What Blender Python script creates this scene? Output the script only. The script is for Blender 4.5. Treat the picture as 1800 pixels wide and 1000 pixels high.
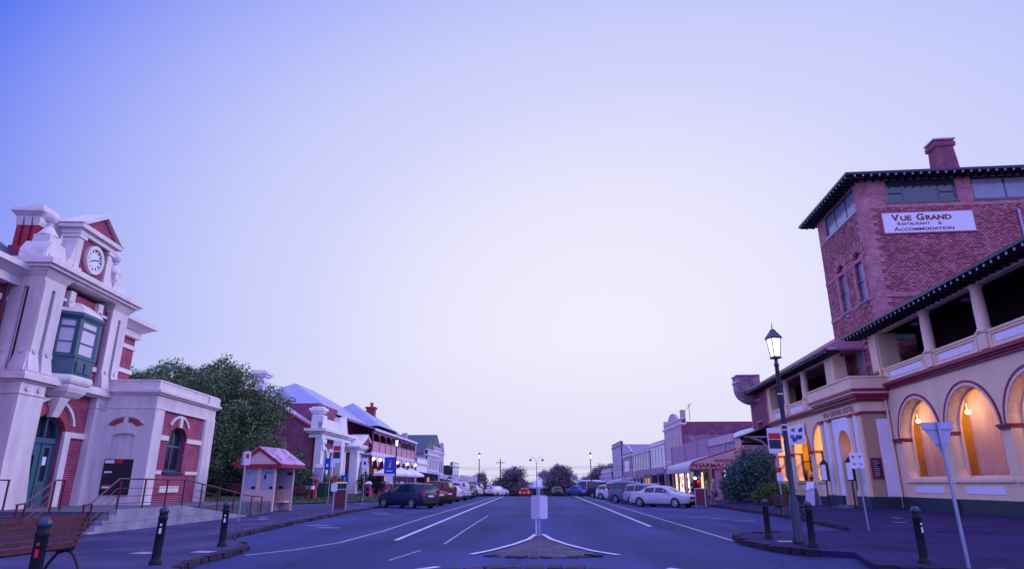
import bpy, math, random
from mathutils import Matrix, Vector
R = math.radians
for o in list(bpy.data.objects): bpy.data.objects.remove(o)
SC = bpy.context.scene
COL = SC.collection

# ---------------------------------------------------------------- camera
cd = bpy.data.cameras.new('camera'); cam = bpy.data.objects.new('camera', cd); COL.objects.link(cam)
cd.sensor_width = 36; cd.lens = 22.4; cd.clip_start = 0.1; cd.clip_end = 5000
cam.location = (0, 0, 1.6)
cam.rotation_euler = (R(90 + 17.354), 0, R(2.294))
SC.camera = cam
SC.render.resolution_x = 1024; SC.render.resolution_y = 568

# ---------------------------------------------------------------- sky, sun, exposure
SUN_EL, SUN_AZ = 30, 64          # azimuth measured from +Y towards +X
BACK1, BACK2 = (152, 162, 255), (166, 166, 255)      # unseen sky behind the camera, boosted beyond the visible sky to fill the facades
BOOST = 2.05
W = bpy.data.worlds.new('World'); SC.world = W; W.use_nodes = True
nt = W.node_tree; nt.nodes.clear()
def wn(t, **k):
    n = nt.nodes.new(t)
    for a, b in k.items(): setattr(n, a, b)
    return n
out = wn('ShaderNodeOutputWorld'); bg = wn('ShaderNodeBackground')
tc = wn('ShaderNodeTexCoord')
nrm = wn('ShaderNodeVectorMath', operation='NORMALIZE'); nt.links.new(tc.outputs['Generated'], nrm.inputs[0])
def mth(op, a, b=0.0, c=None):
    n_ = wn('ShaderNodeMath', operation=op)
    for i, v in enumerate((a, b) if c is None else (a, b, c)):
        if isinstance(v, (int, float)): n_.inputs[i].default_value = v
        else: nt.links.new(v, n_.inputs[i])
    return n_.outputs[0]
sx = wn('ShaderNodeSeparateXYZ'); nt.links.new(nrm.outputs[0], sx.inputs[0])
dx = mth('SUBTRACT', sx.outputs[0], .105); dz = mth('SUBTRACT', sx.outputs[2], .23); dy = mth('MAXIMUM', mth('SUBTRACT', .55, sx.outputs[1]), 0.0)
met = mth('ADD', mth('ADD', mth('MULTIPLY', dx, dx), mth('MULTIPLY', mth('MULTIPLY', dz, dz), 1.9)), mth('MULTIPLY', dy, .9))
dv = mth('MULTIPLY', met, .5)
ramp = wn('ShaderNodeValToRGB'); cr = ramp.color_ramp; cr.interpolation = 'LINEAR'
def lin(c): return tuple(((v / 255 / 12.92) if v / 255 < .04045 else ((v / 255 + .055) / 1.055) ** 2.4) for v in c) + (1,)
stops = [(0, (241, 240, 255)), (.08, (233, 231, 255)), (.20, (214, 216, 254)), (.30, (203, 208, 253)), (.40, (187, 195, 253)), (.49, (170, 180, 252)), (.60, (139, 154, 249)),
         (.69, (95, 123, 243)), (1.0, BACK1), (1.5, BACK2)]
cr.elements.remove(cr.elements[1])
cr.elements[0].position = 0; cr.elements[0].color = lin(stops[0][1])
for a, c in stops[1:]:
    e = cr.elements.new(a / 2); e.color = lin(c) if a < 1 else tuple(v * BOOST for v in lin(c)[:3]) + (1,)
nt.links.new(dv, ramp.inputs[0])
sep = wn('ShaderNodeSeparateXYZ'); nt.links.new(nrm.outputs[0], sep.inputs[0])
mr = wn('ShaderNodeMapRange'); mr.inputs['From Min'].default_value = 0.0; mr.inputs['From Max'].default_value = 0.20
mr.inputs['To Min'].default_value = 0.8; mr.inputs['To Max'].default_value = 0.0
nt.links.new(sep.outputs['Z'], mr.inputs['Value'])
mixc = wn('ShaderNodeMix', data_type='RGBA'); mixc.inputs[7].default_value = lin((226, 219, 246))
nt.links.new(mr.outputs[0], mixc.inputs[0]); nt.links.new(ramp.outputs[0], mixc.inputs[6])
sky = wn('ShaderNodeTexSky', sky_type='NISHITA'); sky.sun_disc = False
sky.sun_elevation = R(SUN_EL); sky.sun_rotation = R(SUN_AZ)
sc = wn('ShaderNodeVectorMath', operation='SCALE'); sc.inputs['Scale'].default_value = 0.002
nt.links.new(sky.outputs[0], sc.inputs[0])
ad = wn('ShaderNodeVectorMath', operation='ADD'); nt.links.new(mixc.outputs[2], ad.inputs[0]); nt.links.new(sc.outputs[0], ad.inputs[1])
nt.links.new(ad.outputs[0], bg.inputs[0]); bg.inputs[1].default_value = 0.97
nt.links.new(bg.outputs[0], out.inputs[0])
sl = bpy.data.lights.new('sun', 'SUN'); sun = bpy.data.objects.new('sun', sl); COL.objects.link(sun)
sl.energy = 1.6; sl.angle = R(30); sl.color = (0.86, 0.84, 1.0)
sd = Vector((math.sin(R(SUN_AZ)) * math.cos(R(SUN_EL)), math.cos(R(SUN_AZ)) * math.cos(R(SUN_EL)), math.sin(R(SUN_EL))))
sun.rotation_euler = sd.to_track_quat('Z', 'Y').to_euler()
vs = SC.view_settings; vs.view_transform = 'Standard'; vs.look = 'None'; vs.exposure = 0.0; vs.gamma = 1

# ---------------------------------------------------------------- mesh builder
def frame(x=0, y=0, z=0, ang=0): return Matrix.Translation((x, y, z)) @ Matrix.Rotation(R(ang), 4, 'Z')
class MB:
    def __init__(s, M=None):
        s.v = []; s.f = []; s.m = []; s.M = M or Matrix(); s.mi = 0
    def at(s, M): s.M = M; return s
    def mat(s, i): s.mi = i; return s
    def add(s, vs, fs):
        b = len(s.v)
        for p in vs: s.v.append(tuple(s.M @ Vector(p)))
        for f in fs: s.f.append(tuple(b + i for i in f)); s.m.append(s.mi)
        return s
    def quad(s, *p): return s.add(p, [tuple(range(len(p)))])
    def box(s, x0, x1, y0, y1, z0, z1):
        v = [(x, y, z) for z in (z0, z1) for y in (y0, y1) for x in (x0, x1)]
        return s.add(v, [(0, 2, 3, 1), (4, 5, 7, 6), (0, 1, 5, 4), (2, 6, 7, 3), (0, 4, 6, 2), (1, 3, 7, 5)])
    def wedge(s, b, t):  # bottom rect (x0,x1,y0,y1,z) top rect
        v = [(b[0], b[2], b[4]), (b[1], b[2], b[4]), (b[0], b[3], b[4]), (b[1], b[3], b[4]), (t[0], t[2], t[4]), (t[1], t[2], t[4]), (t[0], t[3], t[4]), (t[1], t[3], t[4])]
        return s.add(v, [(0, 2, 3, 1), (4, 5, 7, 6), (0, 1, 5, 4), (2, 6, 7, 3), (0, 4, 6, 2), (1, 3, 7, 5)])
    def prism_y(s, pts, y0, y1):  # polygon in xz extruded along y; pts counter-clockwise seen from -y
        n = len(pts)
        s.add([(x, y0, z) for x, z in pts] + [(x, y1, z) for x, z in pts],
              [tuple(range(n)), tuple(range(2 * n - 1, n - 1, -1))] + [(i, i + n, (i + 1) % n + n, (i + 1) % n) for i in range(n)])
        return s
    def prism_x(s, pts, x0, x1):  # polygon in (y,z) extruded along x
        n = len(pts)
        return s.add([(x0, y, z) for y, z in pts] + [(x1, y, z) for y, z in pts],
              [tuple(range(n - 1, -1, -1)), tuple(range(n, 2 * n))] + [(i, (i + 1) % n, (i + 1) % n + n, i + n) for i in range(n)])
    def prism_z(s, pts, z0, z1):
        n = len(pts)
        return s.add([(x, y, z0) for x, y in pts] + [(x, y, z1) for x, y in pts],
              [tuple(range(n - 1, -1, -1)), tuple(range(n, 2 * n))] + [(i, (i + 1) % n, (i + 1) % n + n, i + n) for i in range(n)])
    def lathe(s, prof, cx=0, cy=0, n=12, z0=0):  # prof [(r,z)]
        vs = []; fs = []; k = len(prof)
        for r, z in prof:
            for i in range(n):
                a = 2 * math.pi * i / n; vs.append((cx + r * math.cos(a), cy + r * math.sin(a), z0 + z))
        for j in range(k - 1):
            for i in range(n):
                fs.append((j * n + i, j * n + (i + 1) % n, (j + 1) * n + (i + 1) % n, (j + 1) * n + i))
        fs.append(tuple(range(n - 1, -1, -1))); fs.append(tuple(range((k - 1) * n, k * n)))
        return s.add(vs, fs)
    def tube(s, pts, r, n=6, closed=False):
        P = [Vector(p) for p in pts]; vs = []; fs = []; k = len(P)
        up = Vector((0, 0, 1))
        for j in range(k):
            if closed: t = P[(j + 1) % k] - P[j - 1]
            else: t = P[min(j + 1, k - 1)] - P[max(j - 1, 0)]
            t.normalize()
            a = t.cross(up)
            if a.length < 0.05: a = t.cross(Vector((0, 1, 0)))
            a.normalize(); b = a.cross(t)
            rr = r[j] if isinstance(r, (list, tuple)) else r
            for i in range(n):
                w = 2 * math.pi * i / n; vs.append(tuple(P[j] + a * rr * math.cos(w) + b * rr * math.sin(w)))
        for j in range(k if closed else k - 1):
            q = (j + 1) % k
            for i in range(n): fs.append((j * n + i, j * n + (i + 1) % n, q * n + (i + 1) % n, q * n + i))
        if not closed: fs.append(tuple(range(n - 1, -1, -1))); fs.append(tuple(range((k - 1) * n, k * n)))
        return s.add(vs, fs)
    def disc_y(s, cx, cz, r, y0, y1, n=20, sx=1):  # cylinder whose axis is y
        return s.prism_y([(cx + sx * r * math.cos(2 * math.pi * i / n), cz + r * math.sin(2 * math.pi * i / n)) for i in range(n)], y0, y1)
    def arch_wall(s, x0, x1, z0, z1, ops, t, n=14, y=0):
        """front face at y with openings (xa,xb,za,zs,rise) and reveals t deep"""
        cur = x0
        for xa, xb, za, zs, rise in sorted(ops):
            if xa > cur: s.quad((cur, y, z0), (xa, y, z0), (xa, y, z1), (cur, y, z1))
            if za > z0:
                s.quad((xa, y, z0), (xb, y, z0), (xb, y, za), (xa, y, za))
            s.quad((xa, y, za), (xb, y, za), (xb, y + t, za), (xa, y + t, za))
            s.quad((xa, y, za), (xa, y + t, za), (xa, y + t, zs), (xa, y, zs))
            s.quad((xb, y + t, za), (xb, y, za), (xb, y, zs), (xb, y + t, zs))
            cx = (xa + xb) / 2; hw = (xb - xa) / 2
            k = n if rise > 0 else 1
            pr = [(cx - hw * math.cos(math.pi * i / k), zs + rise * math.sin(math.pi * i / k)) for i in range(k + 1)]
            for (ax, az), (bx, bz) in zip(pr, pr[1:]):
                s.quad((ax, y, az), (bx, y, bz), (bx, y, z1), (ax, y, z1))
                s.quad((ax, y + t, az), (bx, y + t, bz), (bx, y, bz), (ax, y, az))
            cur = xb
        if x1 > cur: s.quad((cur, y, z0), (x1, y, z0), (x1, y, z1), (cur, y, z1))
        return s
    def arc_band(s, cx, zs, ri, ro, y0, y1, rise=1.0, n=16, a0=0, a1=180):
        """moulding that follows an arch; rise scales height"""
        vs = []; fs = []
        for i in range(n + 1):
            a = R(a0 + (a1 - a0) * i / n); c, q = math.cos(a), math.sin(a) * rise
            vs += [(cx + ri * c, y0, zs + ri * q), (cx + ro * c, y0, zs + ro * q), (cx + ro * c, y1, zs + ro * q), (cx + ri * c, y1, zs + ri * q)]
        for i in range(n):
            b = i * 4
            for k in range(4): fs.append((b + k, b + (k + 1) % 4, b + 4 + (k + 1) % 4, b + 4 + k))
        fs.append((3, 2, 1, 0)); fs.append((n * 4, n * 4 + 1, n * 4 + 2, n * 4 + 3))
        return s.add(vs, fs)
    def text(s, txt, size, M, depth=0.012, bold=0.0, align='LEFT', sx=1.0):
        c = bpy.data.curves.new('lettering', 'FONT'); c.body = txt; c.size = size; c.extrude = depth; c.offset = bold; c.align_x = align; c.resolution_u = 3
        o = bpy.data.objects.new('lettering', c); COL.objects.link(o)
        dg = bpy.context.evaluated_depsgraph_get(); dg.update(); me = bpy.data.meshes.new_from_object(o.evaluated_get(dg))
        # text lies in xy; stand it up in xz facing -y
        T = M @ Matrix.Rotation(R(90), 4, 'X') @ Matrix.Diagonal((sx, 1, 1, 1))
        s.add([tuple(T @ v.co) for v in me.vertices], [tuple(p.vertices) for p in me.polygons])
        bpy.data.objects.remove(o); bpy.data.curves.remove(c); bpy.data.meshes.remove(me)
        return s
    def build(s, name, mats, parent=None, smooth=None, label=None):
        me = bpy.data.meshes.new(name); me.from_pydata(s.v, [], s.f)
        if not isinstance(mats, (list, tuple)): mats = [mats]
        for m in mats: me.materials.append(MAT(m))
        if len(mats) > 1: me.polygons.foreach_set('material_index', s.m)
        me.validate(); me.update()
        if smooth:
            me.polygons.foreach_set('use_smooth', [True] * len(me.polygons))
            me.set_sharp_from_angle(angle=R(smooth))
        o = bpy.data.objects.new(name, me); COL.objects.link(o)
        if parent: o.parent = parent
        if label: o['label'] = label
        return o
def tag(o, label, cat, group=None, kind=None):
    o['label'] = label; o['category'] = cat
    if group: o['group'] = group
    if kind: o['kind'] = kind
    return o
def thing(name, label, cat, loc=(0, 0, 0), rz=0, group=None):
    o = bpy.data.objects.new(name, None); COL.objects.link(o)
    o.location = loc; o.rotation_euler = (0, 0, R(rz)); o.empty_display_size = .3
    return tag(o, label, cat, group)
def struct(name, mb, m, smooth=None, kind='structure'):
    o = mb.build(name, m, None, smooth); o['kind'] = kind; return o
def copy_thing(root, loc, rz, label):
    r = root.copy(); COL.objects.link(r); r.location = loc; r.rotation_euler = (0, 0, R(rz)); r['label'] = label
    for ch in list(root.children):
        c = ch.copy(); COL.objects.link(c); c.parent = r
        for g in list(ch.children):
            d = g.copy(); COL.objects.link(d); d.parent = c
    return r

# ---------------------------------------------------------------- materials
_M = {}; _DEF = {}
def defmat(name, fn): _DEF[name] = fn
def MAT(name):
    if name not in _M:
        m = bpy.data.materials.new(name); m.use_nodes = True; n = m.node_tree
        _DEF[name](m, n, n.nodes['Principled BSDF']); _M[name] = m
    return _M[name]
def N(n, t, **k):
    x = n.nodes.new(t)
    for a, b in k.items(): setattr(x, a, b)
    return x
def _basic(col, rough=.6, var=.12, scale=3.0, bump=0.0, metal=0, bscale=60, spec=.4, emit=None, es=0, island=0.0, streak=False):
    def f(m, n, p):
        p.inputs['Roughness'].default_value = rough; p.inputs['Metallic'].default_value = metal
        p.inputs['Specular IOR Level'].default_value = spec
        tcn = N(n, 'ShaderNodeTexCoord')
        no = N(n, 'ShaderNodeTexNoise'); no.inputs['Scale'].default_value = scale; no.inputs['Detail'].default_value = 8; no.inputs['Roughness'].default_value = .65
        if streak:
            mp = N(n, 'ShaderNodeMapping'); mp.inputs['Scale'].default_value = (1, 1, .18)
            n.links.new(tcn.outputs['Object'], mp.inputs[0]); n.links.new(mp.outputs[0], no.inputs[0])
        else: n.links.new(tcn.outputs['Object'], no.inputs[0])
        mx = N(n, 'ShaderNodeMix', data_type='RGBA')
        mx.inputs[6].default_value = tuple(c * (1 - var) for c in col) + (1,); mx.inputs[7].default_value = tuple(min(1, c * (1 + var)) for c in col) + (1,)
        mr = N(n, 'ShaderNodeMapRange'); mr.inputs[1].default_value = .32; mr.inputs[2].default_value = .68
        n.links.new(no.outputs[0], mr.inputs[0])
        n.links.new(mr.outputs[0], mx.inputs[0]); last = mx.outputs[2]
        if island:
            g = N(n, 'ShaderNodeNewGeometry'); hv = N(n, 'ShaderNodeHueSaturation')
            m2 = N(n, 'ShaderNodeMapRange'); m2.inputs[3].default_value = 1 - island; m2.inputs[4].default_value = 1 + island
            n.links.new(g.outputs['Random Per Island'], m2.inputs[0]); n.links.new(m2.outputs[0], hv.inputs['Value']); n.links.new(last, hv.inputs['Color']); last = hv.outputs[0]
        n.links.new(last, p.inputs['Base Color'])
        if emit: p.inputs['Emission Color'].default_value = emit + (1,); p.inputs['Emission Strength'].default_value = es
        if bump:
            nb = N(n, 'ShaderNodeTexNoise'); nb.inputs['Scale'].default_value = bscale; nb.inputs['Detail'].default_value = 5
            n.links.new(tcn.outputs['Object'], nb.inputs[0])
            bp = N(n, 'ShaderNodeBump'); bp.inputs['Strength'].default_value = bump; bp.inputs['Distance'].default_value = .02
            n.links.new(nb.outputs[0], bp.inputs['Height']); n.links.new(bp.outputs[0], p.inputs['Normal'])
    return f
def _brick(c1, c2, mortar, w=.23, h=.086, ms=.012, bias=0.0, bump=.5, offset=.5, var=.25, flat=False):
    def f(m, n, p):
        p.inputs['Roughness'].default_value = .85; p.inputs['Specular IOR Level'].default_value = .2
        tcn = N(n, 'ShaderNodeTexCoord'); s = N(n, 'ShaderNodeSeparateXYZ'); n.links.new(tcn.outputs['Object'], s.inputs[0])
        a = N(n, 'ShaderNodeMath', operation='ADD'); n.links.new(s.outputs[0], a.inputs[0]); n.links.new(s.outputs[1], a.inputs[1])
        c = N(n, 'ShaderNodeCombineXYZ'); n.links.new(s.outputs[0] if flat else a.outputs[0], c.inputs[0]); n.links.new(s.outputs[1 if flat else 2], c.inputs[1])
        b = N(n, 'ShaderNodeTexBrick'); b.offset = offset
        b.inputs['Color1'].default_value = c1 + (1,); b.inputs['Color2'].default_value = c2 + (1,); b.inputs['Mortar'].default_value = mortar + (1,)
        b.inputs['Scale'].default_value = 1; b.inputs['Mortar Size'].default_value = ms; b.inputs['Brick Width'].default_value = w; b.inputs['Row Height'].default_value = h; b.inputs['Bias'].default_value = bias
        n.links.new(c.outputs[0], b.inputs['Vector'])
        no = N(n, 'ShaderNodeTexNoise'); no.inputs['Scale'].default_value = 1.4; no.inputs['Detail'].default_value = 9; n.links.new(tcn.outputs['Object'], no.inputs[0])
        mr = N(n, 'ShaderNodeMapRange'); mr.inputs[1].default_value = .3; mr.inputs[2].default_value = .7; mr.inputs[3].default_value = 1 - var; mr.inputs[4].default_value = 1 + var
        n.links.new(no.outputs[0], mr.inputs[0])
        hv = N(n, 'ShaderNodeHueSaturation'); n.links.new(b.outputs[0], hv.inputs['Color']); n.links.new(mr.outputs[0], hv.inputs['Value'])
        n.links.new(hv.outputs[0], p.inputs['Base Color'])
        if bump:
            bp = N(n, 'ShaderNodeBump'); bp.inputs['Strength'].default_value = bump; bp.inputs['Distance'].default_value = .01; bp.invert = True
            n.links.new(b.outputs['Fac'], bp.inputs['Height']); n.links.new(bp.outputs[0], p.inputs['Normal'])
    return f
def D(name, col, **k): defmat(name, _basic(col, **k))
def lit(name, col, strength): defmat(name, _basic(col, emit=col, es=strength, var=.05))
def _metal_sheet(col, pitch=.4):  # corrugated / standing-seam look along local x
    def f(m, n, p):
        _basic(col, rough=.45, var=.12, scale=.8)(m, n, p)
        tcn = N(n, 'ShaderNodeTexCoord'); s = N(n, 'ShaderNodeSeparateXYZ'); n.links.new(tcn.outputs['Object'], s.inputs[0])
        sn_ = N(n, 'ShaderNodeSeparateXYZ'); n.links.new(tcn.outputs['Normal'], sn_.inputs[0])
        def mm(op, p_, q_=None):
            z_ = N(n, 'ShaderNodeMath', operation=op); n.links.new(p_, z_.inputs[0])
            if q_ is not None: n.links.new(q_, z_.inputs[1])
            return z_.outputs[0]
        gx = mm('GREATER_THAN', mm('ABSOLUTE', sn_.outputs[1]), mm('ABSOLUTE', sn_.outputs[0]))
        mxx = N(n, 'ShaderNodeMix'); n.links.new(gx, mxx.inputs[0]); n.links.new(s.outputs[1], mxx.inputs[2]); n.links.new(s.outputs[0], mxx.inputs[3])
        wv = N(n, 'ShaderNodeMath', operation='MULTIPLY'); wv.inputs[1].default_value = 2 * math.pi / pitch; n.links.new(mxx.outputs[0], wv.inputs[0])
        sn = N(n, 'ShaderNodeMath', operation='SINE'); n.links.new(wv.outputs[0], sn.inputs[0])
        bp = N(n, 'ShaderNodeBump'); bp.inputs['Strength'].default_value = .6; bp.inputs['Distance'].default_value = .03
        n.links.new(sn.outputs[0], bp.inputs['Height']); n.links.new(bp.outputs[0], p.inputs['Normal'])
    return f
D('render_cream', (.64, .55, .59), var=.20, scale=1.6, bump=.15, rough=.7, streak=True)
D('render_trim', (.68, .59, .61), var=.12, scale=2, rough=.65)
D('white_paint', (.72, .68, .74), var=.14, scale=2, rough=.5, streak=True)
D('hotel_cream', (.76, .55, .41), var=.08, scale=1.1, rough=.75, bump=.1, streak=True)
D('hotel_trim', (.78, .56, .47), var=.05, scale=2, rough=.7)
D('maroon_paint', (.24, .012, .06), var=.15, scale=2, rough=.5)
D('red_paint', (.34, .015, .05), var=.15, scale=3, rough=.5)
D('panel_lilac', (.72, .68, .88), var=.05, rough=.5)
D('plinth_dark', (.020, .035, .065), var=.25, scale=1.5, rough=.6)
D('eave_dark', (.025, .02, .035), var=.2, rough=.6)
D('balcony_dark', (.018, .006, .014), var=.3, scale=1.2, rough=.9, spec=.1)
D('teal_paint', (.045, .105, .155), var=.12, scale=3, rough=.4)
D('slate', (.035, .05, .10), var=.3, scale=5, rough=.5)
defmat('metal_roof', _metal_sheet((.28, .29, .46), .5))
defmat('metal_roof_pale', _metal_sheet((.40, .40, .58), .3))
D('tile_roof', (.26, .11, .18), var=.4, scale=8, rough=.8, bump=.8, bscale=14)
defmat('brick_red', _brick((.33, .022, .070), (.21, .018, .055), (.34, .17, .28), ms=.012))
defmat('brick_pink_red', _brick((.34, .045, .06), (.26, .035, .05), (.26, .10, .13), w=.1, h=.086, ms=.01))
defmat('brick_brown', _brick((.24, .04, .09), (.16, .03, .07), (.28, .16, .25), ms=.010))
defmat('brick_diaper', _brick((.58, .36, .46), (.29, .085, .13), (.21, .04, .06), w=.25, h=.115, ms=.030, bias=.15, var=.22, bump=.25))
defmat('brick_pink', _brick((.52, .20, .25), (.36, .11, .16), (.44, .26, .32), w=.24, h=.10, ms=.012, bias=0.1))
defmat('stone_wall', _brick((.34, .24, .32), (.23, .13, .21), (.26, .16, .22), w=.5, h=.22, ms=.03, bump=.8, var=.4))
defmat('bluestone', _brick((.055, .035, .075), (.020, .015, .035), (.02, .018, .03), w=.55, h=.5, ms=.03, bump=.8, var=.4))
defmat('concrete_block', _brick((.30, .28, .37), (.26, .25, .34), (.16, .15, .21), w=1.1, h=.4, ms=.008, var=.3))
D('concrete', (.21, .20, .28), var=.3, scale=2, rough=.85, bump=.3)
D('steps_dark', (.10, .095, .15), var=.35, scale=3, rough=.85, bump=.3)
D('black_paint', (.010, .010, .024), var=.25, rough=.5, spec=.18)
D('lamp_blue', (.018, .028, .07), var=.2, rough=.35)
D('galvanised', (.30, .34, .50), var=.15, scale=8, rough=.4, metal=.4)
D('sign_grey', (.40, .38, .55), var=.08, scale=4, rough=.5)
D('sign_white', (.72, .70, .85), var=.04, rough=.5)
D('sign_red', (.55, .02, .03), var=.05, rough=.4)
D('sign_blue', (.01, .06, .50), var=.05, rough=.4)
D('sign_yellow', (.75, .45, .05), var=.05, rough=.4)
D('sign_board_white', (.66, .60, .80), var=.08, scale=3, rough=.6)
D('worn_roof', (.36, .20, .36), var=.75, scale=2.2, rough=.6)
D('ink_black', (.015, .012, .03), var=.1, rough=.6)
D('ink_maroon', (.20, .02, .05), var=.1, rough=.6)
D('ink_faded', (.34, .15, .20), var=.1, rough=.6)
D('rail_maroon', (.11, .015, .04), var=.15, rough=.4)
D('bench_wood', (.085, .018, .03), var=.45, scale=9, rough=.6, bump=.3)
D('cast_iron', (.015, .015, .03), var=.2, rough=.5)
D('bluegreen_glass', (.022, .04, .07), var=.1, rough=.12, spec=.9)
D('glass_dark', (.012, .013, .03), var=.3, scale=1, rough=.12, spec=.3)
D('glass_sky', (.22, .22, .38), var=.12, scale=.7, rough=.12, spec=.8)
D('blind_pale', (.60, .54, .66), var=.05, rough=.5)
D('curtain_pink', (.50, .32, .40), var=.12, scale=1.5, rough=.9)
D('curtain_amber', (.60, .36, .10), var=.15, scale=1.2, rough=.9)
D('amber_wall', (.50, .25, .06), var=.25, scale=1.3, rough=.9)
D('rubber', (.010, .010, .014), var=.2, rough=.8)
D('alloy', (.45, .45, .55), var=.08, rough=.3, metal=.7)
D('chrome_trim', (.5, .5, .6), var=.05, rough=.2, metal=.9)
D('car_glass', (.010, .016, .04), var=.2, rough=.08, spec=.45)
D('car_black_trim', (.012, .012, .02), var=.1, rough=.6)
lit('tail_lamp_on', (1.0, .03, .03), 5.0)
D('tail_lens', (.45, .01, .03), var=.1, rough=.2)
D('head_lens', (.45, .46, .58), var=.1, rough=.15)
D('plate_white', (.65, .64, .75), var=.1, rough=.5)
D('plate_yellow', (.6, .5, .25), var=.1, rough=.5)
D('grass_green', (.060, .085, .045), var=.5, scale=14, rough=.9, bump=.8)
D('leaf_olive', (.10, .155, .075), var=.55, scale=.45, rough=.65, island=.55, spec=.25)
D('leaf_dark', (.035, .055, .045), var=.35, scale=.5, rough=.7, island=.5, spec=.2)
D('leaf_blue', (.055, .125, .13), var=.35, scale=.7, rough=.6, island=.5, spec=.25)
D('leaf_lime', (.075, .13, .035), var=.3, scale=.8, rough=.6, island=.5)
D('leaf_hedge', (.055, .115, .05), var=.3, scale=.8, rough=.6, island=.5)
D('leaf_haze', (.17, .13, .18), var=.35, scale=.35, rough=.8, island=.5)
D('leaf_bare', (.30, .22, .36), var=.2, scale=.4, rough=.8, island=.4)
D('bark', (.045, .032, .035), var=.4, scale=6, rough=.95, bump=.8, bscale=12)
D('lattice_pink', (.50, .25, .33), var=.1, rough=.6)
D('verandah_red', (.19, .025, .05), var=.15, rough=.6)
D('iron_lace_white', (.62, .52, .66), var=.1, rough=.6)
D('canvas_white', (.72, .66, .80), var=.06, rough=.7)
D('shop_lilac', (.40, .33, .50), var=.12, scale=1.2, rough=.7)
D('shop_mauve', (.33, .20, .32), var=.12, scale=1.2, rough=.7)
D('shop_pink', (.48, .32, .42), var=.12, scale=1.2, rough=.7)
D('shop_dark', (.045, .025, .045), var=.3, rough=.5)
D('booth_cream', (.66, .47, .48), var=.08, scale=2, rough=.6)
D('booth_poster', (.36, .37, .56), var=.06, scale=3, rough=.4)
D('bin_wood', (.13, .02, .04), var=.2, rough=.6)
D('bin_green', (.012, .06, .045), var=.1, rough=.4)
D('post_red', (.30, .012, .04), var=.1, rough=.35)
D('skin', (.50, .30, .26), var=.08, rough=.6)
D('cloth_pale', (.38, .28, .36), var=.12, scale=9, rough=.9)
D('cloth_trouser', (.24, .18, .26), var=.1, scale=9, rough=.9)
D('cloth_navy', (.02, .025, .07), var=.2, rough=.9)
D('hair_grey', (.35, .32, .36), var=.2, rough=.8)
D('hair_dark', (.02, .012, .015), var=.2, rough=.7)
D('bike_white', (.5, .48, .6), var=.05, rough=.3)
D('wire_black', (.02, .02, .03), var=.1, rough=.6)
lit('bulb', (1.0, .90, .72), 9.0)
lit('bulb_warm', (1.0, .80, .52), 5.0)
lit('window_glow', (1.0, .74, .45), 1.1)
lit('window_glow_white', (1.0, .86, .74), 1.3)
lit('window_amber', (1.0, .45, .10), .55)
defmat('lantern_glass', _basic((.9, .85, .7), rough=.3, var=.03, emit=(1.0, .88, .66), es=1.3))
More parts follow.
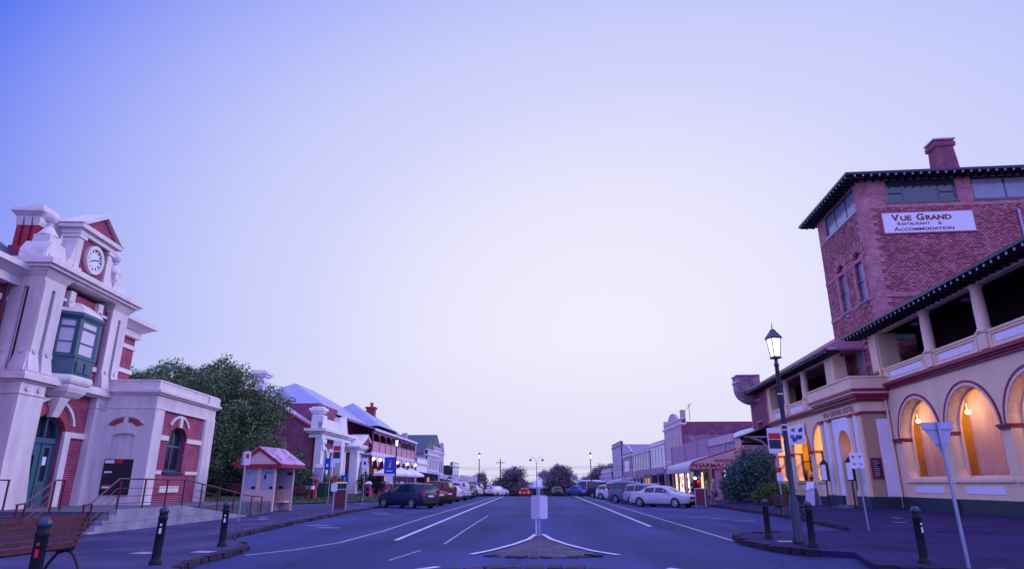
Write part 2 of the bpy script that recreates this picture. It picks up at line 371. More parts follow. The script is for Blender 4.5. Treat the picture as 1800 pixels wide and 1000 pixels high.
def _asphalt(m, n, p):
    p.inputs['Roughness'].default_value = .8; p.inputs['Specular IOR Level'].default_value = .15
    tcn = N(n, 'ShaderNodeTexCoord')
    a = N(n, 'ShaderNodeTexNoise'); a.inputs['Scale'].default_value = .35; a.inputs['Detail'].default_value = 7
    mp = N(n, 'ShaderNodeMapping'); mp.inputs['Scale'].default_value = (1.6, .16, 1)
    n.links.new(tcn.outputs['Object'], mp.inputs[0]); n.links.new(mp.outputs[0], a.inputs[0])
    b = N(n, 'ShaderNodeTexNoise'); b.inputs['Scale'].default_value = 38; b.inputs['Detail'].default_value = 6; n.links.new(tcn.outputs['Object'], b.inputs[0])
    c = N(n, 'ShaderNodeTexNoise'); c.inputs['Scale'].default_value = .12; c.inputs['Detail'].default_value = 4; n.links.new(tcn.outputs['Object'], c.inputs[0])
    ad = N(n, 'ShaderNodeMath', operation='ADD'); n.links.new(a.outputs[0], ad.inputs[0]); n.links.new(b.outputs[0], ad.inputs[1])
    ad2 = N(n, 'ShaderNodeMath', operation='ADD'); n.links.new(ad.outputs[0], ad2.inputs[0]); n.links.new(c.outputs[0], ad2.inputs[1])
    r = N(n, 'ShaderNodeValToRGB'); r.color_ramp.elements[0].position = 0.43; r.color_ramp.elements[1].position = .59
    r.color_ramp.elements[0].color = (.016, .022, .100, 1); r.color_ramp.elements[1].color = (.042, .053, .205, 1)
    dv = N(n, 'ShaderNodeMath', operation='DIVIDE'); dv.inputs[1].default_value = 3; n.links.new(ad2.outputs[0], dv.inputs[0])
    n.links.new(dv.outputs[0], r.inputs[0])
    vo = N(n, 'ShaderNodeTexVoronoi', feature='DISTANCE_TO_EDGE'); vo.inputs['Scale'].default_value = .16
    wv = N(n, 'ShaderNodeTexNoise'); wv.inputs['Scale'].default_value = .9; wv.inputs['Detail'].default_value = 6; n.links.new(tcn.outputs['Object'], wv.inputs[0])
    va = N(n, 'ShaderNodeVectorMath', operation='ADD'); n.links.new(tcn.outputs['Object'], va.inputs[0]); n.links.new(wv.outputs['Color'], va.inputs[1]); n.links.new(va.outputs[0], vo.inputs['Vector'])
    ck = N(n, 'ShaderNodeMapRange'); ck.inputs[1].default_value = .002; ck.inputs[2].default_value = .008; ck.inputs[3].default_value = .55; ck.inputs[4].default_value = 1.0; n.links.new(vo.outputs[0], ck.inputs[0])
    v2 = N(n, 'ShaderNodeTexVoronoi'); v2.inputs['Scale'].default_value = .13; v2.distance = 'CHEBYCHEV'; n.links.new(mp.outputs[0], v2.inputs['Vector'])
    pm = N(n, 'ShaderNodeMapRange'); pm.inputs[3].default_value = .82; pm.inputs[4].default_value = 1.16; sv = N(n, 'ShaderNodeSeparateColor'); n.links.new(v2.outputs['Color'], sv.inputs[0]); n.links.new(sv.outputs[0], pm.inputs[0])
    mu = N(n, 'ShaderNodeMath', operation='MULTIPLY'); n.links.new(ck.outputs[0], mu.inputs[0]); n.links.new(pm.outputs[0], mu.inputs[1])
    hv = N(n, 'ShaderNodeHueSaturation'); n.links.new(r.outputs[0], hv.inputs['Color']); n.links.new(mu.outputs[0], hv.inputs['Value']); n.links.new(hv.outputs[0], p.inputs['Base Color'])
    bp = N(n, 'ShaderNodeBump'); bp.inputs['Strength'].default_value = .35; bp.inputs['Distance'].default_value = .01
    n.links.new(b.outputs[0], bp.inputs['Height']); n.links.new(bp.outputs[0], p.inputs['Normal'])
defmat('asphalt', _asphalt)
def _paving(c0, c1):
    def f(m, n, p):
        p.inputs['Roughness'].default_value = .85; p.inputs['Specular IOR Level'].default_value = .12
        tcn = N(n, 'ShaderNodeTexCoord')
        b = N(n, 'ShaderNodeTexNoise'); b.inputs['Scale'].default_value = 22; b.inputs['Detail'].default_value = 5; n.links.new(tcn.outputs['Object'], b.inputs[0])
        a = N(n, 'ShaderNodeTexNoise'); a.inputs['Scale'].default_value = .5; a.inputs['Detail'].default_value = 7; n.links.new(tcn.outputs['Object'], a.inputs[0])
        ad = N(n, 'ShaderNodeMath', operation='ADD'); n.links.new(a.outputs[0], ad.inputs[0]); n.links.new(b.outputs[0], ad.inputs[1])
        dv = N(n, 'ShaderNodeMath', operation='DIVIDE'); dv.inputs[1].default_value = 2; n.links.new(ad.outputs[0], dv.inputs[0])
        r = N(n, 'ShaderNodeValToRGB'); r.color_ramp.elements[0].position = .40; r.color_ramp.elements[1].position = .62
        r.color_ramp.elements[0].color = c0 + (1,); r.color_ramp.elements[1].color = c1 + (1,)
        n.links.new(dv.outputs[0], r.inputs[0]); n.links.new(r.outputs[0], p.inputs['Base Color'])
        bp = N(n, 'ShaderNodeBump'); bp.inputs['Strength'].default_value = .4; bp.inputs['Distance'].default_value = .01
        n.links.new(b.outputs[0], bp.inputs['Height']); n.links.new(bp.outputs[0], p.inputs['Normal'])
    return f
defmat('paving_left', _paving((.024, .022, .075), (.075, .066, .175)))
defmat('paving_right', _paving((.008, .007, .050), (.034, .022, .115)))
defmat('bluestone_top', _brick((.085, .07, .13), (.055, .045, .085), (.10, .085, .15), w=.5, h=.26, ms=.02, var=.35, bump=.4, flat=True))
D('paint_white', (.50, .48, .62), var=.35, scale=4, rough=.6)
D('paint_worn', (.25, .24, .36), var=.4, scale=3, rough=.7)
D('paint_yellow', (.34, .27, .30), var=.3, scale=4, rough=.6)
def _shop_glass(m, n, p):
    p.inputs['Roughness'].default_value = .05; p.inputs['Base Color'].default_value = (.02, .02, .04, 1)
    t = N(n, 'ShaderNodeBsdfTransparent'); g = N(n, 'ShaderNodeBsdfGlossy'); g.inputs['Roughness'].default_value = .04
    fr = N(n, 'ShaderNodeFresnel'); fr.inputs[0].default_value = 1.35
    mx = N(n, 'ShaderNodeMixShader'); n.links.new(fr.outputs[0], mx.inputs[0]); n.links.new(t.outputs[0], mx.inputs[1]); n.links.new(g.outputs[0], mx.inputs[2])
    n.links.new(mx.outputs[0], n.nodes['Material Output'].inputs[0])
defmat('shop_glass', _shop_glass)
def _sheer(col):
    def f(m, n, p):
        _basic(col, rough=.9, var=.12, scale=1.5)(m, n, p)
        t = N(n, 'ShaderNodeBsdfTranslucent'); t.inputs[0].default_value = col + (1,)
        tr = N(n, 'ShaderNodeBsdfTransparent')
        a = N(n, 'ShaderNodeMixShader'); a.inputs[0].default_value = .55; n.links.new(p.outputs[0], a.inputs[1]); n.links.new(t.outputs[0], a.inputs[2])
        b = N(n, 'ShaderNodeMixShader'); b.inputs[0].default_value = .14; n.links.new(a.outputs[0], b.inputs[1]); n.links.new(tr.outputs[0], b.inputs[2])
        n.links.new(b.outputs[0], n.nodes['Material Output'].inputs[0])
    return f
defmat('sheer_curtain', _sheer((.74, .60, .78)))
# ================================================================ the setting
def zr(y):                       # the road climbs to a crest at y = 84 and falls beyond it
    if y < 84: return 0.0
    d = y - 84
    return -(d * d) * .0007 if d < 60 else -2.52 - (d - 60) * .05 if d < 160 else -7.5 - (d - 160) * .004
def sm(t): t = max(0, min(1, t)); return t * t * (3 - 2 * t)
LK = [(-30, -6.0), (4, -5.9), (8, -5.95), (10, -6.2), (12, -6.6), (13.2, -7.0), (14.2, -7.25), (15.4, -7.2), (16.2, -7.3), (17, -7.45), (18, -8.0), (19, -8.9), (20, -9.4), (22, -9.65), (28.2, -10.24), (39.4, -11), (46, -11.2), (60, -11.4), (90, -11.5), (1200, -11.5)]
RK = [(11.2, 20), (11.6, 14), (12.3, 10), (12.85, 7.7), (13.4, 6.4), (14.2, 6.6), (15.8, 7.1), (16.2, 6.5), (16.6, 6.05), (17.5, 5.8), (19.5, 5.72), (20.8, 5.95), (21.5, 6.45), (22.1, 8.0), (23.2, 10.4), (25, 11.1), (32.7, 12.2), (52.8, 12.9), (90, 13), (1200, 13)]
def interp(T, y):
    for (a, p), (b, q) in zip(T, T[1:]):
        if y <= b: return p + (q - p) * max(0, (y - a)) / (b - a)
    return T[-1][1]
def hl(x, y): return .13 + sm((-x - 11.5) / 9) * sm((y - 24) / 22) * .55 + zr(y)
def hr(x, y): return .13 + max(0, min(1, (x - 12) / 6)) * .22 + zr(y)
def ylist(a, b):
    ys = []; y = a
    while y < b:
        ys.append(y); y += .5 if y < 30 else 2 if y < 84 else 4 if y < 160 else 40
    return ys + [b]
# terrain far and wide
mb = MB(); YS = [-60, 0, 40, 84] + list(range(92, 250, 8)) + [300, 400, 600, 900, 1500]; XS = [-900, -300, -120, -60, 60, 120, 300, 900]
g = [(x, y, zr(y) - .06) for y in YS for x in XS]; n = len(XS)
mb.add(g, [(j * n + i, j * n + i + 1, (j + 1) * n + i + 1, (j + 1) * n + i) for j in range(len(YS) - 1) for i in range(n - 1)])
struct('ground', mb, 'grass_green')
mb = MB(); YS = ylist(-25, 400); XS = [-60, -30, -14, 0, 14, 30, 60]
g = [(x, y, zr(y)) for y in YS for x in XS]; n = len(XS)
mb.add(g, [(j * n + i, j * n + i + 1, (j + 1) * n + i + 1, (j + 1) * n + i) for j in range(len(YS) - 1) for i in range(n - 1)])
struct('road', mb, 'asphalt')
def footpath(name, T, sgn, h, m, y0):
    mb = MB(); ys = sorted(set(ylist(y0, 240) + [t[0] for t in T if y0 <= t[0] <= 240]))
    offs = [0, .3, 1.5, 3, 5, 7, 9, 12, 18, 50]; g = []
    for y in ys:
        k = interp(T, y)
        g.append((k, y, zr(y) - .03))
        for o in offs: g.append((k + sgn * o, y, h(k + sgn * o, y)))
    n = len(offs) + 1; fs = []
    for j in range(len(ys) - 1):
        for i in range(n - 1):
            q = (j * n + i, j * n + i + 1, (j + 1) * n + i + 1, (j + 1) * n + i)
            fs.append(q if sgn > 0 else q[::-1])
    mb.add(g, fs); return struct(name, mb, m)
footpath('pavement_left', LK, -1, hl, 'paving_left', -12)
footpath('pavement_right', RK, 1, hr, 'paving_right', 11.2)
# bluestone kerbs: rough blocks along the edge
def kerb(name, pts, h=.13, wd=.20, seed=1, blk=.34, z=lambda x, y: zr(y)):
    rnd = random.Random(seed); mb = MB()
    for (ax, ay), (bx, by) in zip(pts, pts[1:]):
        L = math.hypot(bx - ax, by - ay); k = max(1, round(L / blk)); a = math.degrees(math.atan2(by - ay, bx - ax))
        for i in range(k):
            u = (i + .5) / k; x, y = ax + (bx - ax) * u, ay + (by - ay) * u; l = L / k / 2 - .012
            hh = h + rnd.uniform(-.03, .015); o = rnd.uniform(-.03, .03); l *= rnd.uniform(.86, 1)
            mb.at(frame(x, y, z(x, y), a + rnd.uniform(-1.5, 1.5)))
            mb.wedge((-l, l, -wd / 2 + o, wd / 2 + o, -.05), (-l + .012, l - .012, -wd / 2 + .02 + o, wd / 2 + o, hh))
    return struct(name, mb, 'bluestone')
def kseq(T, y0, y1, off): return [(x + off, y) for y, x in T if y0 <= y <= y1]
kerb('kerb_left', kseq(LK, 8, 60, .06), seed=2)
kerb('kerb_left_far', [(-11.45, y) for y in (60, 70, 84)], seed=3, blk=2)
kerb('kerb_right', kseq(RK, 25, 60, -.06), seed=4)
kerb('kerb_bulb', [(x - .05, y) for y, x in RK if 16.1 < y < 22.2], seed=5, blk=.36, h=.16)
kerb('kerb_corner', [(x - .03, y - .04) for y, x in RK if y < 13.5][::-1], seed=6, blk=.36, h=.15)
kerb('kerb_right_far', [(12.95, y) for y in (60, 72, 84)], seed=7, blk=2)
# grass verge by the library, in front of the tree
mb = MB()
GX = [-40, -34, -28, -24, -20.5, -18.2, -16.9]; GY = [35.5, 38, 42, 46, 50, 54, 58, 62]
gv = [(x + (.0 if x < -17 else min(3.2, (y - 36) * .19)), y, hl(x + (.0 if x < -17 else min(3.2, (y - 36) * .19)), y) + .07) for y in GY for x in GX]; n = len(GX)
mb.add(gv, [(j * n + i, j * n + i + 1, (j + 1) * n + i + 1, (j + 1) * n + i) for j in range(len(GY) - 1) for i in range(n - 1)])
struct('lawn', mb, 'grass_green')
rnd = random.Random(5); mb = MB()
for i in range(9000):
    y = rnd.uniform(35.6, 61); x = rnd.uniform(-24, -17.0 + min(3.2, (y - 36) * .19)); z = hl(x, y) + .06; a = rnd.uniform(0, 6.28); s = rnd.uniform(.03, .06)
    dx, dy = math.cos(a) * s, math.sin(a) * s; hgt = rnd.uniform(.05, .11)
    mb.add([(x - dx, y - dy, z), (x + dx, y + dy, z), (x + rnd.uniform(-.04, .04), y, z + hgt)], [(0, 1, 2)])
struct('grass_blades', mb, 'grass_green', kind='stuff')['category'] = 'grass'
# painted markings
def line(pts, w, y_step=2.0, mb=None, zo=.005):
    P = []
    for (ax, ay), (bx, by) in zip(pts, pts[1:]):
        k = max(1, int(math.hypot(bx - ax, by - ay) / y_step))
        for i in range(k): P.append((ax + (bx - ax) * i / k, ay + (by - ay) * i / k))
    P.append(pts[-1]); vs = []; fs = []
    for i, (x, y) in enumerate(P):
        a = P[max(0, i - 1)]; b = P[min(len(P) - 1, i + 1)]; dx, dy = b[0] - a[0], b[1] - a[1]; l = math.hypot(dx, dy)
        nx, ny = -dy / l * w / 2, dx / l * w / 2
        vs += [(x + nx, y + ny, zr(y) + zo), (x - nx, y - ny, zr(y) + zo)]
    for i in range(len(P) - 1): fs.append((2 * i, 2 * i + 1, 2 * i + 3, 2 * i + 2))
    mb.add(vs, fs)
mb = MB()
line([(-4.27, 20.2), (-4.5, 45), (-4.8, 95)], .15, mb=mb)
line([(4.38, 27), (4.6, 50), (4.9, 95)], .15, mb=mb)
line([(-1.62, 16.2), (-1.2, 17.2), (-.72, 18.8), (-.32, 20.6), (-.12, 22.6)], .14, .5, mb=mb, zo=.02)
line([(1.85, 16.2), (1.3, 17.2), (.78, 18.8), (.36, 20.6), (.12, 22.6)], .14, .5, mb=mb, zo=.02)
line([(-2.6, 13.2), (-2.05, 13.95)], .16, mb=mb); line([(2.55, 13.9), (3.3, 12.9)], .16, mb=mb)
struct('road_marking_white', mb, 'paint_white')
mb = MB()
line([(-6.9, 15.9), (-6.2, 17.3), (-5.7, 19.3), (-5.55, 24), (-5.7, 36), (-5.5, 95)], .11, mb=mb)
line([(5.7, 20.3), (5.85, 40), (6.1, 95)], .11, mb=mb)
struct('road_marking_parking', mb, 'paint_yellow')
mb = MB()
line([(-2.65, 19), (-2.7, 26), (-2.7, 36)], .08, mb=mb); line([(-3.3, 15.0), (-3.0, 17.2)], .07, mb=mb)
for x, y in [(-9.0, 27.2), (-8.1, 25.7), (-9.2, 38.5), (-8.6, 37.1), (8.6, 33.0), (9.3, 31.2), (8.0, 34.5)]:   # worn bay symbols
    mb.at(frame(x, y, .005)); mb.quad((-.5, -.14, 0), (.45, -.18, 0), (.55, .12, 0), (-.3, .2, 0)); mb.at(Matrix())
line([(-11, 43.4), (-5.9, 43.4)], .10, mb=mb); line([(7.5, 44), (12.5, 44)], .10, mb=mb)
struct('road_marking_worn', mb, 'paint_worn')
# median island in front of the sign and the bluestone apron nearest the camera
mb = MB()
isl = [(-1.15, 16.6), (-1.2, 16.1), (-.8, 15.8), (0, 15.7), (.9, 15.8), (1.35, 16.1), (1.3, 16.6), (.95, 17.6), (.55, 19.2), (.2, 21), (.02, 21.8), (-.14, 21), (-.45, 19.2), (-.85, 17.6)]
mb.prism_z(isl, -.02, .012)
struct('traffic_island', mb, 'bluestone_top')
kerb('island_kerb', isl[1:6], h=.035, wd=.45, seed=9, blk=.3)
mb = MB()
for i in range(24):
    a = R(20 + 140 * i / 24); b = R(20 + 140 * (i + 1) / 24); cx, cy = .1, 9.6
    def pt(r, t): return (cx + r * math.cos(t), cy + r * math.sin(t) * .95)
    (p, q, r_, s_) = pt(3.3, a), pt(3.3, b), pt(4.15, b), pt(4.15, a)
    mb.add([p + (.02,), q + (.02,), r_ + (.02,), s_ + (.02,)], [(0, 3, 2, 1)])
struct('roundabout_apron', mb, 'bluestone_top')
kerb('roundabout_kerb', [(.1 + 4.22 * math.cos(R(155 - 130 * i / 24)), 9.6 + 4.22 * .95 * math.sin(R(155 - 130 * i / 24))) for i in range(25)], h=.04, wd=.5, seed=11, blk=.3)
# metal covers set in the pavements
mb = MB()
for x, y, f in [(-12.6, 30.5, hl), (-12.0, 29.0, hl), (-6.0 - 1.6, 15.3, hl), (-8.8, 15.0, hl), (14.3, 38.5, hr), (13.8, 26.5, hr), (6.6, 18.6, hr), (15, 29, hr)]:
    z = f(x, y) + .006; mb.quad((x - .24, y - .2, z), (x + .22, y - .22, z), (x + .24, y + .2, z), (x - .22, y + .22, z))
struct('pavement_cover', mb, 'paint_worn')
# ================================================================ shared building helpers
def loft(mb, rings):
    vs = []; fs = []; n = len(rings[0][0])
    for poly, z in rings: vs += [(x, y, z) for x, y in poly]
    for j in range(len(rings) - 1):
        for i in range(n): fs.append((j * n + i, j * n + (i + 1) % n, (j + 1) * n + (i + 1) % n, (j + 1) * n + i))
    fs.append(tuple(range(n - 1, -1, -1))); k = (len(rings) - 1) * n; fs.append(tuple(range(k, k + n)))
    return mb.add(vs, fs)
def cornice(mb, x0, x1, y0, y1, prof):   # stepped moulding: prof [(projection, z0, z1)] around a box footprint
    for p, a, b in prof: mb.box(x0 - p, x1 + p, y0 - p, y1 + p, a, b)
    return mb
def window(parent, M, w, z0, zs, rise, fm='teal_paint', gm='glass_dark', mull=(0,), rails=(), fw=.07, name='window', glow=None, label=None):
    """frame in a wall opening centred on local x=0; glass is its sub-part"""
    f = MB(M); hw = w / 2
    f.box(-hw, -hw + fw, 0, .08, z0, zs); f.box(hw - fw, hw, 0, .08, z0, zs); f.box(-hw + fw, hw - fw, -.01, .09, z0, z0 + fw)
    if rise: f.arc_band(0, zs, hw - fw, hw, 0, .08, rise / hw, 12)
    else: f.box(-hw + fw, hw - fw, 0, .08, zs - fw, zs)
    for x in mull: f.box(x - fw * .4, x + fw * .4, .01, .07, z0 + fw, zs + (rise * math.sqrt(max(0, 1 - (x / hw) ** 2)) - fw * .6 if rise else -fw))
    for z in rails: f.box(-hw + fw, hw - fw, .005, .075, z - fw * .45, z + fw * .45)
    o = f.build(name, fm, parent, label=label)
    g = MB(M); pts = [(-hw + .01, z0 + .01), (hw - .01, z0 + .01)]
    if rise: pts += [(hw * .98 * math.cos(math.pi * i / 12), zs + rise * .98 * math.sin(math.pi * i / 12)) for i in range(13)]
    else: pts += [(hw - .01, zs - .01), (-hw + .01, zs - .01)]
    g.prism_y(pts, .045, .055); g.build('pane', gm, o)
    return o
def rot_part(mb, M): return mb.at(M)

# ================================================================ the old post office
po = thing('post_office', 'red brick and cream post office with clock pediment and green bay window', 'building', (-16.95, 28.0, 0), 95)
# --- brick body
m = MB()
m.arch_wall(.88, 5.35, .6, 4.86, [(1.78, 3.62, 2.13, 3.62, .55)], .28, y=.10)      # annex street bay
m.quad((-4.1, 2.5, .7), (-4.1, 2.5, 5.3), (-.7, 2.5, 5.3), (-.7, 2.5, .7)) if 0 else None
m.arch_wall(-4.15, -.7, .7, 9.1, [(-4.1, -2.1, .76, 3.5, .68)], .35, y=2.48)          # tower front
m.box(-5.45, .45, 2.9, 3.6, 4.5, 9.4)
m.box(-26, 3.85, 3.5, 13.5, .2, 9.25)                                                 # main block
m.box(-3.5, -1.9, 2.36, 2.9, 9.8, 11.6); m.box(-4.7, -3.5, 2.45, 2.9, 9.8, 10.3); m.box(-1.9, -.8, 2.45, 2.9, 9.8, 10.3)
m.prism_y([(-4.0, 11.9), (-1.4, 11.9), (-2.7, 12.68)], 2.2, 2.9)                  # tympanum
m.box(.35, 6.4, .5, 4.2, .5, 5.3)
m.build('brickwork', 'brick_red', po)
# --- rendered annex walls, pilasters and tower piers
m = MB()
def Sf(x0, y0): return frame(x0, y0, 0, -90)       # south-facing wall frame: local x runs towards -y
m.box(0, .88, 0, .45, .6, 4.83); m.box(5.35, 6.55, 0, .45, .4, 4.83); m.box(5.42, 6.48, -.05, 0, .4, 4.83)
m.box(0, 6.55, .003, .6, 4.83, 5.42)
m.at(Sf(0, 2.2)).arch_wall(0, 2.2, .6, 4.85, [(.55, 1.5, 1.15, 3.6, .12)], .14, y=-.002); m.box(.4, 1.7, .14, .2, 1.0, 4.0)
m.at(Matrix()).box(.003, .4, .3, 2.6, 4.83, 5.42)
m.box(0, .4, 0, 2.6, .45, .62)
# lower piers with a battered foot
for a, b in ((-5.5, -4.12), (-.72, .5)):
    m.wedge((a - .1, b + (.18 if a < -5 else .08), 2.1, 3.45, .45), (a, b, 2.2, 3.4, 2.6)); m.box(a, b, 2.2, 3.4, 2.6, 5.2)
m.box(-2.1, -1.72, 2.38, 2.52, .7, 3.4)
# upper piers: core plus paired ribs with flared feet
for a, b in ((-5.5, -4.2), (-.78, .5)):
    m.box(a + .08, b - .08, 2.294, 3.35, 5.55, 9.1)
    w = (b - a - .2) / 2
    for x0 in (a, b - w):
        m.box(x0, x0 + w, 2.2, 2.29, 5.55, 8.95); m.wedge((x0 - .03, x0 + w + .03, 2.06, 2.2, 5.55), (x0 + .02, x0 + w - .02, 2.19, 2.2, 6.25))
        m.disc_y(x0 + w / 2, 6.3, .10, 2.13, 2.2, 12)
    m.prism_y([(a + w, 8.75), (b - w, 8.75), (b - w, 8.95), (a + w, 8.95)], 2.2, 2.29)
    m.box(a, b, 2.2, 3.4, 8.95, 9.12)
    m.wedge((a, b, 2.2, 3.4, 9.12), (a - .15, b + .15, 2.02, 3.4, 9.4))
m.at(Sf(-5.5, 3.4))
for x0 in (0, .7):
    m.box(x0, x0 + .5, -.001, .1, 5.55, 8.95); m.wedge((x0 - .03, x0 + .53, -.14, 0, 5.55), (x0 + .02, x0 + .48, -.01, 0, 6.25)); m.disc_y(x0 + .25, 6.3, .10, -.07, 0, 12)
m.box(.5, .7, -.001, .1, 8.75, 8.95)
m.at(Matrix())
m.build('rendered_wall', 'render_cream', po)
m = MB()
for x0 in (-4.90, -.19): m.box(x0, x0 + .09, 2.27, 2.292, 5.85, 8.72)
m.at(Sf(-5.5, 3.4)); m.box(.56, .64, .075, .082, 5.85, 8.72); m.at(Matrix())
m.build('pier_slot', 'shop_dark', po)
# --- ledges, cornices, bands, keystones
m = MB()
cornice(m, 0, 6.55, 0, 3.6, [(.10, 5.42, 5.50), (.20, 5.50, 5.62), (.03, 5.62, 6.0), (.06, 6.0, 6.07)])
m.box(5.3, 6.68, -.12, .5, 5.62, 6.02)
cornice(m, 0, 6.55, 0, 3.6, [(.03, 4.80, 4.88)])
cornice(m, -5.5, .5, 2.2, 3.5, [(.06, 5.16, 5.24), (.20, 5.24, 5.42), (.12, 5.42, 5.56)])
cornice(m, -5.5, .5, 2.2, 3.5, [(.16, 9.36, 9.46), (.30, 9.46, 9.58), (.42, 9.58, 9.74), (.36, 9.74, 9.82)])
m.box(-5.54, -4.08, 2.16, 3.3, 4.72, 4.76); m.box(-.76, .54, 2.16, 3.3, 4.72, 4.76)
for x in (-5.15, -4.5, -.4, .2): m.disc_y(x, 4.95, .10, 2.13, 2.2, 12)
# main block eaves and bands
m.box(-26.3, -5.5, 3.1, 3.5, 8.75, 9.05); m.wedge((-26.3, -5.5, 3.1, 3.5, 9.05), (-26.6, -5.5, 2.75, 3.5, 9.3)); m.box(-26.6, -5.6, 2.7, 3.5, 9.3, 9.5)
m.box(.5, 4.0, 3.3, 13.6, 8.7, 9.05); m.wedge((.5, 4.0, 3.2, 13.6, 9.05), (.5, 4.4, 2.85, 13.9, 9.3)); m.box(.5, 4.5, 2.75, 14, 9.3, 9.5)
m.box(-26, -5.4, 3.40, 3.5, 8.12, 8.34); m.box(-26, -5.4, 3.40, 3.5, 6.35, 6.6); m.box(.5, 3.93, 3.42, 13.5, 8.12, 8.32); m.box(.5, 3.93, 3.42, 13.5, 6.9, 7.1)
m.box(-26, -5.4, 3.38, 3.5, 5.2, 5.5)
# tower string course and scalloped brackets
m.box(-4.2, -.78, 2.38, 2.48, 8.62, 8.74); m.box(-4.2, -.78, 2.40, 2.48, 6.25, 6.45)
m.box(-4.0, -1.1, 2.40, 2.48, 8.30, 8.38)
for x in (-3.55, -1.55):
    m.box(x - .17, x + .17, 2.28, 2.48, 8.6, 9.1); m.disc_y(x, 8.58, .17, 2.28, 2.48, 14)
# annex bands, imposts, keystone, hood mould, lower plate
for a, b in ((.84, 1.74), (3.66, 5.38)): m.box(a, b, .04, .12, 3.50, 3.72)
for a, b in ((.84, 1.5), (3.95, 5.38)): m.box(a, b, .04, .12, 2.02, 2.18)
m.box(1.6, 3.5, .05, .12, 1.22, 1.5); m.box(2.58, 2.84, .0, .14, 4.17, 4.62)
m.arc_band(2.7, 3.7, 1.05, 1.17, .02, .12, .88, 14, 32, 148)
m.box(-1.75, -1.68, 2.4, 2.5, .7, 3.4); m.box(-2.12, -.72, 2.38, 2.5, 3.4, 3.62)
m.arc_band(-3.1, 3.62, 1.42, 1.55, 2.36, 2.5, .80, 16, 12, 150)
m.wedge((-3.3, -2.9, 2.3, 2.5, 4.1), (-3.4, -2.8, 2.05, 2.5, 4.85))
# blind arch on the annex side wall
m.at(Sf(0, 2.2)); m.arc_band(1.02, 3.95, .78, .86, -.06, .02, .62, 12, 20, 160); m.box(.92, 1.12, -.05, .03, 3.72, 4.42)
m.at(Matrix())
# pediment
for x in (-3.95, -1.80): m.box(x, x + .32, 2.28, 2.95, 9.8, 11.5); m.box(x - .06, x + .46, 2.22, 2.95, 9.8, 10.1); m.box(x - .06, x + .46, 2.22, 2.95, 11.35, 11.5)
m.box(-4.05, -1.38, 2.2, 3.0, 11.5, 11.72); m.box(-4.22, -1.2, 2.05, 3.05, 11.72, 11.9)
m.prism_y([(-4.3, 11.9), (-4.02, 11.9), (-2.7, 12.69), (-1.38, 11.9), (-1.1, 11.9), (-2.7, 12.88)], 2.02, 3.05)
m.arc_band(-2.72, 10.75, .47, .62, 2.2, 2.4, 1, 28, 0, 360)
def scroll(x, d):
    pts = [(x, 9.82), (x + d * .8, 9.82)]
    pts += [(x + d * (.8 - .72 * math.sin(t)), 9.95 + 1.25 * (1 - math.cos(t))) for t in [math.pi / 2 * i / 8 for i in range(9)]]
    pts += [(x, 11.3)]
    if d > 0: pts = pts[::1]
    else: pts = pts[::-1]
    m.prism_y(pts, 2.3, 2.75)
scroll(-1.5, 1); scroll(-3.95, -1)
m.build('cornice', 'render_trim', po)
# --- brick voussoirs
for k_ in range(3):
    m = MB()
    if k_ == 0: m.arc_band(-3.1, 3.5, 1.02, 1.40, 2.42, 2.5, .72, 18)
    elif k_ == 1: m.arc_band(2.7, 3.62, .93, 1.04, .06, .12, .62, 14)
    else: m.at(Sf(0, 2.2)).arc_band(1.02, 3.9, .50, .78, -.03, .02, .62, 12, 22, 158)
    m.build('voussoirs', 'brick_pink_red', po)
# --- finials
def finial(x, w, s, zt):
    f = MB(); cy = 2.85
    f.prism_y([(x - w, 9.82), (x + w, 9.82), (x + w, 10.25), (x + w * .62, 10.62), (x - w * .62, 10.62), (x - w, 10.25)], cy - w * .85, cy + w * .85)
    for q in (-.5, .5): f.disc_y(x + q * w, 10.02, .19 * s, cy - w * .85 - .07, cy - w * .85, 14)
    f.at(frame(x, cy, 0, -90))
    for q in (-.5, .5): f.disc_y(q * w, 10.02, .19 * s, -w - .06, -w, 14)
    f.at(Matrix()).box(x - .34 * s, x + .34 * s, cy - .34 * s, cy + .34 * s, 10.6, 10.95)
    f.lathe([(.38 * s, 0), (.38 * s, .05), (.28 * s, .18), (.16 * s, .36), (.09 * s, .44), (.13 * s, .48), (.09 * s, .54), (.18 * s, .60), (.245 * s, .72), (.255 * s, .82), (.20 * s, .95), (.03, 1.03)], x, cy, 16, 10.95)
    return f.build('finial', 'render_trim', po, 40)
finial(-4.95, .60, .95, 0); finial(-.2, .46, .85, 0)
# --- clock
m = MB(); m.disc_y(-2.72, 10.75, .48, 2.27, 2.33, 28); ck = m.build('clock_face', 'sign_white', po)
m = MB()
for i in range(12):
    a = math.pi * i / 6; m.at(Matrix.Translation((-2.72 + .39 * math.sin(a), 2.255, 10.75 + .39 * math.cos(a))) @ Matrix.Rotation(a, 4, 'Y')); m.box(-.02, .02, -.005, .01, -.06, .06)
for a, l, w in ((R(248), .24, .022), (R(75), .36, .016)):
    m.at(Matrix.Translation((-2.72, 2.245, 10.75)) @ Matrix.Rotation(a, 4, 'Y')); m.box(-w, w, -.005, .01, -.05, l)
m.build('clock_hands', 'ink_black', ck)
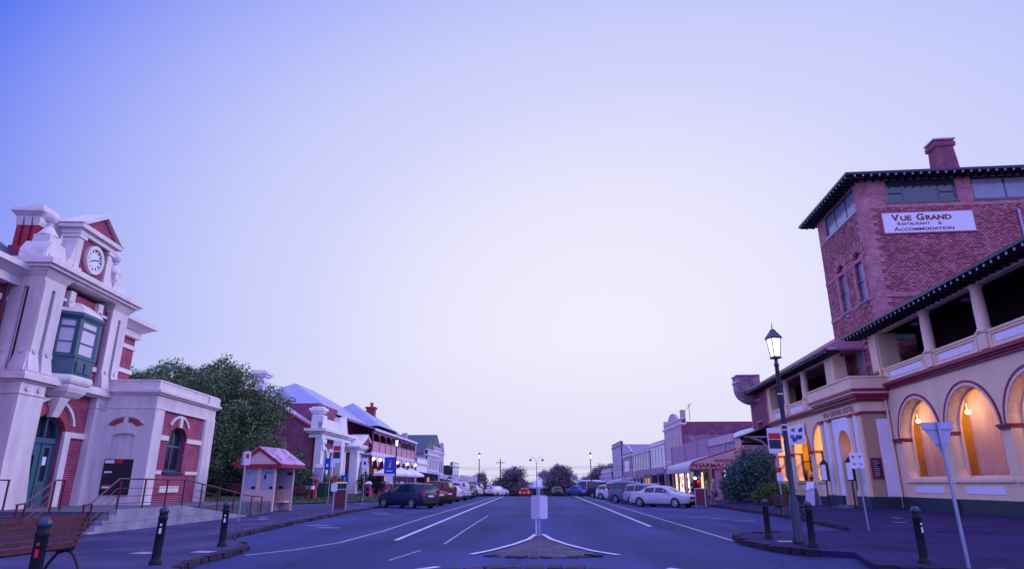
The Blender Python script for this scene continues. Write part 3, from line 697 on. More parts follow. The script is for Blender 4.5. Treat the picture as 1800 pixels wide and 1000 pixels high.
# --- chimney
ch = MB(); ch.box(-4.35, -2.8, 3.7, 4.75, 9.6, 10.8); ch.box(-4.2, -3.0, 3.85, 4.6, 10.8, 12.05)
for y in (3.78, 4.12, 4.46): ch.box(-4.28, -2.92, y, y + .2, 10.8, 12.05)
co = ch.build('chimney', 'red_paint', po)
ch = MB(); ch.box(-4.45, -2.75, 3.6, 4.85, 12.28, 12.42); ch.wedge((-4.28, -2.92, 3.75, 4.7, 12.05), (-4.5, -2.7, 3.55, 4.9, 12.28)); ch.box(-4.1, -3.1, 3.9, 4.55, 12.42, 12.7)
for y in (3.76, 4.10, 4.44):
    ch.wedge((-4.30, -2.90, y, y + .24, 11.7), (-4.36, -2.84, y - .02, y + .26, 12.05))
ch.build('chimney_cap', 'render_trim', co)
# --- slate roofs
m = MB(); m.prism_x([(2.9, 9.5), (13.9, 9.5), (8.4, 13.2)], -26.5, -4.6)
m.add([(-5, 3, 9.5), (4.3, 3, 9.5), (4.3, 13.8, 9.5), (-5, 13.8, 9.5), (-1.5, 8.4, 12.0), (-5, 8.4, 13.2)], [(0, 1, 4, 5), (1, 2, 4), (2, 3, 5, 4)])
m.build('roof', 'slate', po)
m = MB(); m.tube([(-5.95, 3.36, 9.3), (-5.75, 3.32, 8.8), (-5.75, 3.32, 5.6)], .07, 8); m.build('downpipe', 'rail_maroon', po)
# --- entrance door
dr = thing('door', '', '', (0, 0, 0)) if 0 else None
m = MB(); X0, X1 = -4.1, -2.1
m.box(X0, X0 + .1, 2.66, 2.8, .76, 3.5); m.box(X1 - .1, X1, 2.66, 2.8, .76, 3.5); m.box(X0 + .1, X1 - .1, 2.64, 2.8, 3.12, 3.32)
m.arc_band(-3.1, 3.5, .88, 1.0, 2.66, 2.8, .68, 14); m.box(-2.95, -2.86, 2.66, 2.8, 3.3, 4.1); m.box(-2.92, -2.84, 2.66, 2.8, .76, 3.12)
m.arch_wall(X0 + .1, -2.92, .76, 3.12, [(-3.83, -3.6, 1.75, 2.55, .12), (-3.42, -3.19, 1.75, 2.55, .12)], .05, y=2.70)
m.arch_wall(-2.84, X1 - .1, .76, 3.12, [(-2.68, -2.36, 1.7, 2.95, 0)], .05, y=2.70)
for cx in (-3.71, -3.31): m.box(cx - .14, cx + .14, 2.68, 2.70, .95, 1.5); m.disc_y(cx, 2.88, .1, 2.68, 2.7, 14)
m.box(-2.72, -2.32, 2.68, 2.70, .95, 1.5)
dd = m.build('door', 'teal_paint', po)
m = MB(); m.box(X0 + .1, X1 - .1, 2.75, 2.77, 1.6, 3.1); m.prism_y([(X0 + .12, 3.32), (X1 - .12, 3.32), (X1 - .12, 3.5)] + [(-3.1 + .88 * math.cos(math.pi * i / 12), 3.5 + .6 * math.sin(math.pi * i / 12)) for i in range(13)], 2.75, 2.77)
m.build('pane', 'glass_dark', dd)
m = MB(); m.box(-3.80, -3.62, 2.742, 2.748, 2.3, 2.6); m.box(-2.66, -2.4, 2.742, 2.748, 2.3, 2.62); m.build('paper_notice', 'sign_white', dd)
# --- annex windows
o = window(po, frame(2.7, .3, 0), 1.84, 2.13, 3.62, .55, mull=(0,), rails=(3.3,), fw=.1)
m = MB(); m.box(1.7, 3.75, .0, .32, 2.03, 2.13); m.build('window_sill', 'plinth_dark', o)
# --- bay window with its bowl and hood
bay = MB(); P0 = [(-1.08, .05), (-.66, -.66), (.66, -.66), (1.08, .05)]
def sc_(P, k, dx=-2.8, dy=2.45): return [(x * k + dx, y * k + dy) for x, y in P]
loft(bay, [(sc_(P0, 1.0), 5.72), (sc_(P0, 1.0), 6.42)]); loft(bay, [(sc_(P0, 1.05), 6.42), (sc_(P0, 1.05), 6.5)]); loft(bay, [(sc_(P0, 1.0), 7.98), (sc_(P0, 1.12), 8.12), (sc_(P0, 1.12), 8.24)])
loft(bay, [(sc_(P0, .9), 6.5), (sc_(P0, .9), 7.98)])
for (x, y) in P0[1:3]: bay.box(x - 2.8 - .09, x - 2.8 + .09, y + 2.45 - .01, y + 2.45 + .16, 6.5, 7.98)
for x in (-1.1, .98): bay.box(x - 2.8, x - 2.8 + .12, 2.36, 2.5, 6.5, 7.98)
bw = bay.build('bay_window', 'teal_paint', po)
def seg_win(pa, pb):
    ax, ay = pa; bx, by = pb; L = math.hypot(bx - ax, by - ay); M = frame((ax + bx) / 2 - 2.8, (ay + by) / 2 + 2.45, 0, math.degrees(math.atan2(by - ay, bx - ax)))
    f = MB(M); h = L / 2 - .07
    for x0, x1 in ((-h, -h + .1), (h - .1, h)): f.box(x0, x1, 0, .1, 6.5, 7.98)
    for z in (6.5, 7.02, 7.60, 7.92): f.box(-h + .1, h - .1, .01, .09, z, z + (.08 if z < 7 or z > 7.5 else .04))
    o = f.build('window_sash', 'teal_paint', bw); g = MB(M); g.box(-h + .1, h - .1, .045, .06, 6.55, 7.95)
    return g
gg = [seg_win(P0[i], P0[i + 1]) for i in range(3)]
m = MB()
for g_ in gg: m.v += [] ; b = len(m.v); m.v += g_.v; m.f += [tuple(b + i for i in f) for f in g_.f]; m.m += g_.m
m.build('pane', 'blind_pale', bw)
m = MB(frame(-2.8, 1.77, 0)); 
for x in (-.52, .04): m.box(x, x + .46, -.03, .0, 5.85, 6.3); m.box(x + .08, x + .40, -.04, -.03, 5.93, 6.22)
m.build('bay_panel', 'teal_paint', bw)
m = MB(); loft(m, [(sc_(P0, 1.08), 8.24), (sc_(P0, .9), 8.42), (sc_(P0, .5), 8.66), (sc_(P0, .12), 8.8)]); m.build('bay_hood', 'render_trim', po); m = MB()
loft(m, [(sc_(P0, .38), 4.80), (sc_(P0, .68), 4.90), (sc_(P0, .90), 5.08), (sc_(P0, .98), 5.26), (sc_(P0, .98), 5.4)]); loft(m, [(sc_(P0, 1.05), 5.4), (sc_(P0, 1.11), 5.5), (sc_(P0, 1.11), 5.6), (sc_(P0, 1.06), 5.72)])
m.build('bay_corbel', 'render_trim', po)
# --- notice board on the side wall and landing
nb = thing('notice_board', 'black notice board with white and red notices on the cream side wall', 'notice board', (-16.95, 28.0, 0), 95)
m = MB(Sf(0, 2.2)); m.box(.42, 1.62, -.06, .12, 1.15, 2.62); m.build('board', 'ink_black', nb)
m = MB(Sf(0, 2.2)); m.box(.46, .85, -.07, -.06, 2.45, 2.58); m.box(.5, .82, -.07, -.06, 2.05, 2.12); m.box(.5, .85, -.07, -.06, 1.42, 1.5); m.build('paper_notice', 'sign_white', nb)
m = MB(Sf(0, 2.2)); m.box(.9, 1.22, -.07, -.06, 2.45, 2.58); m.box(.5, .85, -.07, -.06, 1.52, 1.58); m.build('red_notice', 'sign_red', nb)
# ================================================================ steps, landing, ramp (world coordinates)
m = MB(); LZ = .74
m.prism_z([(-13.98, 21.45), (-13.98, 34.5), (-19.6, 34), (-24.6, 27), (-24.6, 21.45)], .0, LZ - .004)
for i in range(4): m.box(-30, -13.98, 20.25 + .3 * i, 20.25 + .3 * (i + 1), -.02, .15 * (i + 1))
tag(m.build('entrance_steps', 'steps_dark'), 'dark concrete steps and landing in front of the post office door', 'steps')
m = MB()
prof = [(20.2, -.02), (20.2, .19), (20.5, .19), (20.5, .34), (20.8, .34), (20.8, .49), (21.1, .49), (21.1, .64), (21.45, .64), (21.45, .79), (25.6, .79), (31.2, .18), (31.2, -.02)]
m.prism_x([(y, z) for y, z in prof], -13.98, -13.72)
tag(m.build('ramp_wall', 'concrete_block'), 'pale concrete block ramp wall with stepped end beside the post office steps', 'wall')
m = MB(); m.add([(-14, 25.6, LZ + .0), (-15.6, 25.6, LZ + .0), (-15.6, 31.2, .16), (-14, 31.2, .16), (-14, 25.6, 0), (-15.6, 25.6, 0), (-15.6, 31.2, 0), (-14, 31.2, 0)], [(0, 1, 2, 3), (1, 5, 6, 2), (3, 2, 6, 7)])
struct('ramp_path', m, 'concrete')
def railing(lab, runs, posts, grp='maroon handrails at the post office steps'):
    """runs: top polylines; three rails under each other; posts (x,y,z0,z1)"""
    t = thing('handrail', lab, 'handrail', (0, 0, 0), 0, grp); m = MB()
    for pts in runs: m.tube(pts, .026, 8)
    m.build('top_rail', 'rail_maroon', t); m = MB()
    for pts in runs:
        for d in (.3, .55, .78): m.tube([(x, y, z - d) for x, y, z in pts[1:-1]] if len(pts) > 3 else [(x, y, z - d) for x, y, z in pts], .012, 6)
    m.build('lower_rail', 'rail_maroon', t)
    for x, y, a, b in posts:
        m = MB(); m.box(x - .022, x + .022, y - .022, y + .022, a, b); m.build('post', 'rail_maroon', t)
def stair_rail(x, lab):
    railing(lab, [[(x, 19.95, .98), (x, 20.3, 1.02), (x, 21.4, 1.72), (x, 21.9, 1.72)]], [(x, 20.0, .1, .98), (x, 20.32, .15, 1.0), (x, 21.4, LZ, 1.70), (x, 21.85, LZ, 1.72)])
stair_rail(-17.9, 'maroon handrail at the far left of the steps, left of the green door')
stair_rail(-15.95, 'maroon handrail in the middle of the steps, beneath the green door')
railing('long maroon handrail running along the top of the concrete ramp wall', [[(-13.85, 19.95, .98), (-13.85, 20.3, 1.02), (-13.85, 21.5, 1.76), (-13.85, 25.6, 1.76), (-13.85, 31.4, 1.08), (-13.85, 33.2, .98)]],
        [(-13.85, 20.0, .1, .98), (-13.85, 20.35, .3, 1.0)] + [(-13.85, y, .78, 1.75) for y in (21.6, 23, 24.4, 25.6)] + [(-13.85, y, .76 - (y - 25.6) * .109, 1.74 - (y - 25.6) * .117) for y in (27, 28.5, 30)] + [(-13.85, 31.9, .1, 1.03), (-13.85, 33.1, .1, .98)])
# ================================================================ the grand hotel on the right (local x runs towards the camera, y into the building)
HL = (18.74, 26.99, 0); HR = -93.2
ho = thing('hotel', 'large cream and maroon hotel with arcades, balconies and a tall brick tower', 'building', HL, HR)
def lamp(loc, energy, col, r=.15, parent=None):
    l = bpy.data.lights.new('lamp_light', 'POINT'); l.energy = energy; l.color = col; l.shadow_soft_size = r
    o = bpy.data.objects.new('lamp_light', l); COL.objects.link(o); o.location = loc
    if parent: o.parent = parent
    return o
AMB = (1.0, .58, .18)
RA = [(-6.52, 3.75), (-2.08, 3.75), (2.3, 3.75), (6.65, 3.75)]          # arch centre, width (right wing)
LA = [(-19.6, 3.4), (-24.0, 3.4), (-28.5, 3.0)]
m = MB()
m.arch_wall(-9.35, 9, .3, 6.5, [(c - w / 2, c + w / 2, 1.85, 3.85, w / 2) for c, w in RA], .62)
m.arch_wall(-31.2, -15.3, .3, 6.36, [(c - w / 2, c + w / 2, 1.75, 3.85, w / 2) for c, w in LA], .55)
m.box(-31.2, -31.0, .0, 9, .3, 10); m.box(9, 9.2, 0, 8, .3, 9.9)
for c, w in RA + LA:                                                   # rounded lower corners of the openings
    for s in (-1, 1):
        x = c + s * w / 2; r = .42; z0 = 1.8
        pts = [(x, z0)] + [(x - s * r * (1 - math.sin(t)), z0 + .04 + r * (1 - math.cos(t))) for t in [math.pi / 2 * i / 6 for i in range(7)]]
        m.prism_y(pts if s < 0 else pts[::-1], .02, .45)
    m.prism_y([(c - w / 2 - .25, 1.78), (c + w / 2 + .25, 1.78), (c + w / 2 + .25, 1.66), (c - w / 2 - .25, 1.66)][::-1], -.09, .1)
# balcony parapets, corner piers
for (a, b, z0, z1) in ((-10.3, 9, 6.85, 7.6), (-31.2, -15.4, 6.7, 7.55)):
    m.box(a, b, 0, .22, z0, z1); m.box(a, b, -.05, .27, z1, z1 + .1)
m.box(-10.3, -9.1, -.02, 1.0, 6.85, 9.75); m.box(-17.3, -15.8, -.02, .8, 6.7, 9.7); m.box(-31.2, -30.4, -.02, .6, 6.7, 9.7)
m.box(-10.3, 9, 0, .35, 9.7, 9.95); m.box(-31.2, -15.4, 0, .35, 9.65, 9.9)
m.box(-15.4, -10.3, 1.45, 1.5, 6.6, 6.7)
m.build('rendered_wall', 'hotel_cream', ho)
for cx in (-4.3, 0, 4.3, -21.9, -26.2):
    m = MB(); zb = 7.7 if cx > -10 else 7.65
    m.box(cx - .3, cx + .3, -.09, .0, zb - .72, zb - .1); m.box(cx - .34, cx + .34, -.12, .3, zb - .04, zb + .04)
    m.lathe([(.30, 0), (.30, .08), (.25, .14), (.25, 1.0), (.22, 1.85), (.28, 1.93), (.28, 2.02)], cx, .12, 18, zb + .02)
    m.build('column', 'hotel_trim', ho, 40)
# parapet panels
def panels(xs, z0, z1):
    for a, b in zip(xs, xs[1:]):
        if b - a < 1.5: continue
        f = MB(); a2, b2 = a + .45, b - .45
        for (p, q, r, s) in ((a2, b2, z0, z0 + .06), (a2, b2, z1 - .06, z1), (a2, a2 + .07, z0 + .06, z1 - .06), (b2 - .07, b2, z0 + .06, z1 - .06)): f.box(p, q, -.05, 0, r, s)
        o = f.build('parapet_panel', 'hotel_trim', ho); g = MB(); g.box(a2 + .35, b2 - .35, -.02, 0, z0 + .17, z1 - .15); g.build('panel_inset', 'panel_lilac', o)
panels([-9.1, -4.3, 0, 4.3, 9], 6.95, 7.55); panels([-30.4, -26.2, -21.9, -17.3], 6.8, 7.45)
for c, w in RA + LA:
    f = MB(); f.box(c - w * .36, c + w * .36, -.02, 0, 1.18, 1.50); f.build('wall_panel', 'panel_lilac', ho)
# plinth
m = MB()
m.box(-9.35, 9, -.07, .1, 0, .95); m.box(-31.3, -15.3, -.07, .1, 0, .78)
for x in (-9.35, -4.6, -.15, 4.2): m.box(x, x + .55, -.16, -.07, 0, .95)
for x in (-31.3, -26.5, -22.05, -17.6): m.box(x, x + .5, -.14, -.07, 0, .78)
m.build('plinth', 'plinth_dark', ho)
# maroon mouldings
m = MB()
for a, b, z in ((-9.35, 9, 6.5), (-31.3, -15.3, 6.36)):
    m.box(a, b, -.10, .0, z, z + .12); m.box(a, b, -.18, 0, z + .12, z + .22); m.box(a, b, -.30, 0, z + .22, z + .35)
for c, w in RA + LA: m.arc_band(c, 3.87, w / 2 + .14, w / 2 + .23, -.06, 0, 1, 24)
def capital(x0, x1, t): m.box(x0, x1, -.09, t, 3.70, 3.80); m.box(x0 - .05, x1 + .05, -.14, t, 3.80, 3.90)
edges = [-9.35] + [v for c, w in sorted(RA) for v in (c - w / 2, c + w / 2)] + [9]
for i in range(0, len(edges), 2): capital(edges[i], edges[i + 1], .62)
edges = [-31.2] + [v for c, w in sorted(LA) for v in (c - w / 2, c + w / 2)] + [-15.3]
for i in range(0, len(edges), 2): capital(edges[i], edges[i + 1], .55)
m.build('maroon_moulding', 'maroon_paint', ho)
for c, w in RA + LA: m = MB(); m.arc_band(c, 3.87, w / 2 + .0, w / 2 + .14, -.035, 0, 1, 24); m.build('arch_moulding', 'hotel_trim', ho)
m = MB(); m.box(-31, 9, 3.5, 14, 0, 9.7); m.build('rear_wall', 'brick_brown', ho)
# interiors behind the arcades
m = MB(); m.box(-9.3, 9, 3.2, 3.3, .35, 6.4); m.box(-31, -15.4, 2.3, 2.4, .35, 6.3)
for x in (-9.3, -4.4, .05, 4.4, 8.9): m.box(x, x + .1, .62, 3.2, .35, 6.3)
for x in (-31, -26.4, -22, -15.6): m.box(x, x + .1, .55, 2.3, .35, 6.2)
m.box(-9.3, 9, .62, 3.2, 6.2, 6.3); m.box(-31, -15.4, .55, 2.3, 6.15, 6.25); m.box(-9.3, 9, .62, 3.2, .3, .4); m.box(-31, -15.4, .55, 2.3, .3, .4)
m.build('room_wall', 'amber_wall', ho)
for i, (c, w) in enumerate(RA):
    f = MB(); hw = w / 2
    f.box(c - hw, c - hw + .08, .5, .6, 1.85, 3.85); f.box(c + hw - .08, c + hw, .5, .6, 1.85, 3.85); f.box(c - hw + .08, c + hw - .08, .5, .6, 1.85, 1.95); f.arc_band(c, 3.85, hw - .08, hw, .5, .6, 1, 18)
    o = f.build('arch_window', 'hotel_trim', ho)
    g = MB(); g.quad((c - hw, .54, 1.9), (c + hw, .54, 1.9), *[(c + hw * .97 * math.cos(math.pi * k / 16), .54, 3.85 + hw * .97 * math.sin(math.pi * k / 16)) for k in range(17)]); g.build('pane', 'shop_glass', o)
    # gathered sheer curtain
    vs = []; fs = []; x0, x1 = c - hw + .38, c + hw; n = 60
    for k in range(n + 1):
        x = x0 + (x1 - x0) * k / n; y = .78 + .05 * math.sin(k * 1.15) + .03 * math.sin(k * .41)
        zt = 5.75
        vs += [(x, y, 1.8), (x + .1 * (1 - k / n), y, zt)]
    for k in range(n): fs.append((2 * k, 2 * k + 2, 2 * k + 3, 2 * k + 1))
    q = MB(); q.add(vs, fs); q.build('curtain', 'sheer_curtain', o, 60)
    q = MB(); q.lathe([(.02, .10), (.08, .07), (.11, 0), (.08, -.07), (.02, -.10)], c - hw + .62, .66, 14, 4.72); q.tube([(c - hw + .62, .66, 4.84), (c - hw + .62, .66, 5.1)], .01, 5)
    q.build('pendant_lamp', 'bulb_warm', o, 60)
    lamp((c - hw + 1.0, 1.7, 4.9), 105, AMB, .15, ho)
for i, (c, w) in enumerate(LA):
    f = MB(); hw = w / 2
    f.box(c - hw, c - hw + .1, .45, .55, 1.75, 3.85); f.box(c + hw - .1, c + hw, .45, .55, 1.75, 3.85); f.box(c - .04, c + .04, .45, .55, 1.75, 5.4); f.box(c - hw + .1, c + hw - .1, .46, .54, 3.2, 3.28)
    o = f.build('arch_window', 'eave_dark', ho)
    q = MB(); q.lathe([(.02, .1), (.1, .06), (.1, -.06), (.02, -.1)], c - .8, 1.3, 12, 4.9); q.build('pendant_lamp', 'bulb_warm', o, 60)
    lamp((c + .2, 1.5, 4.3), 260, AMB, .15, ho)
m = MB()
for k in range(14): z = 1.7 + k * .22; m.box(-30.2, -29.2, 2.18 - .02 * (k % 2), 2.3, z, z + .1)
m.box(-25.6, -25.45, 2.1, 2.3, 1.7, 5.2); m.box(-23.0, -22.85, 2.1, 2.3, 1.7, 5.2); m.box(-25.45, -23.0, 2.15, 2.3, 3.1, 3.25)
m.build('wine_rack', 'bench_wood', ho)
# balcony recesses
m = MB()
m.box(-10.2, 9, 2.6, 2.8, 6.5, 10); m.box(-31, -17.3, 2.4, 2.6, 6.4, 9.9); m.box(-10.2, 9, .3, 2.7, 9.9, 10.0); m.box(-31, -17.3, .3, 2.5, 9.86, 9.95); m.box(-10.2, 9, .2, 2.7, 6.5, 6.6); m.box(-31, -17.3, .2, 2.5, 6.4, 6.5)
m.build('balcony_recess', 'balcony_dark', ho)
m = MB()
for x in (-7.2, -2.5, 2.2): m.lathe([(.03, 0), (.25, -.06), (.25, -.14), (.03, -.2)], x, 1.2, 14, 9.9)
m.build('balcony_lamp', 'sign_grey', ho, 40)
# wing roofs with rafter tails
m = MB()
m.prism_x([(-.98, 9.98), (-.90, 9.96), (6.2, 12.7), (6.2, 13.0)], -11.5, 9)
m.add([(-11.5, -.98, 9.98), (-11.5, 6.2, 13.0), (-11.5, 6.2, 9.9), (-11.5, -.9, 9.9)], [(0, 1, 2, 3)])
m.build('roof', 'slate', ho)
m = MB()
m.add([(-36.9, -1.0, 9.95), (-14.2, -1.0, 9.95), (-17.5, 6, 13.9), (-32.0, 6, 13.9), (-36.9, 9, 9.95), (-14.2, 9, 9.95)], [(0, 1, 2, 3), (0, 3, 4), (1, 5, 2)])
m.box(-36.9, -14.2, -.98, 8, 9.82, 9.94)
m.build('tiled_roof', 'tile_roof', ho)
m = MB(); m.box(-11.5, 9, -1.04, -.97, 9.90, 10.04); m.box(-11.5, 9, -.97, 0, 9.90, 9.93); m.box(-36.9, -14.2, -1.06, -.99, 9.84, 9.99); m.box(-11.55, -11.48, -1.0, 5, 9.88, 10.06)
m.build('gutter', 'lamp_blue', ho)
m = MB()
x = -11.3
while x < 9: m.box(x, x + .09, -.93, 0.0, 9.76, 9.90); x += .46
x = -36.6
while x < -14.3: m.box(x, x + .09, -.93, 0.0, 9.70, 9.82); x += .46
m.build('rafter', 'eave_dark', ho)
m = MB()
x = -11.3
while x < 9: m.box(x, x + .09, -.96, -.93, 9.77, 9.89); x += .46
x = -36.6
while x < -14.3: m.box(x, x + .09, -.96, -.93, 9.71, 9.81); x += .46
m.build('rafter_end', 'sign_grey', ho)
# ---- portico
PX0, PX1, PY = -15.3, -9.3, -1.5
m = MB(); m.box(PX0, PX1, PY, 0, 5.42, 5.95)
m.arch_wall(PX0, PX1, .3, 5.32, [(-12.85, -11.1, .4, 3.72, .875)], .62, y=PY); m.box(-9.32, -9.30, PY, 0, .3, 5.32) 
m.at(frame(PX1, PY, 0, 90)).box(0, 1.5, 0, .2, .3, 5.32); m.at(Matrix())
m.at(frame(PX0, PY, 0, 90)).box(0, 1.5, -.0, .1, .3, 5.32); m.at(Matrix())
for x in (-15.25, -13.95, -10.85, -9.72):
    m.box(x, x + .42, PY - .12, PY, 1.12, 5.22); m.box(x - .05, x + .47, PY - .18, PY, .95, 1.15); m.box(x - .03, x + .45, PY - .16, PY, 1.15, 1.28)
m.box(PX0 - .45, PX1 + .45, PY - .45, .2, 6.62, 7.22); m.box(PX0 - .5, PX1 + .5, PY - .5, .2, 7.22, 7.30)
m.build('portico', 'hotel_cream', ho)
m = MB()
m.box(-13.45, -12.9, PY - .04, PY, .95, 5.3); m.box(-11.05, -10.88, PY - .04, PY, .95, 5.3)
m.arc_band(-11.975, 3.72, .885, 1.50, PY - .05, PY, 1, 18); m.box(-13.4, -10.9, PY - .03, PY, 4.9, 5.3)
m.box(-14.8, -13.99, PY - .04, PY, 1.0, 5.3); m.box(-10.4, -9.75, PY - .04, PY, 1.0, 5.3)
m.box(-12.9, -12.86, PY - .03, PY + .5, .4, 3.7)
m.at(frame(PX1, PY, 0, 90)); m.arch_wall(.72, 1.4, .95, 5.0, [], .1, y=-.03); m.prism_y([(.78, 1.0), (1.38, 1.0), (1.38, 4.6)] + [(1.08 + .30 * math.cos(math.pi * k / 10), 4.6 + .3 * math.sin(math.pi * k / 10)) for k in range(11)], -.05, 0)
m.at(Matrix())
m.build('portico_panel', 'panel_lilac', ho)
m = MB()
for p, a, b in ((.10, 5.95, 6.05), (.22, 6.05, 6.22), (.34, 6.22, 6.36), (.48, 6.46, 6.62)): m.box(PX0 - p, PX1 + p, PY - p, .0, a, b)
for x in (-15.25, -13.95, -10.85, -9.72): m.box(x - .06, x + .48, PY - .2, PY, 5.22, 5.36)
m.box(PX1, PX1 + .08, PY, 0, 5.30, 5.42); m.box(PX0, PX1, PY - .03, PY, 5.36, 5.42)
m.build('portico_moulding', 'maroon_paint', ho)
m = MB(); m.box(PX0 - .42, PX1 + .42, PY - .42, 0, 6.36, 6.46); m.build('portico_fillet', 'hotel_trim', ho)
for a, b in ((PX0 - .08, -13.0), (-10.95, PX1 + .08)):
    m = MB(); m.box(a, b, PY - .22, PY + .1, 0, .95)
    if a > -12: m.box(PX1, PX1 + .1, PY, 0, 0, .95)
    m.build('portico_plinth', 'plinth_dark', ho)
m = MB(); m.box(-13, -10.95, PY - .5, PY + 1.2, .2, .45); m.box(-13.2, -10.8, PY - .9, PY + 1.2, .2, .33); m.build('doorstep', 'steps_dark', ho)
m = MB(); m.box(-12.85, -11.1, PY + .6, PY + .68, .4, 2.95); m.box(-12.85, -11.1, PY + .5, PY + .62, 2.95, 3.2)
d = m.build('entrance_door', 'shop_dark', ho)
m = MB(); m.prism_y([(-12.8, 3.25), (-11.15, 3.25), (-11.15, 3.72)] + [(-11.975 + .82 * math.cos(math.pi * k / 10), 3.72 + .82 * math.sin(math.pi * k / 10)) for k in range(11)], PY + .62, PY + .64); m.build('fanlight', 'window_amber', d)
m = MB(); m.text('VUE GRAND HOTEL', .44, frame(-12.35, PY - .015, 5.52), .02, .004, 'CENTER', 1.18); m.build('lettering', 'ink_faded', ho)
m = MB(); m.at(frame(PX1, PY, 0, 90)); m.box(.1, .68, -.06, -.0, 1.85, 2.95); o = m.build('menu_board', 'red_paint', ho)
m = MB(frame(PX1, PY, 0, 90)); m.box(.16, .62, -.08, -.06, 1.92, 2.88); o2 = m.build('board_face', 'ink_black', o)
m = MB(frame(PX1, PY, 0, 90)); rr = random.Random(3)
for k in range(9): m.box(.2, .2 + rr.uniform(.2, .37), -.085, -.08, 2.0 + k * .095, 2.03 + k * .095)
m.build('chalk_line', 'sign_grey', o)
m = MB(); m.tube([(-9.22, -.12, 9.6), (-9.22, -.12, .4)], .06, 8); m.build('downpipe', 'hotel_trim', ho)
m = MB(); x = -15.2
while x < -9.4: m.tube([(x, -.2, 7.3), (x + .08, -.2, 7.55), (x + .2, -.2, 7.62), (x + .28, -.2, 7.5), (x + .2, -.2, 7.42)], .018, 4); m.tube([(x + .15, -.2, 7.3), (x + .15, -.2, 7.85)], [.02, .005], 4); x += .3
m.build('iron_cresting', 'cast_iron', ho)
# ---- tower
TX0, TX1, TY = -18.7, -11.6, 1.5
m = MB(); m.arch_wall(TX0, TX1, 6.4, 18.45, [(-16.42, -15.38, 12.75, 15.5, .52), (-13.72, -12.68, 12.75, 15.5, .52)], .2, y=TY)
m.add([(TX0, TY + .3, 6.4), (TX1, TY + .3, 6.4), (TX1, 14, 6.4), (TX0, 14, 6.4), (TX0, TY + .3, 18.45), (TX1, TY + .3, 18.45), (TX1, 14, 18.45), (TX0, 14, 18.45)], [(3, 2, 6, 7), (0, 3, 7, 4), (0, 1, 5, 4)])
m.at(frame(TX1, TY, 0, 90)); m.quad((0, 0, 6.4), (12.5, 0, 6.4), (12.5, 0, 18.45), (0, 0, 18.45)); m.at(Matrix())
m.build('tower_wall', 'brick_diaper', ho)
m = MB()
m.box(TX0, TX1, TY, TY + .3, 20.25, 20.6)
m.arch_wall(TX0, TX1, 18.45, 20.25, [(-17.3, -12.3, 18.65, 20.2, 0)], .2, y=TY)
m.at(frame(TX1, TY, 0, 90)).arch_wall(0, 12.5, 18.45, 20.6, [(1.75, 6.0, 18.8, 20.35, 0), (6.95, 11.2, 18.8, 20.35, 0)], .2); m.at(Matrix())
m.add([(TX0, TY, 18.45), (TX0, 14, 18.45), (TX0, 14, 20.6), (TX0, TY, 20.6)], [(0, 3, 2, 1)])
# quoins: toothed pink brick at the corner, bands and surrounds
for k in range(92):
    z = 6.5 + k * .13; w = .60 if (k // 2) % 2 else .86
    m.box(TX1 - w, TX1 + .025, TY - .025, TY + w, z, z + .131) if k % 1 == 0 else 0
for z in (12.55, 10.95): m.box(TX0 - .02, TX1 + .04, TY - .04, 12, z, z + .25)
m.box(TX0 - .01, TX1 - .85, TY - .03, TY, 15.35, 15.6)
for c in (-15.9, -13.2):
    for s in (-1, 1): m.box(c + s * .72 - .14, c + s * .72 + .14, TY - .07, TY, 12.6, 15.5)
    m.box(c - .3, c + .3, TY - .05, TY, 12.35, 12.54)
for z in (7.2, 8.0): pass
m.build('tower_trim', 'brick_pink', ho)
for lo in (0, 1):       # striped arches
    for c, zs, r0, r1 in ((-15.9, 15.5, .60, 1.18), (-13.2, 15.5, .60, 1.18), (-14.9, 9.8, .54, 1.08), (-12.6, 9.8, .54, 1.08)):
        m = MB(); n = 13
        for k in range(n):
            if k % 2 == lo: m.arc_band(c, zs, r0, r1, TY - .06, TY, 1.02, 2, 180 * k / n, 180 * (k + 1) / n)
        m.build('striped_arch', 'brick_pink' if lo == 0 else 'maroon_paint', ho)
for c in (-15.9, -13.2):
    o = window(ho, frame(c, TY + .12, 0), 1.04, 12.75, 15.5, .52, 'bluegreen_glass', 'glass_sky', (), (14.1,), .06)
    m = MB(); m.box(c - .62, c + .62, TY - .1, TY + .2, 12.62, 12.75); m.build('window_sill', 'teal_paint', o)
for c in (-14.9, -12.6):
    o = window(ho, frame(c, TY - .10, 0), 1.0, 7.4, 9.8, .5, 'brick_pink', 'glass_sky', (), (8.6,), .1)
o = window(ho, frame(-14.8, TY + .08, 0), 5.0, 18.65, 20.2, 0, 'bluegreen_glass', 'glass_sky', (-.9, .9), (), .09)
m = MB(); m.box(-17.35, -12.25, TY - .06, TY + .1, 18.5, 18.65); m.build('window_sill', 'sign_grey', o)
for x0, mu, rl in ((3.875, (-1.1, 1.1), ()), (9.075, (-.1,), ())):
    o = window(ho, frame(TX1, TY, 0, 90) @ frame(x0, .06, 0), 4.25, 18.8, 20.35, 0, 'bluegreen_glass', 'glass_sky' if x0 > 5 else 'bluegreen_glass', mu, rl, .11)
    m = MB(frame(TX1, TY, 0, 90) @ frame(x0, .0, 0))
    if x0 < 5: m.box(-2.0, -1.15, .02, .1, 19.45, 19.52); m.box(1.15, 2.0, .02, .1, 19.45, 19.52)
    m.box(-2.2, 2.2, -.06, .1, 18.72, 18.8); m.build('window_rail', 'bluegreen_glass', o)
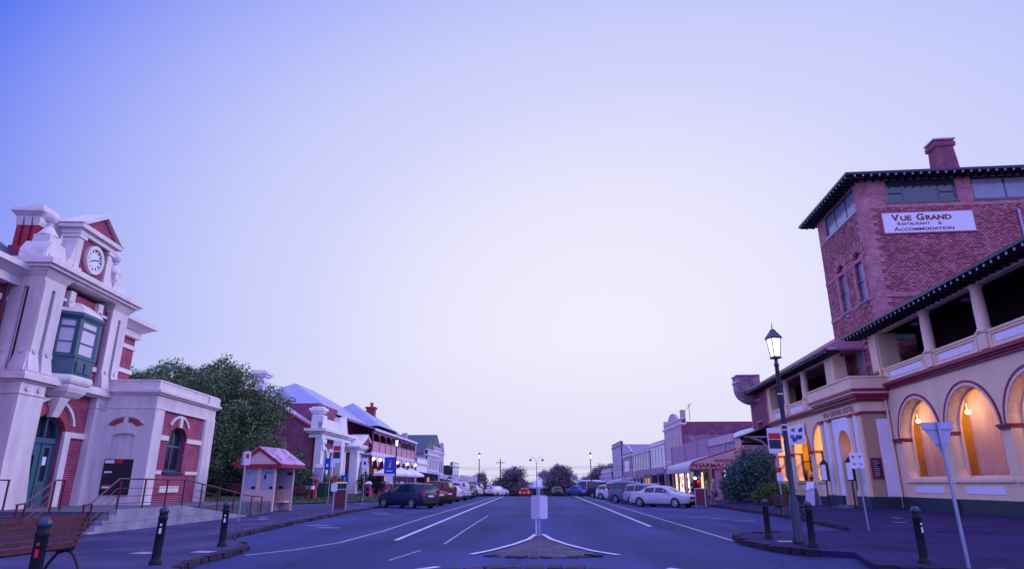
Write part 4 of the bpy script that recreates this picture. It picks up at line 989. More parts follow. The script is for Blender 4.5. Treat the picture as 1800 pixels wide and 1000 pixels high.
# tower roof
m = MB(); e = .95
a, b, c_, d_ = (TX0 - e, TY - e), (TX1 + e, TY - e), (TX1 + e, 15), (TX0 - e, 15)
m.add([a + (20.55,), b + (20.55,), c_ + (20.55,), d_ + (20.55,), ((TX0 + TX1) / 2, 5.2, 22.2), ((TX0 + TX1) / 2, 15, 22.2)], [(0, 1, 4), (1, 2, 5, 4), (3, 0, 4, 5)])
m.build('tower_roof', 'tile_roof', ho)
m = MB(); m.box(TX0 - e, TX1 + e, TY - e, 15, 20.44, 20.52); m.box(TX0 - e - .05, TX1 + e + .05, TY - e - .06, TY - e, 20.42, 20.58); m.box(TX1 + e, TX1 + e + .06, TY - e - .06, 15, 20.42, 20.58); m.box(TX0 - e - .06, TX0 - e, TY - e - .06, 15, 20.42, 20.58)
m.build('tower_eave', 'lamp_blue', ho)
m = MB(); ends = MB()
y = TY - .5
while y < 14.5: m.box(TX1, TX1 + e - .02, y, y + .1, 20.28, 20.44); ends.box(TX1 + e - .02, TX1 + e, y, y + .1, 20.29, 20.42); m.box(TX0 - e + .02, TX0, y, y + .1, 20.28, 20.44); y += .5
x = TX0 - .8
while x < TX1 + .7: m.box(x, x + .1, TY - e + .02, TY, 20.28, 20.44); ends.box(x, x + .1, TY - e, TY - e + .02, 20.29, 20.42); x += .5
m.build('rafter', 'eave_dark', ho); ends.build('rafter_end', 'sign_grey', ho)
m = MB(); m.wedge((-14.1, -12.9, 7.6, 8.9, 21.2), (-14.0, -13.0, 7.7, 8.8, 23.4)); m.box(-14.12, -12.88, 7.58, 8.92, 23.4, 23.7); m.box(-14.05, -12.95, 7.65, 8.85, 23.7, 23.85)
o = m.build('tower_chimney', 'brick_brown', ho); m = MB(); m.box(-14.15, -12.85, 7.55, 8.95, 23.85, 23.95); m.box(-14.25, -12.75, 7.4, 9.1, 21.2, 21.55); m.build('chimney_cap', 'sign_grey', o)
# big painted sign
m = MB(frame(TX1, TY, 0, 90)); m.box(1.1, 6.65, -.09, -.001, 16.62, 18.08); sg = m.build('wall_sign', 'ink_faded', ho)
m = MB(frame(TX1, TY, 0, 90)); m.box(1.17, 6.58, -.10, -.09, 16.69, 18.01); m.build('sign_face', 'panel_lilac', sg)
m = MB(); F = frame(TX1, TY, 0, 90)
def tx(s, size, x, z, sx=1.0, bold=.012): m.text(s, size, F @ frame(x, -.105, z), .006, bold, 'LEFT', sx)
tx('V', .60, 1.72, 17.49, 1.15, .02); tx('UE', .44, 2.22, 17.49, 1.25, .018); tx('G', .60, 3.18, 17.49, 1.15, .02); tx('RAND', .44, 3.73, 17.49, 1.27, .018)
tx('R', .34, 1.98, 17.16, 1.1, .004); tx('ESTAURANT', .26, 2.25, 17.17, 1.16, .004); tx('&', .32, 4.42, 17.15, 1.1, .004)
tx('A', .36, 1.74, 16.80, 1.3, .008); tx('CCOMMODATION', .27, 2.07, 16.80, 1.42, .008)
m.build('lettering', 'ink_maroon', sg)
m = MB(frame(TX1, TY, 0, 90)); m.tube([(9.3, -.1, 18.0), (9.3, -.1, 15.9)], .07, 8); m.build('vent_pipe', 'sign_grey', ho, 40)
# ---- brick end bay past the arcade, with porch roof
m = MB(); m.arch_wall(-37.0, -31.2, .3, 9.8, [(-35.0, -33.6, 7.2, 9.0, 0), (-35.0, -33.6, 2.0, 4.0, .5)], .3); m.box(-37, -31.2, .35, 9, .3, 9.8)
m.build('brick_end_wall', 'brick_brown', ho)
m = MB()
for k in range(30):
    z = .4 + k * .31
    w = .3 if k % 2 else .45
    for x in (-36.98, -31.25): m.box(x - (0 if x < -35 else w), x + (w if x < -35 else 0), -.03, .0, z, z + .31)
m.box(-35.3, -33.3, -.06, 0, 9.0, 9.2); m.box(-35.25, -33.35, -.05, 0, 7.05, 7.2); m.build('quoin', 'brick_pink', ho)
window(ho, frame(-34.3, .15, 0), 1.4, 7.2, 9.0, 0, 'hotel_trim', 'glass_dark', (0,), (8.1,))
window(ho, frame(-34.3, .15, 0), 1.4, 2.0, 4.0, .5, 'hotel_trim', 'glass_dark', (0,), (3.4,))
m = MB(); m.prism_x([(-2.3, 5.75), (-2.2, 5.65), (0, 6.45), (0, 6.6)], -37.5, -31.6)
m.build('porch_roof', 'lamp_blue', ho)
for x in (-32.2, -36.8):
    m = MB(); m.tube([(x, -.05, 4.2)] + [(x, -2.0 + 1.95 * math.cos(t), 4.2 + 1.35 * math.sin(t)) for t in [.3 + .18 * k for k in range(7)]], .09, 6); m.box(x - .06, x + .06, -2.1, 0, 5.52, 5.68); m.build('porch_bracket', 'sign_grey', ho)
m = MB()
pts = [(.2, 8.9)] + [(.2 - 1.7 * math.sin(t), 8.9 + 1.5 * (1 - math.cos(t))) for t in [math.pi / 2 * k / 8 for k in range(1, 9)]] + [(-1.5, 11.5), (.6, 11.5), (.6, 8.9)]
m.prism_x(pts[::-1], -36.9, -35.0); m.build('curved_corbel', 'stone_wall', ho)
m = MB(); m.box(-37, -34.9, -1.6, .6, 11.5, 11.62); m.box(-37, -34.9, -1.58, -1.5, 10.9, 11.1); m.build('corbel_cap', 'metal_roof', ho)
# ================================================================ buildings down the left side
def LF(x, y, z=0, a=90): return dict(loc=(x, y, z), rz=a)      # street front looking east: local x runs away from the camera, y into the block
# --- library with white columned front, brick side wall
lb = thing('library', 'brick hall with white columned front, small pediment porch and white chimneys', 'building', (-19.5, 58.3, 0), 91)
m = MB(); m.box(.4, 15.5, .6, 1.0, .3, 6.3)
m.at(frame(0.4, 0, 0, 0)); m.prism_x([(.6, .3), (13, .3), (13, 9.2), (6.8, 9.9), (.6, 6.3)], 0, 1.0); m.at(Matrix())
m.box(4.5, 11, 2.0, 6.5, 6.2, 9.2)
m.box(9.1, 9.7, -.2, 1, .3, 4.6)
m.build('brick_wall', 'brick_brown', lb)
m = MB()
m.box(0, 1.0, 0, .6, .3, 5.6); m.box(6.3, 7.2, -.1, .6, .3, 5.6); m.box(9.0, 9.8, -1.0, -.2, .3, 4.7); m.box(13.6, 14.4, -1.0, -.2, .3, 4.7); m.box(7.7, 8.3, 0, .6, .3, 4.7)
m.box(-.06, 1.08, -.08, .7, .3, 1.0)
for c, w in ((2.6, 1.5), (4.6, 1.3)):
    m.arc_band(c, 3.9, w / 2, w / 2 + .28, .42, .62, 1, 14); m.box(c - w / 2 - .28, c - w / 2, .42, .62, .8, 3.9); m.box(c + w / 2, c + w / 2 + .28, .42, .62, .8, 3.9)
m.arch_wall(9.8, 13.6, .6, 4.7, [(10.8, 12.6, .7, 3.1, .9)], .4, y=-.7); m.arc_band(11.7, 3.1, .9, 1.15, -.8, -.7, 1, 14)
cornice(m, -.05, 15.3, .0, 1.2, [(.0, 5.6, 6.0), (.2, 6.0, 6.15), (.38, 6.15, 6.4)])
cornice(m, 8.9, 14.5, -1.0, .6, [(.0, 4.7, 5.0), (.15, 5.0, 5.15), (.3, 5.15, 5.3)])
m.prism_y([(8.5, 5.3), (14.9, 5.3), (11.7, 6.7)], -1.35, 0.4)
m.box(0, 7, .1, .5, 6.4, 7.0); m.box(0, 1.2, .05, 1.1, 6.4, 7.6); m.box(1.2, 5.4, .1, .5, 7.0, 7.35); m.box(5.4, 7.4, .05, .6, 6.4, 7.9); m.wedge((7.4, 8.8, .1, .5, 6.4), (7.4, 7.8, .1, .5, 8.3))
for x in (.55, 6.6): m.box(x - .6, x + .6, -.12, .1, 5.1, 5.5); m.disc_y(x, 4.8, .35, -.08, 0, 12)
m.build('white_facade', 'white_paint', lb)
m = MB(); m.prism_y([(9.5, 5.5), (13.9, 5.5), (11.7, 6.35)], -1.38, -1.35); m.build('tympanum', 'brick_brown', lb)
m = MB(); m.box(1.85, 3.35, .55, .6, .9, 4.4); m.box(3.95, 5.25, .55, .6, .9, 4.3); m.box(10.9, 12.5, -.4, -.35, .7, 3.9); m.build('window', 'glass_dark', lb)
m = MB(); m.box(2.2, 2.35, .5, .56, .9, 4.4); m.box(2.9, 3.0, .5, .56, .9, 4.4); m.build('window_bars', 'white_paint', lb)
for x, y, zt, s in ((1.6, 6.9, 11.9, .62), (3.4, 1.6, 8.7, .42)):
    m = MB(); m.box(x - s, x + s, y - s, y + s, 6.3, zt - .6); cornice(m, x - s, x + s, y - s, y + s, [(.08, zt - 1.9, zt - 1.75), (.16, zt - .6, zt - .4), (.3, zt - .4, zt - .15), (.1, zt - .15, zt)])
    m.build('chimney', 'white_paint', lb)
m = MB()
m.add([(.2, .9, 6.35), (9, .9, 6.35), (9, 6.8, 10.0), (.2, 6.8, 10.0), (.2, 13.2, 9.1), (9, 13.2, 9.1)], [(0, 1, 2, 3), (3, 2, 5, 4)]); m.prism_y([(8.5, 7.11), (8.4, 5.35), (14.9, 5.3), (11.7, 7.14)], -1.95, -1.2) if 0 else None
m.build('roof', 'metal_roof_pale', lb)
m = MB(); m.tube([(.25, .8, 6.32), (.25, 6.8, 9.95), (.25, 13, 9.15)], .1, 6); m.build('roof_edge', 'red_paint', lb)
# --- old hotel with two storey iron lace verandah
vh = thing('verandah_hotel', 'red brick corner hotel with grey hipped roofs and two storey iron lace verandah', 'building', (-18.0, 74.5, 0), 90)
m = MB(); m.box(-3, 20, 3.2, 16, -.2, 8.6); m.box(1, 17, 1.8, 3.2, -.2, 5); m.build('brick_wall', 'brick_red', vh)
def hip(m, x0, x1, y0, y1, z0, z1, inset):
    ym = (y0 + y1) / 2
    m.add([(x0, y0, z0), (x1, y0, z0), (x1, y1, z0), (x0, y1, z0), (x0 + inset, ym, z1), (x1 - inset, ym, z1)], [(0, 1, 5, 4), (2, 3, 4, 5), (1, 2, 5), (3, 0, 4)])
m = MB(); hip(m, -6, 15.5, 3.5, 19, 8.7, 13.2, 7.5); hip(m, 7, 18, 2.0, 12, 8.6, 12.0, 4.5); hip(m, 13, 20.6, 2.2, 10, 8.5, 11.4, 3.2); m.build('roof', 'metal_roof', vh)
m = MB(); m.prism_x([(-.35, 7.35), (-.35, 7.25), (3.2, 8.35), (3.2, 8.5)], -4.5, 20.6); m.add([(20.6, -.35, 7.3), (22.2, 1.6, 7.3), (22.2, 6, 7.3), (20.6, 3.2, 8.45)], [(0, 1, 2, 3)]); m.build('verandah_roof', 'metal_roof', vh)
m = MB(); m.box(-4.5, 20.6, -.4, -.34, 7.12, 7.38); m.box(-4.4, 20.3, -.12, .0, 4.55, 4.95); m.box(-4.4, 20.3, 0, 3.2, 4.6, 4.8)
m.build('verandah_beam', 'iron_lace_white', vh)
m = MB()
for x in (-4, -1, 2, 5, 8.2, 11.4, 14.6, 17.6, 20.2):
    m.box(x - .08, x + .08, -.1, .06, 0, 7.2)
m.build('verandah_posts', 'verandah_red', vh)
m = MB(); m.box(-4.1, 20.3, -.06, -.02, 4.95, 5.95); m.box(-4.1, 20.3, -.1, .02, 5.95, 6.05); m.build('balustrade', 'lattice_pink', vh)
m = MB()
for a, b in zip((-4, -1, 2, 5, 8.2, 11.4, 14.6, 17.6), (-1, 2, 5, 8.2, 11.4, 14.6, 17.6, 20.2)):
    c = (a + b) / 2; w = (b - a) / 2 - .1
    m.prism_y([(c - w, 4.55), (c - w, 3.4), (c - w + .25, 3.5), (c - w + .6, 4.0), (c - .35, 4.25), (c + .35, 4.25), (c + w - .6, 4.0), (c + w - .25, 3.5), (c + w, 3.4), (c + w, 4.55)][::-1], -.05, 0)
    m.prism_y([(c - w, 7.15), (c - w, 6.7), (c - w + .4, 6.95), (c + w - .4, 6.95), (c + w, 6.7), (c + w, 7.15)][::-1], -.05, 0)
m.build('iron_lace', 'iron_lace_white', vh)
m = MB()
for x in (0.5, 4, 9, 12.5, 16): m.box(x, x + 1.1, 3.12, 3.2, 5.0, 7.0)
for x in (2, 7, 13): m.box(x, x + 1.3, 1.72, 1.8, .9, 3.2)
m.build('window', 'glass_dark', vh)
m = MB(); m.box(4.4, 5.6, 1.7, 1.74, .9, 3.3); m.box(10, 10.8, 1.7, 1.74, .9, 3.3); m.build('lit_window', 'window_amber', vh)
m = MB(); m.box(15.4, 16.5, 5.0, 6.1, 8.5, 11.7); m.box(15.25, 16.65, 4.85, 6.25, 11.7, 11.95)
c1 = m.build('chimney', 'verandah_red', vh); m = MB(); m.lathe([(.2, 0), (.14, .3), (.2, .6)], 15.7, 5.5, 8, 11.95); m.lathe([(.2, 0), (.14, .3), (.2, .6)], 16.2, 5.5, 8, 11.95); m.build('chimney_pots', 'red_paint', c1)
for k, x in enumerate((-4, -1, 2, 8.2, 14.6, 20.2)):
    m = MB(); m.lathe([(.03, .16), (.15, .08), (.15, -.08), (.03, -.16)], x, -.25, 10, 4.15); m.build('wall_lamp', 'bulb_warm', vh)
# low brick fence with white capped piers
bf = thing('brick_fence', 'low red brick fence with white capped piers and rails before the cafe', 'fence', (-16.4, 64.0, 0), 90)
m = MB(); m.box(0, 16, 0, .25, .2, .75); m.box(0, 16, .02, .23, 1.0, 1.25)
m.build('brick_wall', 'brick_red', bf)
for i in range(6):
    m = MB(); m.box(i * 3.1, i * 3.1 + .5, -.1, .35, .2, 1.6); p = m.build('pier', 'brick_red', bf); m = MB(); m.wedge((i * 3.1 - .08, i * 3.1 + .58, -.18, .43, 1.6), (i * 3.1 + .1, i * 3.1 + .4, 0, .25, 1.85)); m.build('pier_cap', 'white_paint', p)
m = MB(); m.box(0, 16, .1, .16, .8, .86); m.box(0, 16, .1, .16, .92, .98); m.build('rail', 'iron_lace_white', bf)
# cafe umbrellas
def umbrella(x, y, lab):
    t = thing('cafe_umbrella', lab, 'umbrella', (x, y, hl(x, y)), 15, 'umbrellas outside the red brick hotel')
    m = MB(); P8 = [(1.7 * math.cos(R(45 * i + 22)), 1.7 * math.sin(R(45 * i + 22))) for i in range(8)]
    loft(m, [(P8, 2.05), (P8, 2.28), ([(a * .06, b * .06) for a, b in P8], 3.0)]); m.build('canopy', 'canvas_white', t)
    m = MB(); m.tube([(0, 0, 0), (0, 0, 3.05)], .035, 6); m.build('pole', 'cast_iron', t)
for x, y, l in ((-15.2, 67.0, 'nearest white cafe umbrella by the brick fence'), (-15.0, 71.5, 'second white cafe umbrella behind the lamp post'), (-14.8, 76.0, 'white cafe umbrella farthest along the brick fence')): umbrella(x, y, l)
# generic shop
def shop(name, lab, x, y, rz, W, H, D, wall, side, z0=None, win=None, winz=None, parapet=.6, roof='metal_roof', awn=None, awn_m='metal_roof', fascia='shop_lilac', trim='render_trim', arch=0, extra=None, sf=True, glow=(), shopfront='shop_dark'):
    t = thing(name, lab, 'building', (x, y, 0), rz); zb = -6
    m = MB(); m.box(0, W, .25, D, zb, H); m.build('side_wall', side, t)
    m = MB(); ops = []
    if win:
        for c, w in win: ops.append((c - w / 2, c + w / 2, winz[0], winz[1] - (w / 2 if arch else 0), w / 2 if arch else 0))
    m.arch_wall(0, W, 3.3 if sf else zb, H + parapet, ops, .2); m.box(0, W, .2, .5, 3.3, H + parapet) if not win else m.box(0, W, .45, .6, H - .3, H + parapet)
    m.box(0, W, .0, .25, H + parapet - .02, H + parapet + .02); 
    if sf:
        m.box(0, .4, 0, .3, zb, 3.3); m.box(W - .4, W, 0, .3, zb, 3.3)
    m.build('street_wall', wall, t)
    m = MB(); cornice(m, 0, W, 0, .4, [(.08, H - .35, H - .2), (.22, H - .2, H)]); cornice(m, 0, W, 0, .3, [(.08, H + parapet, H + parapet + .12)])
    if win: m.box(0, W, -.06, 0, winz[0] - .22, winz[0] - .05)
    m.build('cornice', trim, t)
    if win:
        for c, w in win:
            window(t, frame(c, -.02, 0), w, winz[0], winz[1] - (w / 2 if arch else 0), w / 2 if arch else 0, trim, 'glass_dark', (), (), .05)
    if sf:
        m = MB(); m.box(.4, W - .4, .3, .35, zb, 3.3); f = m.build('shopfront', shopfront, t)
        k = 0
        for a, b, mt in glow:
            m = MB(); m.box(a, b, .22, .3, .7, 2.6); m.build('shop_window', mt, f)
    if awn:
        d, za, zb2 = awn; m = MB(); m.prism_x([(-d, za), (-d, za - .12), (0, zb2 - .12), (0, zb2)], -.1, W + .1); m.build('awning', awn_m, t)
        m = MB(); m.box(-.1, W + .1, -d - .05, -d + .02, za - .42, za - .02); m.build('awning_fascia', fascia, t)
        m = MB(); n = max(2, int(W / 3.2) + 1)
        for i in range(n): px = .15 + (W - .3) * i / (n - 1); m.box(px - .06, px + .06, -d + .02, -d + .14, zb, za - .3)
        m.build('awning_posts', trim, t)
    return t
# left row beyond the verandah hotel
t = shop('fruit_shop', 'single storey shop with painted FRUIT SUPPLY side wall and brick parapet', -17.6, 95.0, 90, 9, 4.6, 9, 'white_paint', 'brick_red', awn=(3.4, 2.9, 3.3))
m = MB(); m.box(-.05, .0, .4, 9, -4, 3.9); m.build('painted_wall', 'shop_pink', t)
m = MB(); F = frame(-.06, 8.3, 0, -90); m.text('FRUIT', .85, F @ frame(2.6, 0, 2.6), .02, .01, 'CENTER', 1.2); m.text('SUPPLY', .85, F @ frame(2.6, 0, 1.5), .02, .01, 'CENTER', 1.2); m.build('lettering', 'ink_faded', t)
m = MB(F); m.disc_y(2.6, 3.75, .35, -.04, 0, 14); m.build('painted_emblem', 'ink_faded', t)
m = MB(); m.box(-.1, .1, .2, 2.2, 3.2, 7.2); m.build('white_hoarding', 'white_paint', t)
t = shop('corner_store', 'long lilac walled store with blue awning and dark gabled roof behind', -17.6, 104, 90, 12, 6.2, 16, 'shop_lilac', 'shop_lilac', awn=(4.2, 2.7, 3.3), win=[(3, 1.2), (6, 1.2), (9, 1.2)], winz=(3.8, 5.4), glow=((2, 4, 'window_amber'),))
m = MB(); m.prism_y([(-.3, 6.2), (12.3, 6.2), (6, 8.9)], .5, 16); m.build('gable_roof', 'slate', t)
m = MB(); m.box(.2, 1.0, 3.5, 4.3, 6, 9.4); m.build('chimney', 'shop_pink', t); m = MB(); m.box(.2, 1.0, 11, 11.8, 6, 9.4); m.build('chimney', 'shop_pink', t)
t = shop('gabled_hall', 'tall dark roofed hall with pointed gable beyond the shops on the left', -19, 118, 90, 14, 7.4, 22, 'shop_lilac', 'shop_lilac', awn=(3.5, 2.2, 2.8), win=[(2.5, 1.3), (5, 1.3), (9, 1.3), (11.5, 1.3)], winz=(3.6, 5.8))
m = MB(); m.prism_y([(-.3, 7.4), (14.3, 7.4), (7, 10.6)], .4, 22); m.build('roof', 'slate', t)
m = MB(); m.prism_y([(9.5, 7.4), (14.2, 7.4), (11.9, 9.4)], -.1, .5); m.build('gable', 'shop_mauve', t)
t = shop('two_storey_shop', 'narrow two storey shop with white upper windows far down the left side', -17.4, 134, 90, 10, 5.2, 12, 'white_paint', 'shop_dark', awn=(3.6, 1.4, 2.0), win=[(2, 1.0), (5, 1.0), (8, 1.0)], winz=(2.6, 4.4), glow=((2, 6, 'window_glow'),))
t = shop('far_shop', 'low pale shop at the far end of the left row beside the lamp', -17, 147, 90, 16, 3.0, 12, 'shop_pink', 'white_paint', awn=(3.6, .6, 1.0), sf=True, glow=((3, 7, 'window_glow'),), parapet=.3)
m = MB(); m.box(-.3, 0, -3.4, 1.0, 1.2, 3.2); m.build('white_hoarding', 'white_paint', t)
# ================================================================ right side shops (street fronts look west: local x runs towards the camera)
def rs(*a, **k): return shop(*a, **k)
# pharmacy: verandah shop with a hipped gable sign end
ph = thing('pharmacy', 'single storey pharmacy with curved blue awning and lettered mauve gable end', 'building', (17.6, 70.0, 0), -90)
# local: x=0 at y=70, x=11 at the gable end nearest the camera
m = MB(); m.box(-18, 7.6, 0.3, 9, -.2, 4.9); m.box(-18, 1.0, 0, .3, 3.4, 6.1); m.box(1.0, 10.6, 0, .3, 4.2, 5.2); m.box(1.2, 10.9, -.1, .4, 5.2, 5.5)
for x in (-18, -10.0, -4, 1.0, 7.2): m.box(x, x + .4, -.1, .3, 0, 6.2 if x < 1.5 else 5.2)
m.build('parapet_wall', 'shop_mauve', ph)
m = MB(); m.box(2.0, 10.4, -.14, -.02, 5.25, 5.95); m.build('painted_parapet', 'shop_pink', ph)
m = MB(); hip(m, -6, 9.4, .4, 9, 5.2, 7.2, 3); m.build('roof', 'metal_roof_pale', ph)
prof = [(-4.35, 2.85), (-4.25, 3.12), (-3.95, 3.35), (-3.4, 3.52), (0, 4.4)]
m = MB(); m.prism_x([(y, z) for y, z in prof] + [(y, z - .08) for y, z in prof[::-1]], .5, 11.0); m.build('awning', 'metal_roof', ph)
m = MB(); m.box(.5, 11.0, -4.42, -4.32, 2.55, 2.88); m.build('awning_fascia', 'shop_pink', ph)
for x in (.7, 3.2, 5.8, 8.4, 10.9):
    m = MB(); m.box(x - .07, x + .07, -4.3, -4.16, -.2, 2.7); m.build('awning_post', 'shop_pink', ph)
gm = MB(frame(11.02, 0, 0, 90)); g = MB(frame(11.02, 0, 0, 90))
gm.prism_y([(-4.3, 2.9), (-.1, 2.9), (-.1, 4.5), (-3.5, 3.56), (-3.95, 3.42), (-4.2, 3.2)], -.05, .05); go = gm.build('gable_sign', 'shop_pink', ph)
g.tube([(-4.32, -.03, 2.9), (-4.2, -.03, 3.2), (-3.95, -.03, 3.46), (-3.4, -.03, 3.62), (-.1, -.03, 4.58)], .06, 6); g.build('gable_edge', 'maroon_paint', go)
g = MB(frame(11.02, 0, 0, 90)); g.box(-.1, .4, -.12, .1, -.2, 5.3); g.build('end_pilaster', 'shop_pink', ph)
g = MB(); F = frame(11.02, 0, 0, 90); g.text('PHARMACY', .50, F @ frame(-4.12, -.065, 2.98), .01, .014, 'LEFT', 1.30); g.text('BARDEYS', .36, F @ frame(-2.1, -.065, 3.44), .01, .008, 'LEFT', 1.08); g.build('lettering', 'ink_maroon', go)
m = MB(); m.box(7.6, 10.9, .1, 3.0, -.2, 4.9); m.box(10.2, 10.9, -2.1, -1.35, -.2, 2.9); m.build('corner_pillar', 'shop_mauve', ph)
m = MB(); m.box(-17.6, 7.2, .1, .28, .1, 3.3); m.box(7.6, 10.9, .05, .1, .1, 3.3); sfp = m.build('shopfront', 'shop_dark', ph)
rr = random.Random(8)
for a, b, mt in ((-16.6, -15.8, 'window_glow'), (-15.2, -13.2, 'window_glow_white'), (-12.8, -11.2, 'window_glow_white'), (-10.6, -9.0, 'window_glow_white'), (-5.6, -4.8, 'booth_poster'), (-3.2, -2.4, 'window_glow'), (3.0, 3.7, 'booth_poster'), (4.4, 5.2, 'booth_poster'), (6.0, 6.6, 'window_glow_white')):
    m = MB(); m.box(a, b, .02, .1, .6, 2.8); m.build('shop_window', mt, sfp)
for k in range(14):
    x = rr.uniform(-15, -9.4); z = rr.uniform(.7, 2.2); m = MB(); m.box(x, x + rr.uniform(.2, .5), -.02, .02, z, z + rr.uniform(.2, .6)); m.build('window_goods', rr.choice(['sign_red', 'skin', 'booth_poster', 'hotel_cream', 'maroon_paint']), sfp)
m = MB(); m.box(.6, 3.4, -1.6, -1.5, 2.2, 2.9); m.build('blue_banner', 'sign_blue', ph)
m = MB(); m.lathe([(.05, 0), (.32, .1), (.40, .4), (.30, .7), (.05, .8)], 2.4, -1.8, 12, 1.25); m.build('red_display', 'sign_red', ph, 50)
m = MB(); m.lathe([(.02, .14), (.14, .05), (.14, -.05), (.02, -.14)], 2.2, -1.85, 10, 2.15); m.build('display_lamp', 'bulb_warm', ph)
m = MB(); m.wedge((1.4, 2.1, -2.0, -1.6, .2), (1.5, 2.0, -1.9, -1.7, 1.35)); m.build('green_display', 'bin_green', ph)
m = MB(); m.wedge((3.2, 3.9, -1.2, -.8, .5), (3.3, 3.8, -1.1, -.9, 1.9)); m.build('pink_display', 'hotel_trim', ph)
lamp((3, -1.2, 2.6), 60, (1, .75, .5), .2, ph); lamp((-11, -1.4, 2.6), 90, (1, .8, .6), .2, ph)
m = MB(); m.box(-20, .4, -4.6, 0, 2.95, 3.1); m.box(-20, .4, -4.7, -4.55, 2.7, 3.3); m.build('flat_awning', 'shop_mauve', ph)
for x in (-19.5, -14, -9, -4, .2):
    m = MB(); m.box(x - .06, x + .06, -4.5, -4.38, -.2, 2.9); m.build('awning_post', 'shop_pink', ph)
m = MB(); m.box(-7.5, -3.0, -.3, -.2, 2.2, 2.75); m.build('hanging_sign', 'sign_white', ph)
# tall old bank-like shop
t = shop('parapet_shop', 'tall two storey shop with curved parapet, row of arched windows and stone side wall', 19.6, 102.5, -90, 13, 9.6, 22, 'shop_pink', 'stone_wall', win=[(2.2, .9), (4.3, .9), (6.5, .9), (8.7, .9), (10.8, .9)], winz=(4.9, 8.2), parapet=.5, awn=(5.2, 2.9, 3.4), fascia='shop_mauve')
m = MB(); m.box(13.0, 13.03, .2, 22, 8.0, 9.7); m.box(13.0, 13.03, 9, 11, 5.6, 8.0); m.build('brick_band', 'brick_brown', t)
m = MB(); m.prism_y([(3.0, 10.1)] + [(6.5 - 3.2 * math.cos(math.pi * k / 10), 10.1 + 1.3 * math.sin(math.pi * k / 10)) for k in range(11)] + [(10, 10.1)][::1], 0, .35); m.box(12.2, 13, 0, .6, 10.1, 11.3); m.box(0, .6, 0, .6, 10.1, 10.8); m.build('curved_parapet', 'shop_pink', t)
m = MB(); m.tube([(11.5, 1.5, 10), (11.5, 1.5, 12.3)], .04, 5); m.tube([(9.6, 1.5, 11.7), (13.2, 1.5, 12.2)], .03, 5); m.build('aerial', 'wire_black', t)
m = MB(); m.box(12.7, 13.0, -.05, .25, 3.3, 9.6); m.build('dark_quoin', 'brick_brown', t)
# low brick block with metal roof between parapet shop and pharmacy
t = shop('brick_block', 'low brick block with pale blue roof behind the pharmacy', 24.5, 88, -90, 18, 7.2, 16, 'stone_wall', 'stone_wall', sf=False, parapet=.2, trim='metal_roof')
m = MB(); hip(m, 0, 18, 1, 15, 7.4, 9.0, 3); m.build('roof', 'metal_roof_pale', t)
m = MB(); m.box(-.02, 18.02, -.04, 0, 6.2, 7.2); m.build('brick_band', 'brick_brown', t)
# far gable shed with pale roof right of the pharmacy
t = thing('round_roof_shed', 'pale rounded roof shed seen over the pharmacy near the hotel', 'building', (23.5, 70, 0), -90)
m = MB(); m.prism_y([(-8, 4.2)] + [(-4 - 4 * math.cos(math.pi * k / 10), 4.2 + 1.5 * math.sin(math.pi * k / 10)) for k in range(11)] + [(0, 4.2)], 0, 10); m.build('roof', 'metal_roof_pale', t)
m = MB(); m.box(-7.9, -.1, .1, 9.9, 0, 4.2); m.build('wall', 'shop_mauve', t)
# terrace with arched balcony windows
t = shop('white_terrace', 'two storey shop with four tall plain white windows beside the parapet shop', 19.6, 116, -90, 13, 7.8, 14, 'white_paint', 'shop_mauve', win=[(2, 1.0), (4.8, 1.0), (7.6, 1.0), (10.6, 1.0)], winz=(4.3, 7.2), awn=(5.2, 2.6, 3.2), parapet=.3)
t = shop('arched_terrace', 'long lilac terrace with a row of dark arched balcony openings', 19.6, 139, -90, 22, 7.5, 14, 'shop_lilac', 'shop_lilac', win=[(2.5 + 3.2 * i, 2.0) for i in range(6)], winz=(4.2, 7.0), arch=1, awn=(5.2, 2.2, 3.0), parapet=.25, glow=((14, 20, 'window_amber'),))
m = MB()
for i in range(7): m.box(.9 + 3.2 * i - .1, .9 + 3.2 * i + .1, -.12, 0, 3.2, 7.2)
m.build('pilaster', 'white_paint', t)
t = shop('gable_shop', 'two storey lilac shop with stepped gable and pale signboard', 19.6, 155, -90, 15, 7.6, 14, 'shop_mauve', 'shop_pink', awn=(5.2, 1.6, 2.4), parapet=.5)
m = MB(); m.box(4, 11, -.1, 0, 4.2, 6.4); m.build('signboard', 'white_paint', t)
m = MB(); m.prism_y([(-.2, 8.1), (15.2, 8.1), (7.5, 10.0)], .05, .4); m.build('gable', 'shop_lilac', t)
t = shop('tall_shop', 'tall narrow pale building with dark parapet far down the right side', 19.6, 176, -90, 19, 10.6, 14, 'shop_lilac', 'shop_lilac', awn=(5.5, .9, 1.6), parapet=.7, win=[(4, 1.4), (9, 1.4), (14, 1.4)], winz=(5, 8), trim='shop_mauve')
t = shop('dark_awning_shop', 'low shop under a wide flat awning beyond the arched terrace', 19.4, 206, -90, 28, 5.0, 12, 'shop_lilac', 'shop_lilac', awn=(6.5, 1.2, 1.4), parapet=.6, fascia='shop_pink')
t = shop('end_shop', 'last pinkish shop at the far end of the right row', 19.4, 240, -90, 30, 3.4, 12, 'shop_pink', 'shop_pink', awn=(5.5, -1.2, -.6), parapet=.6)
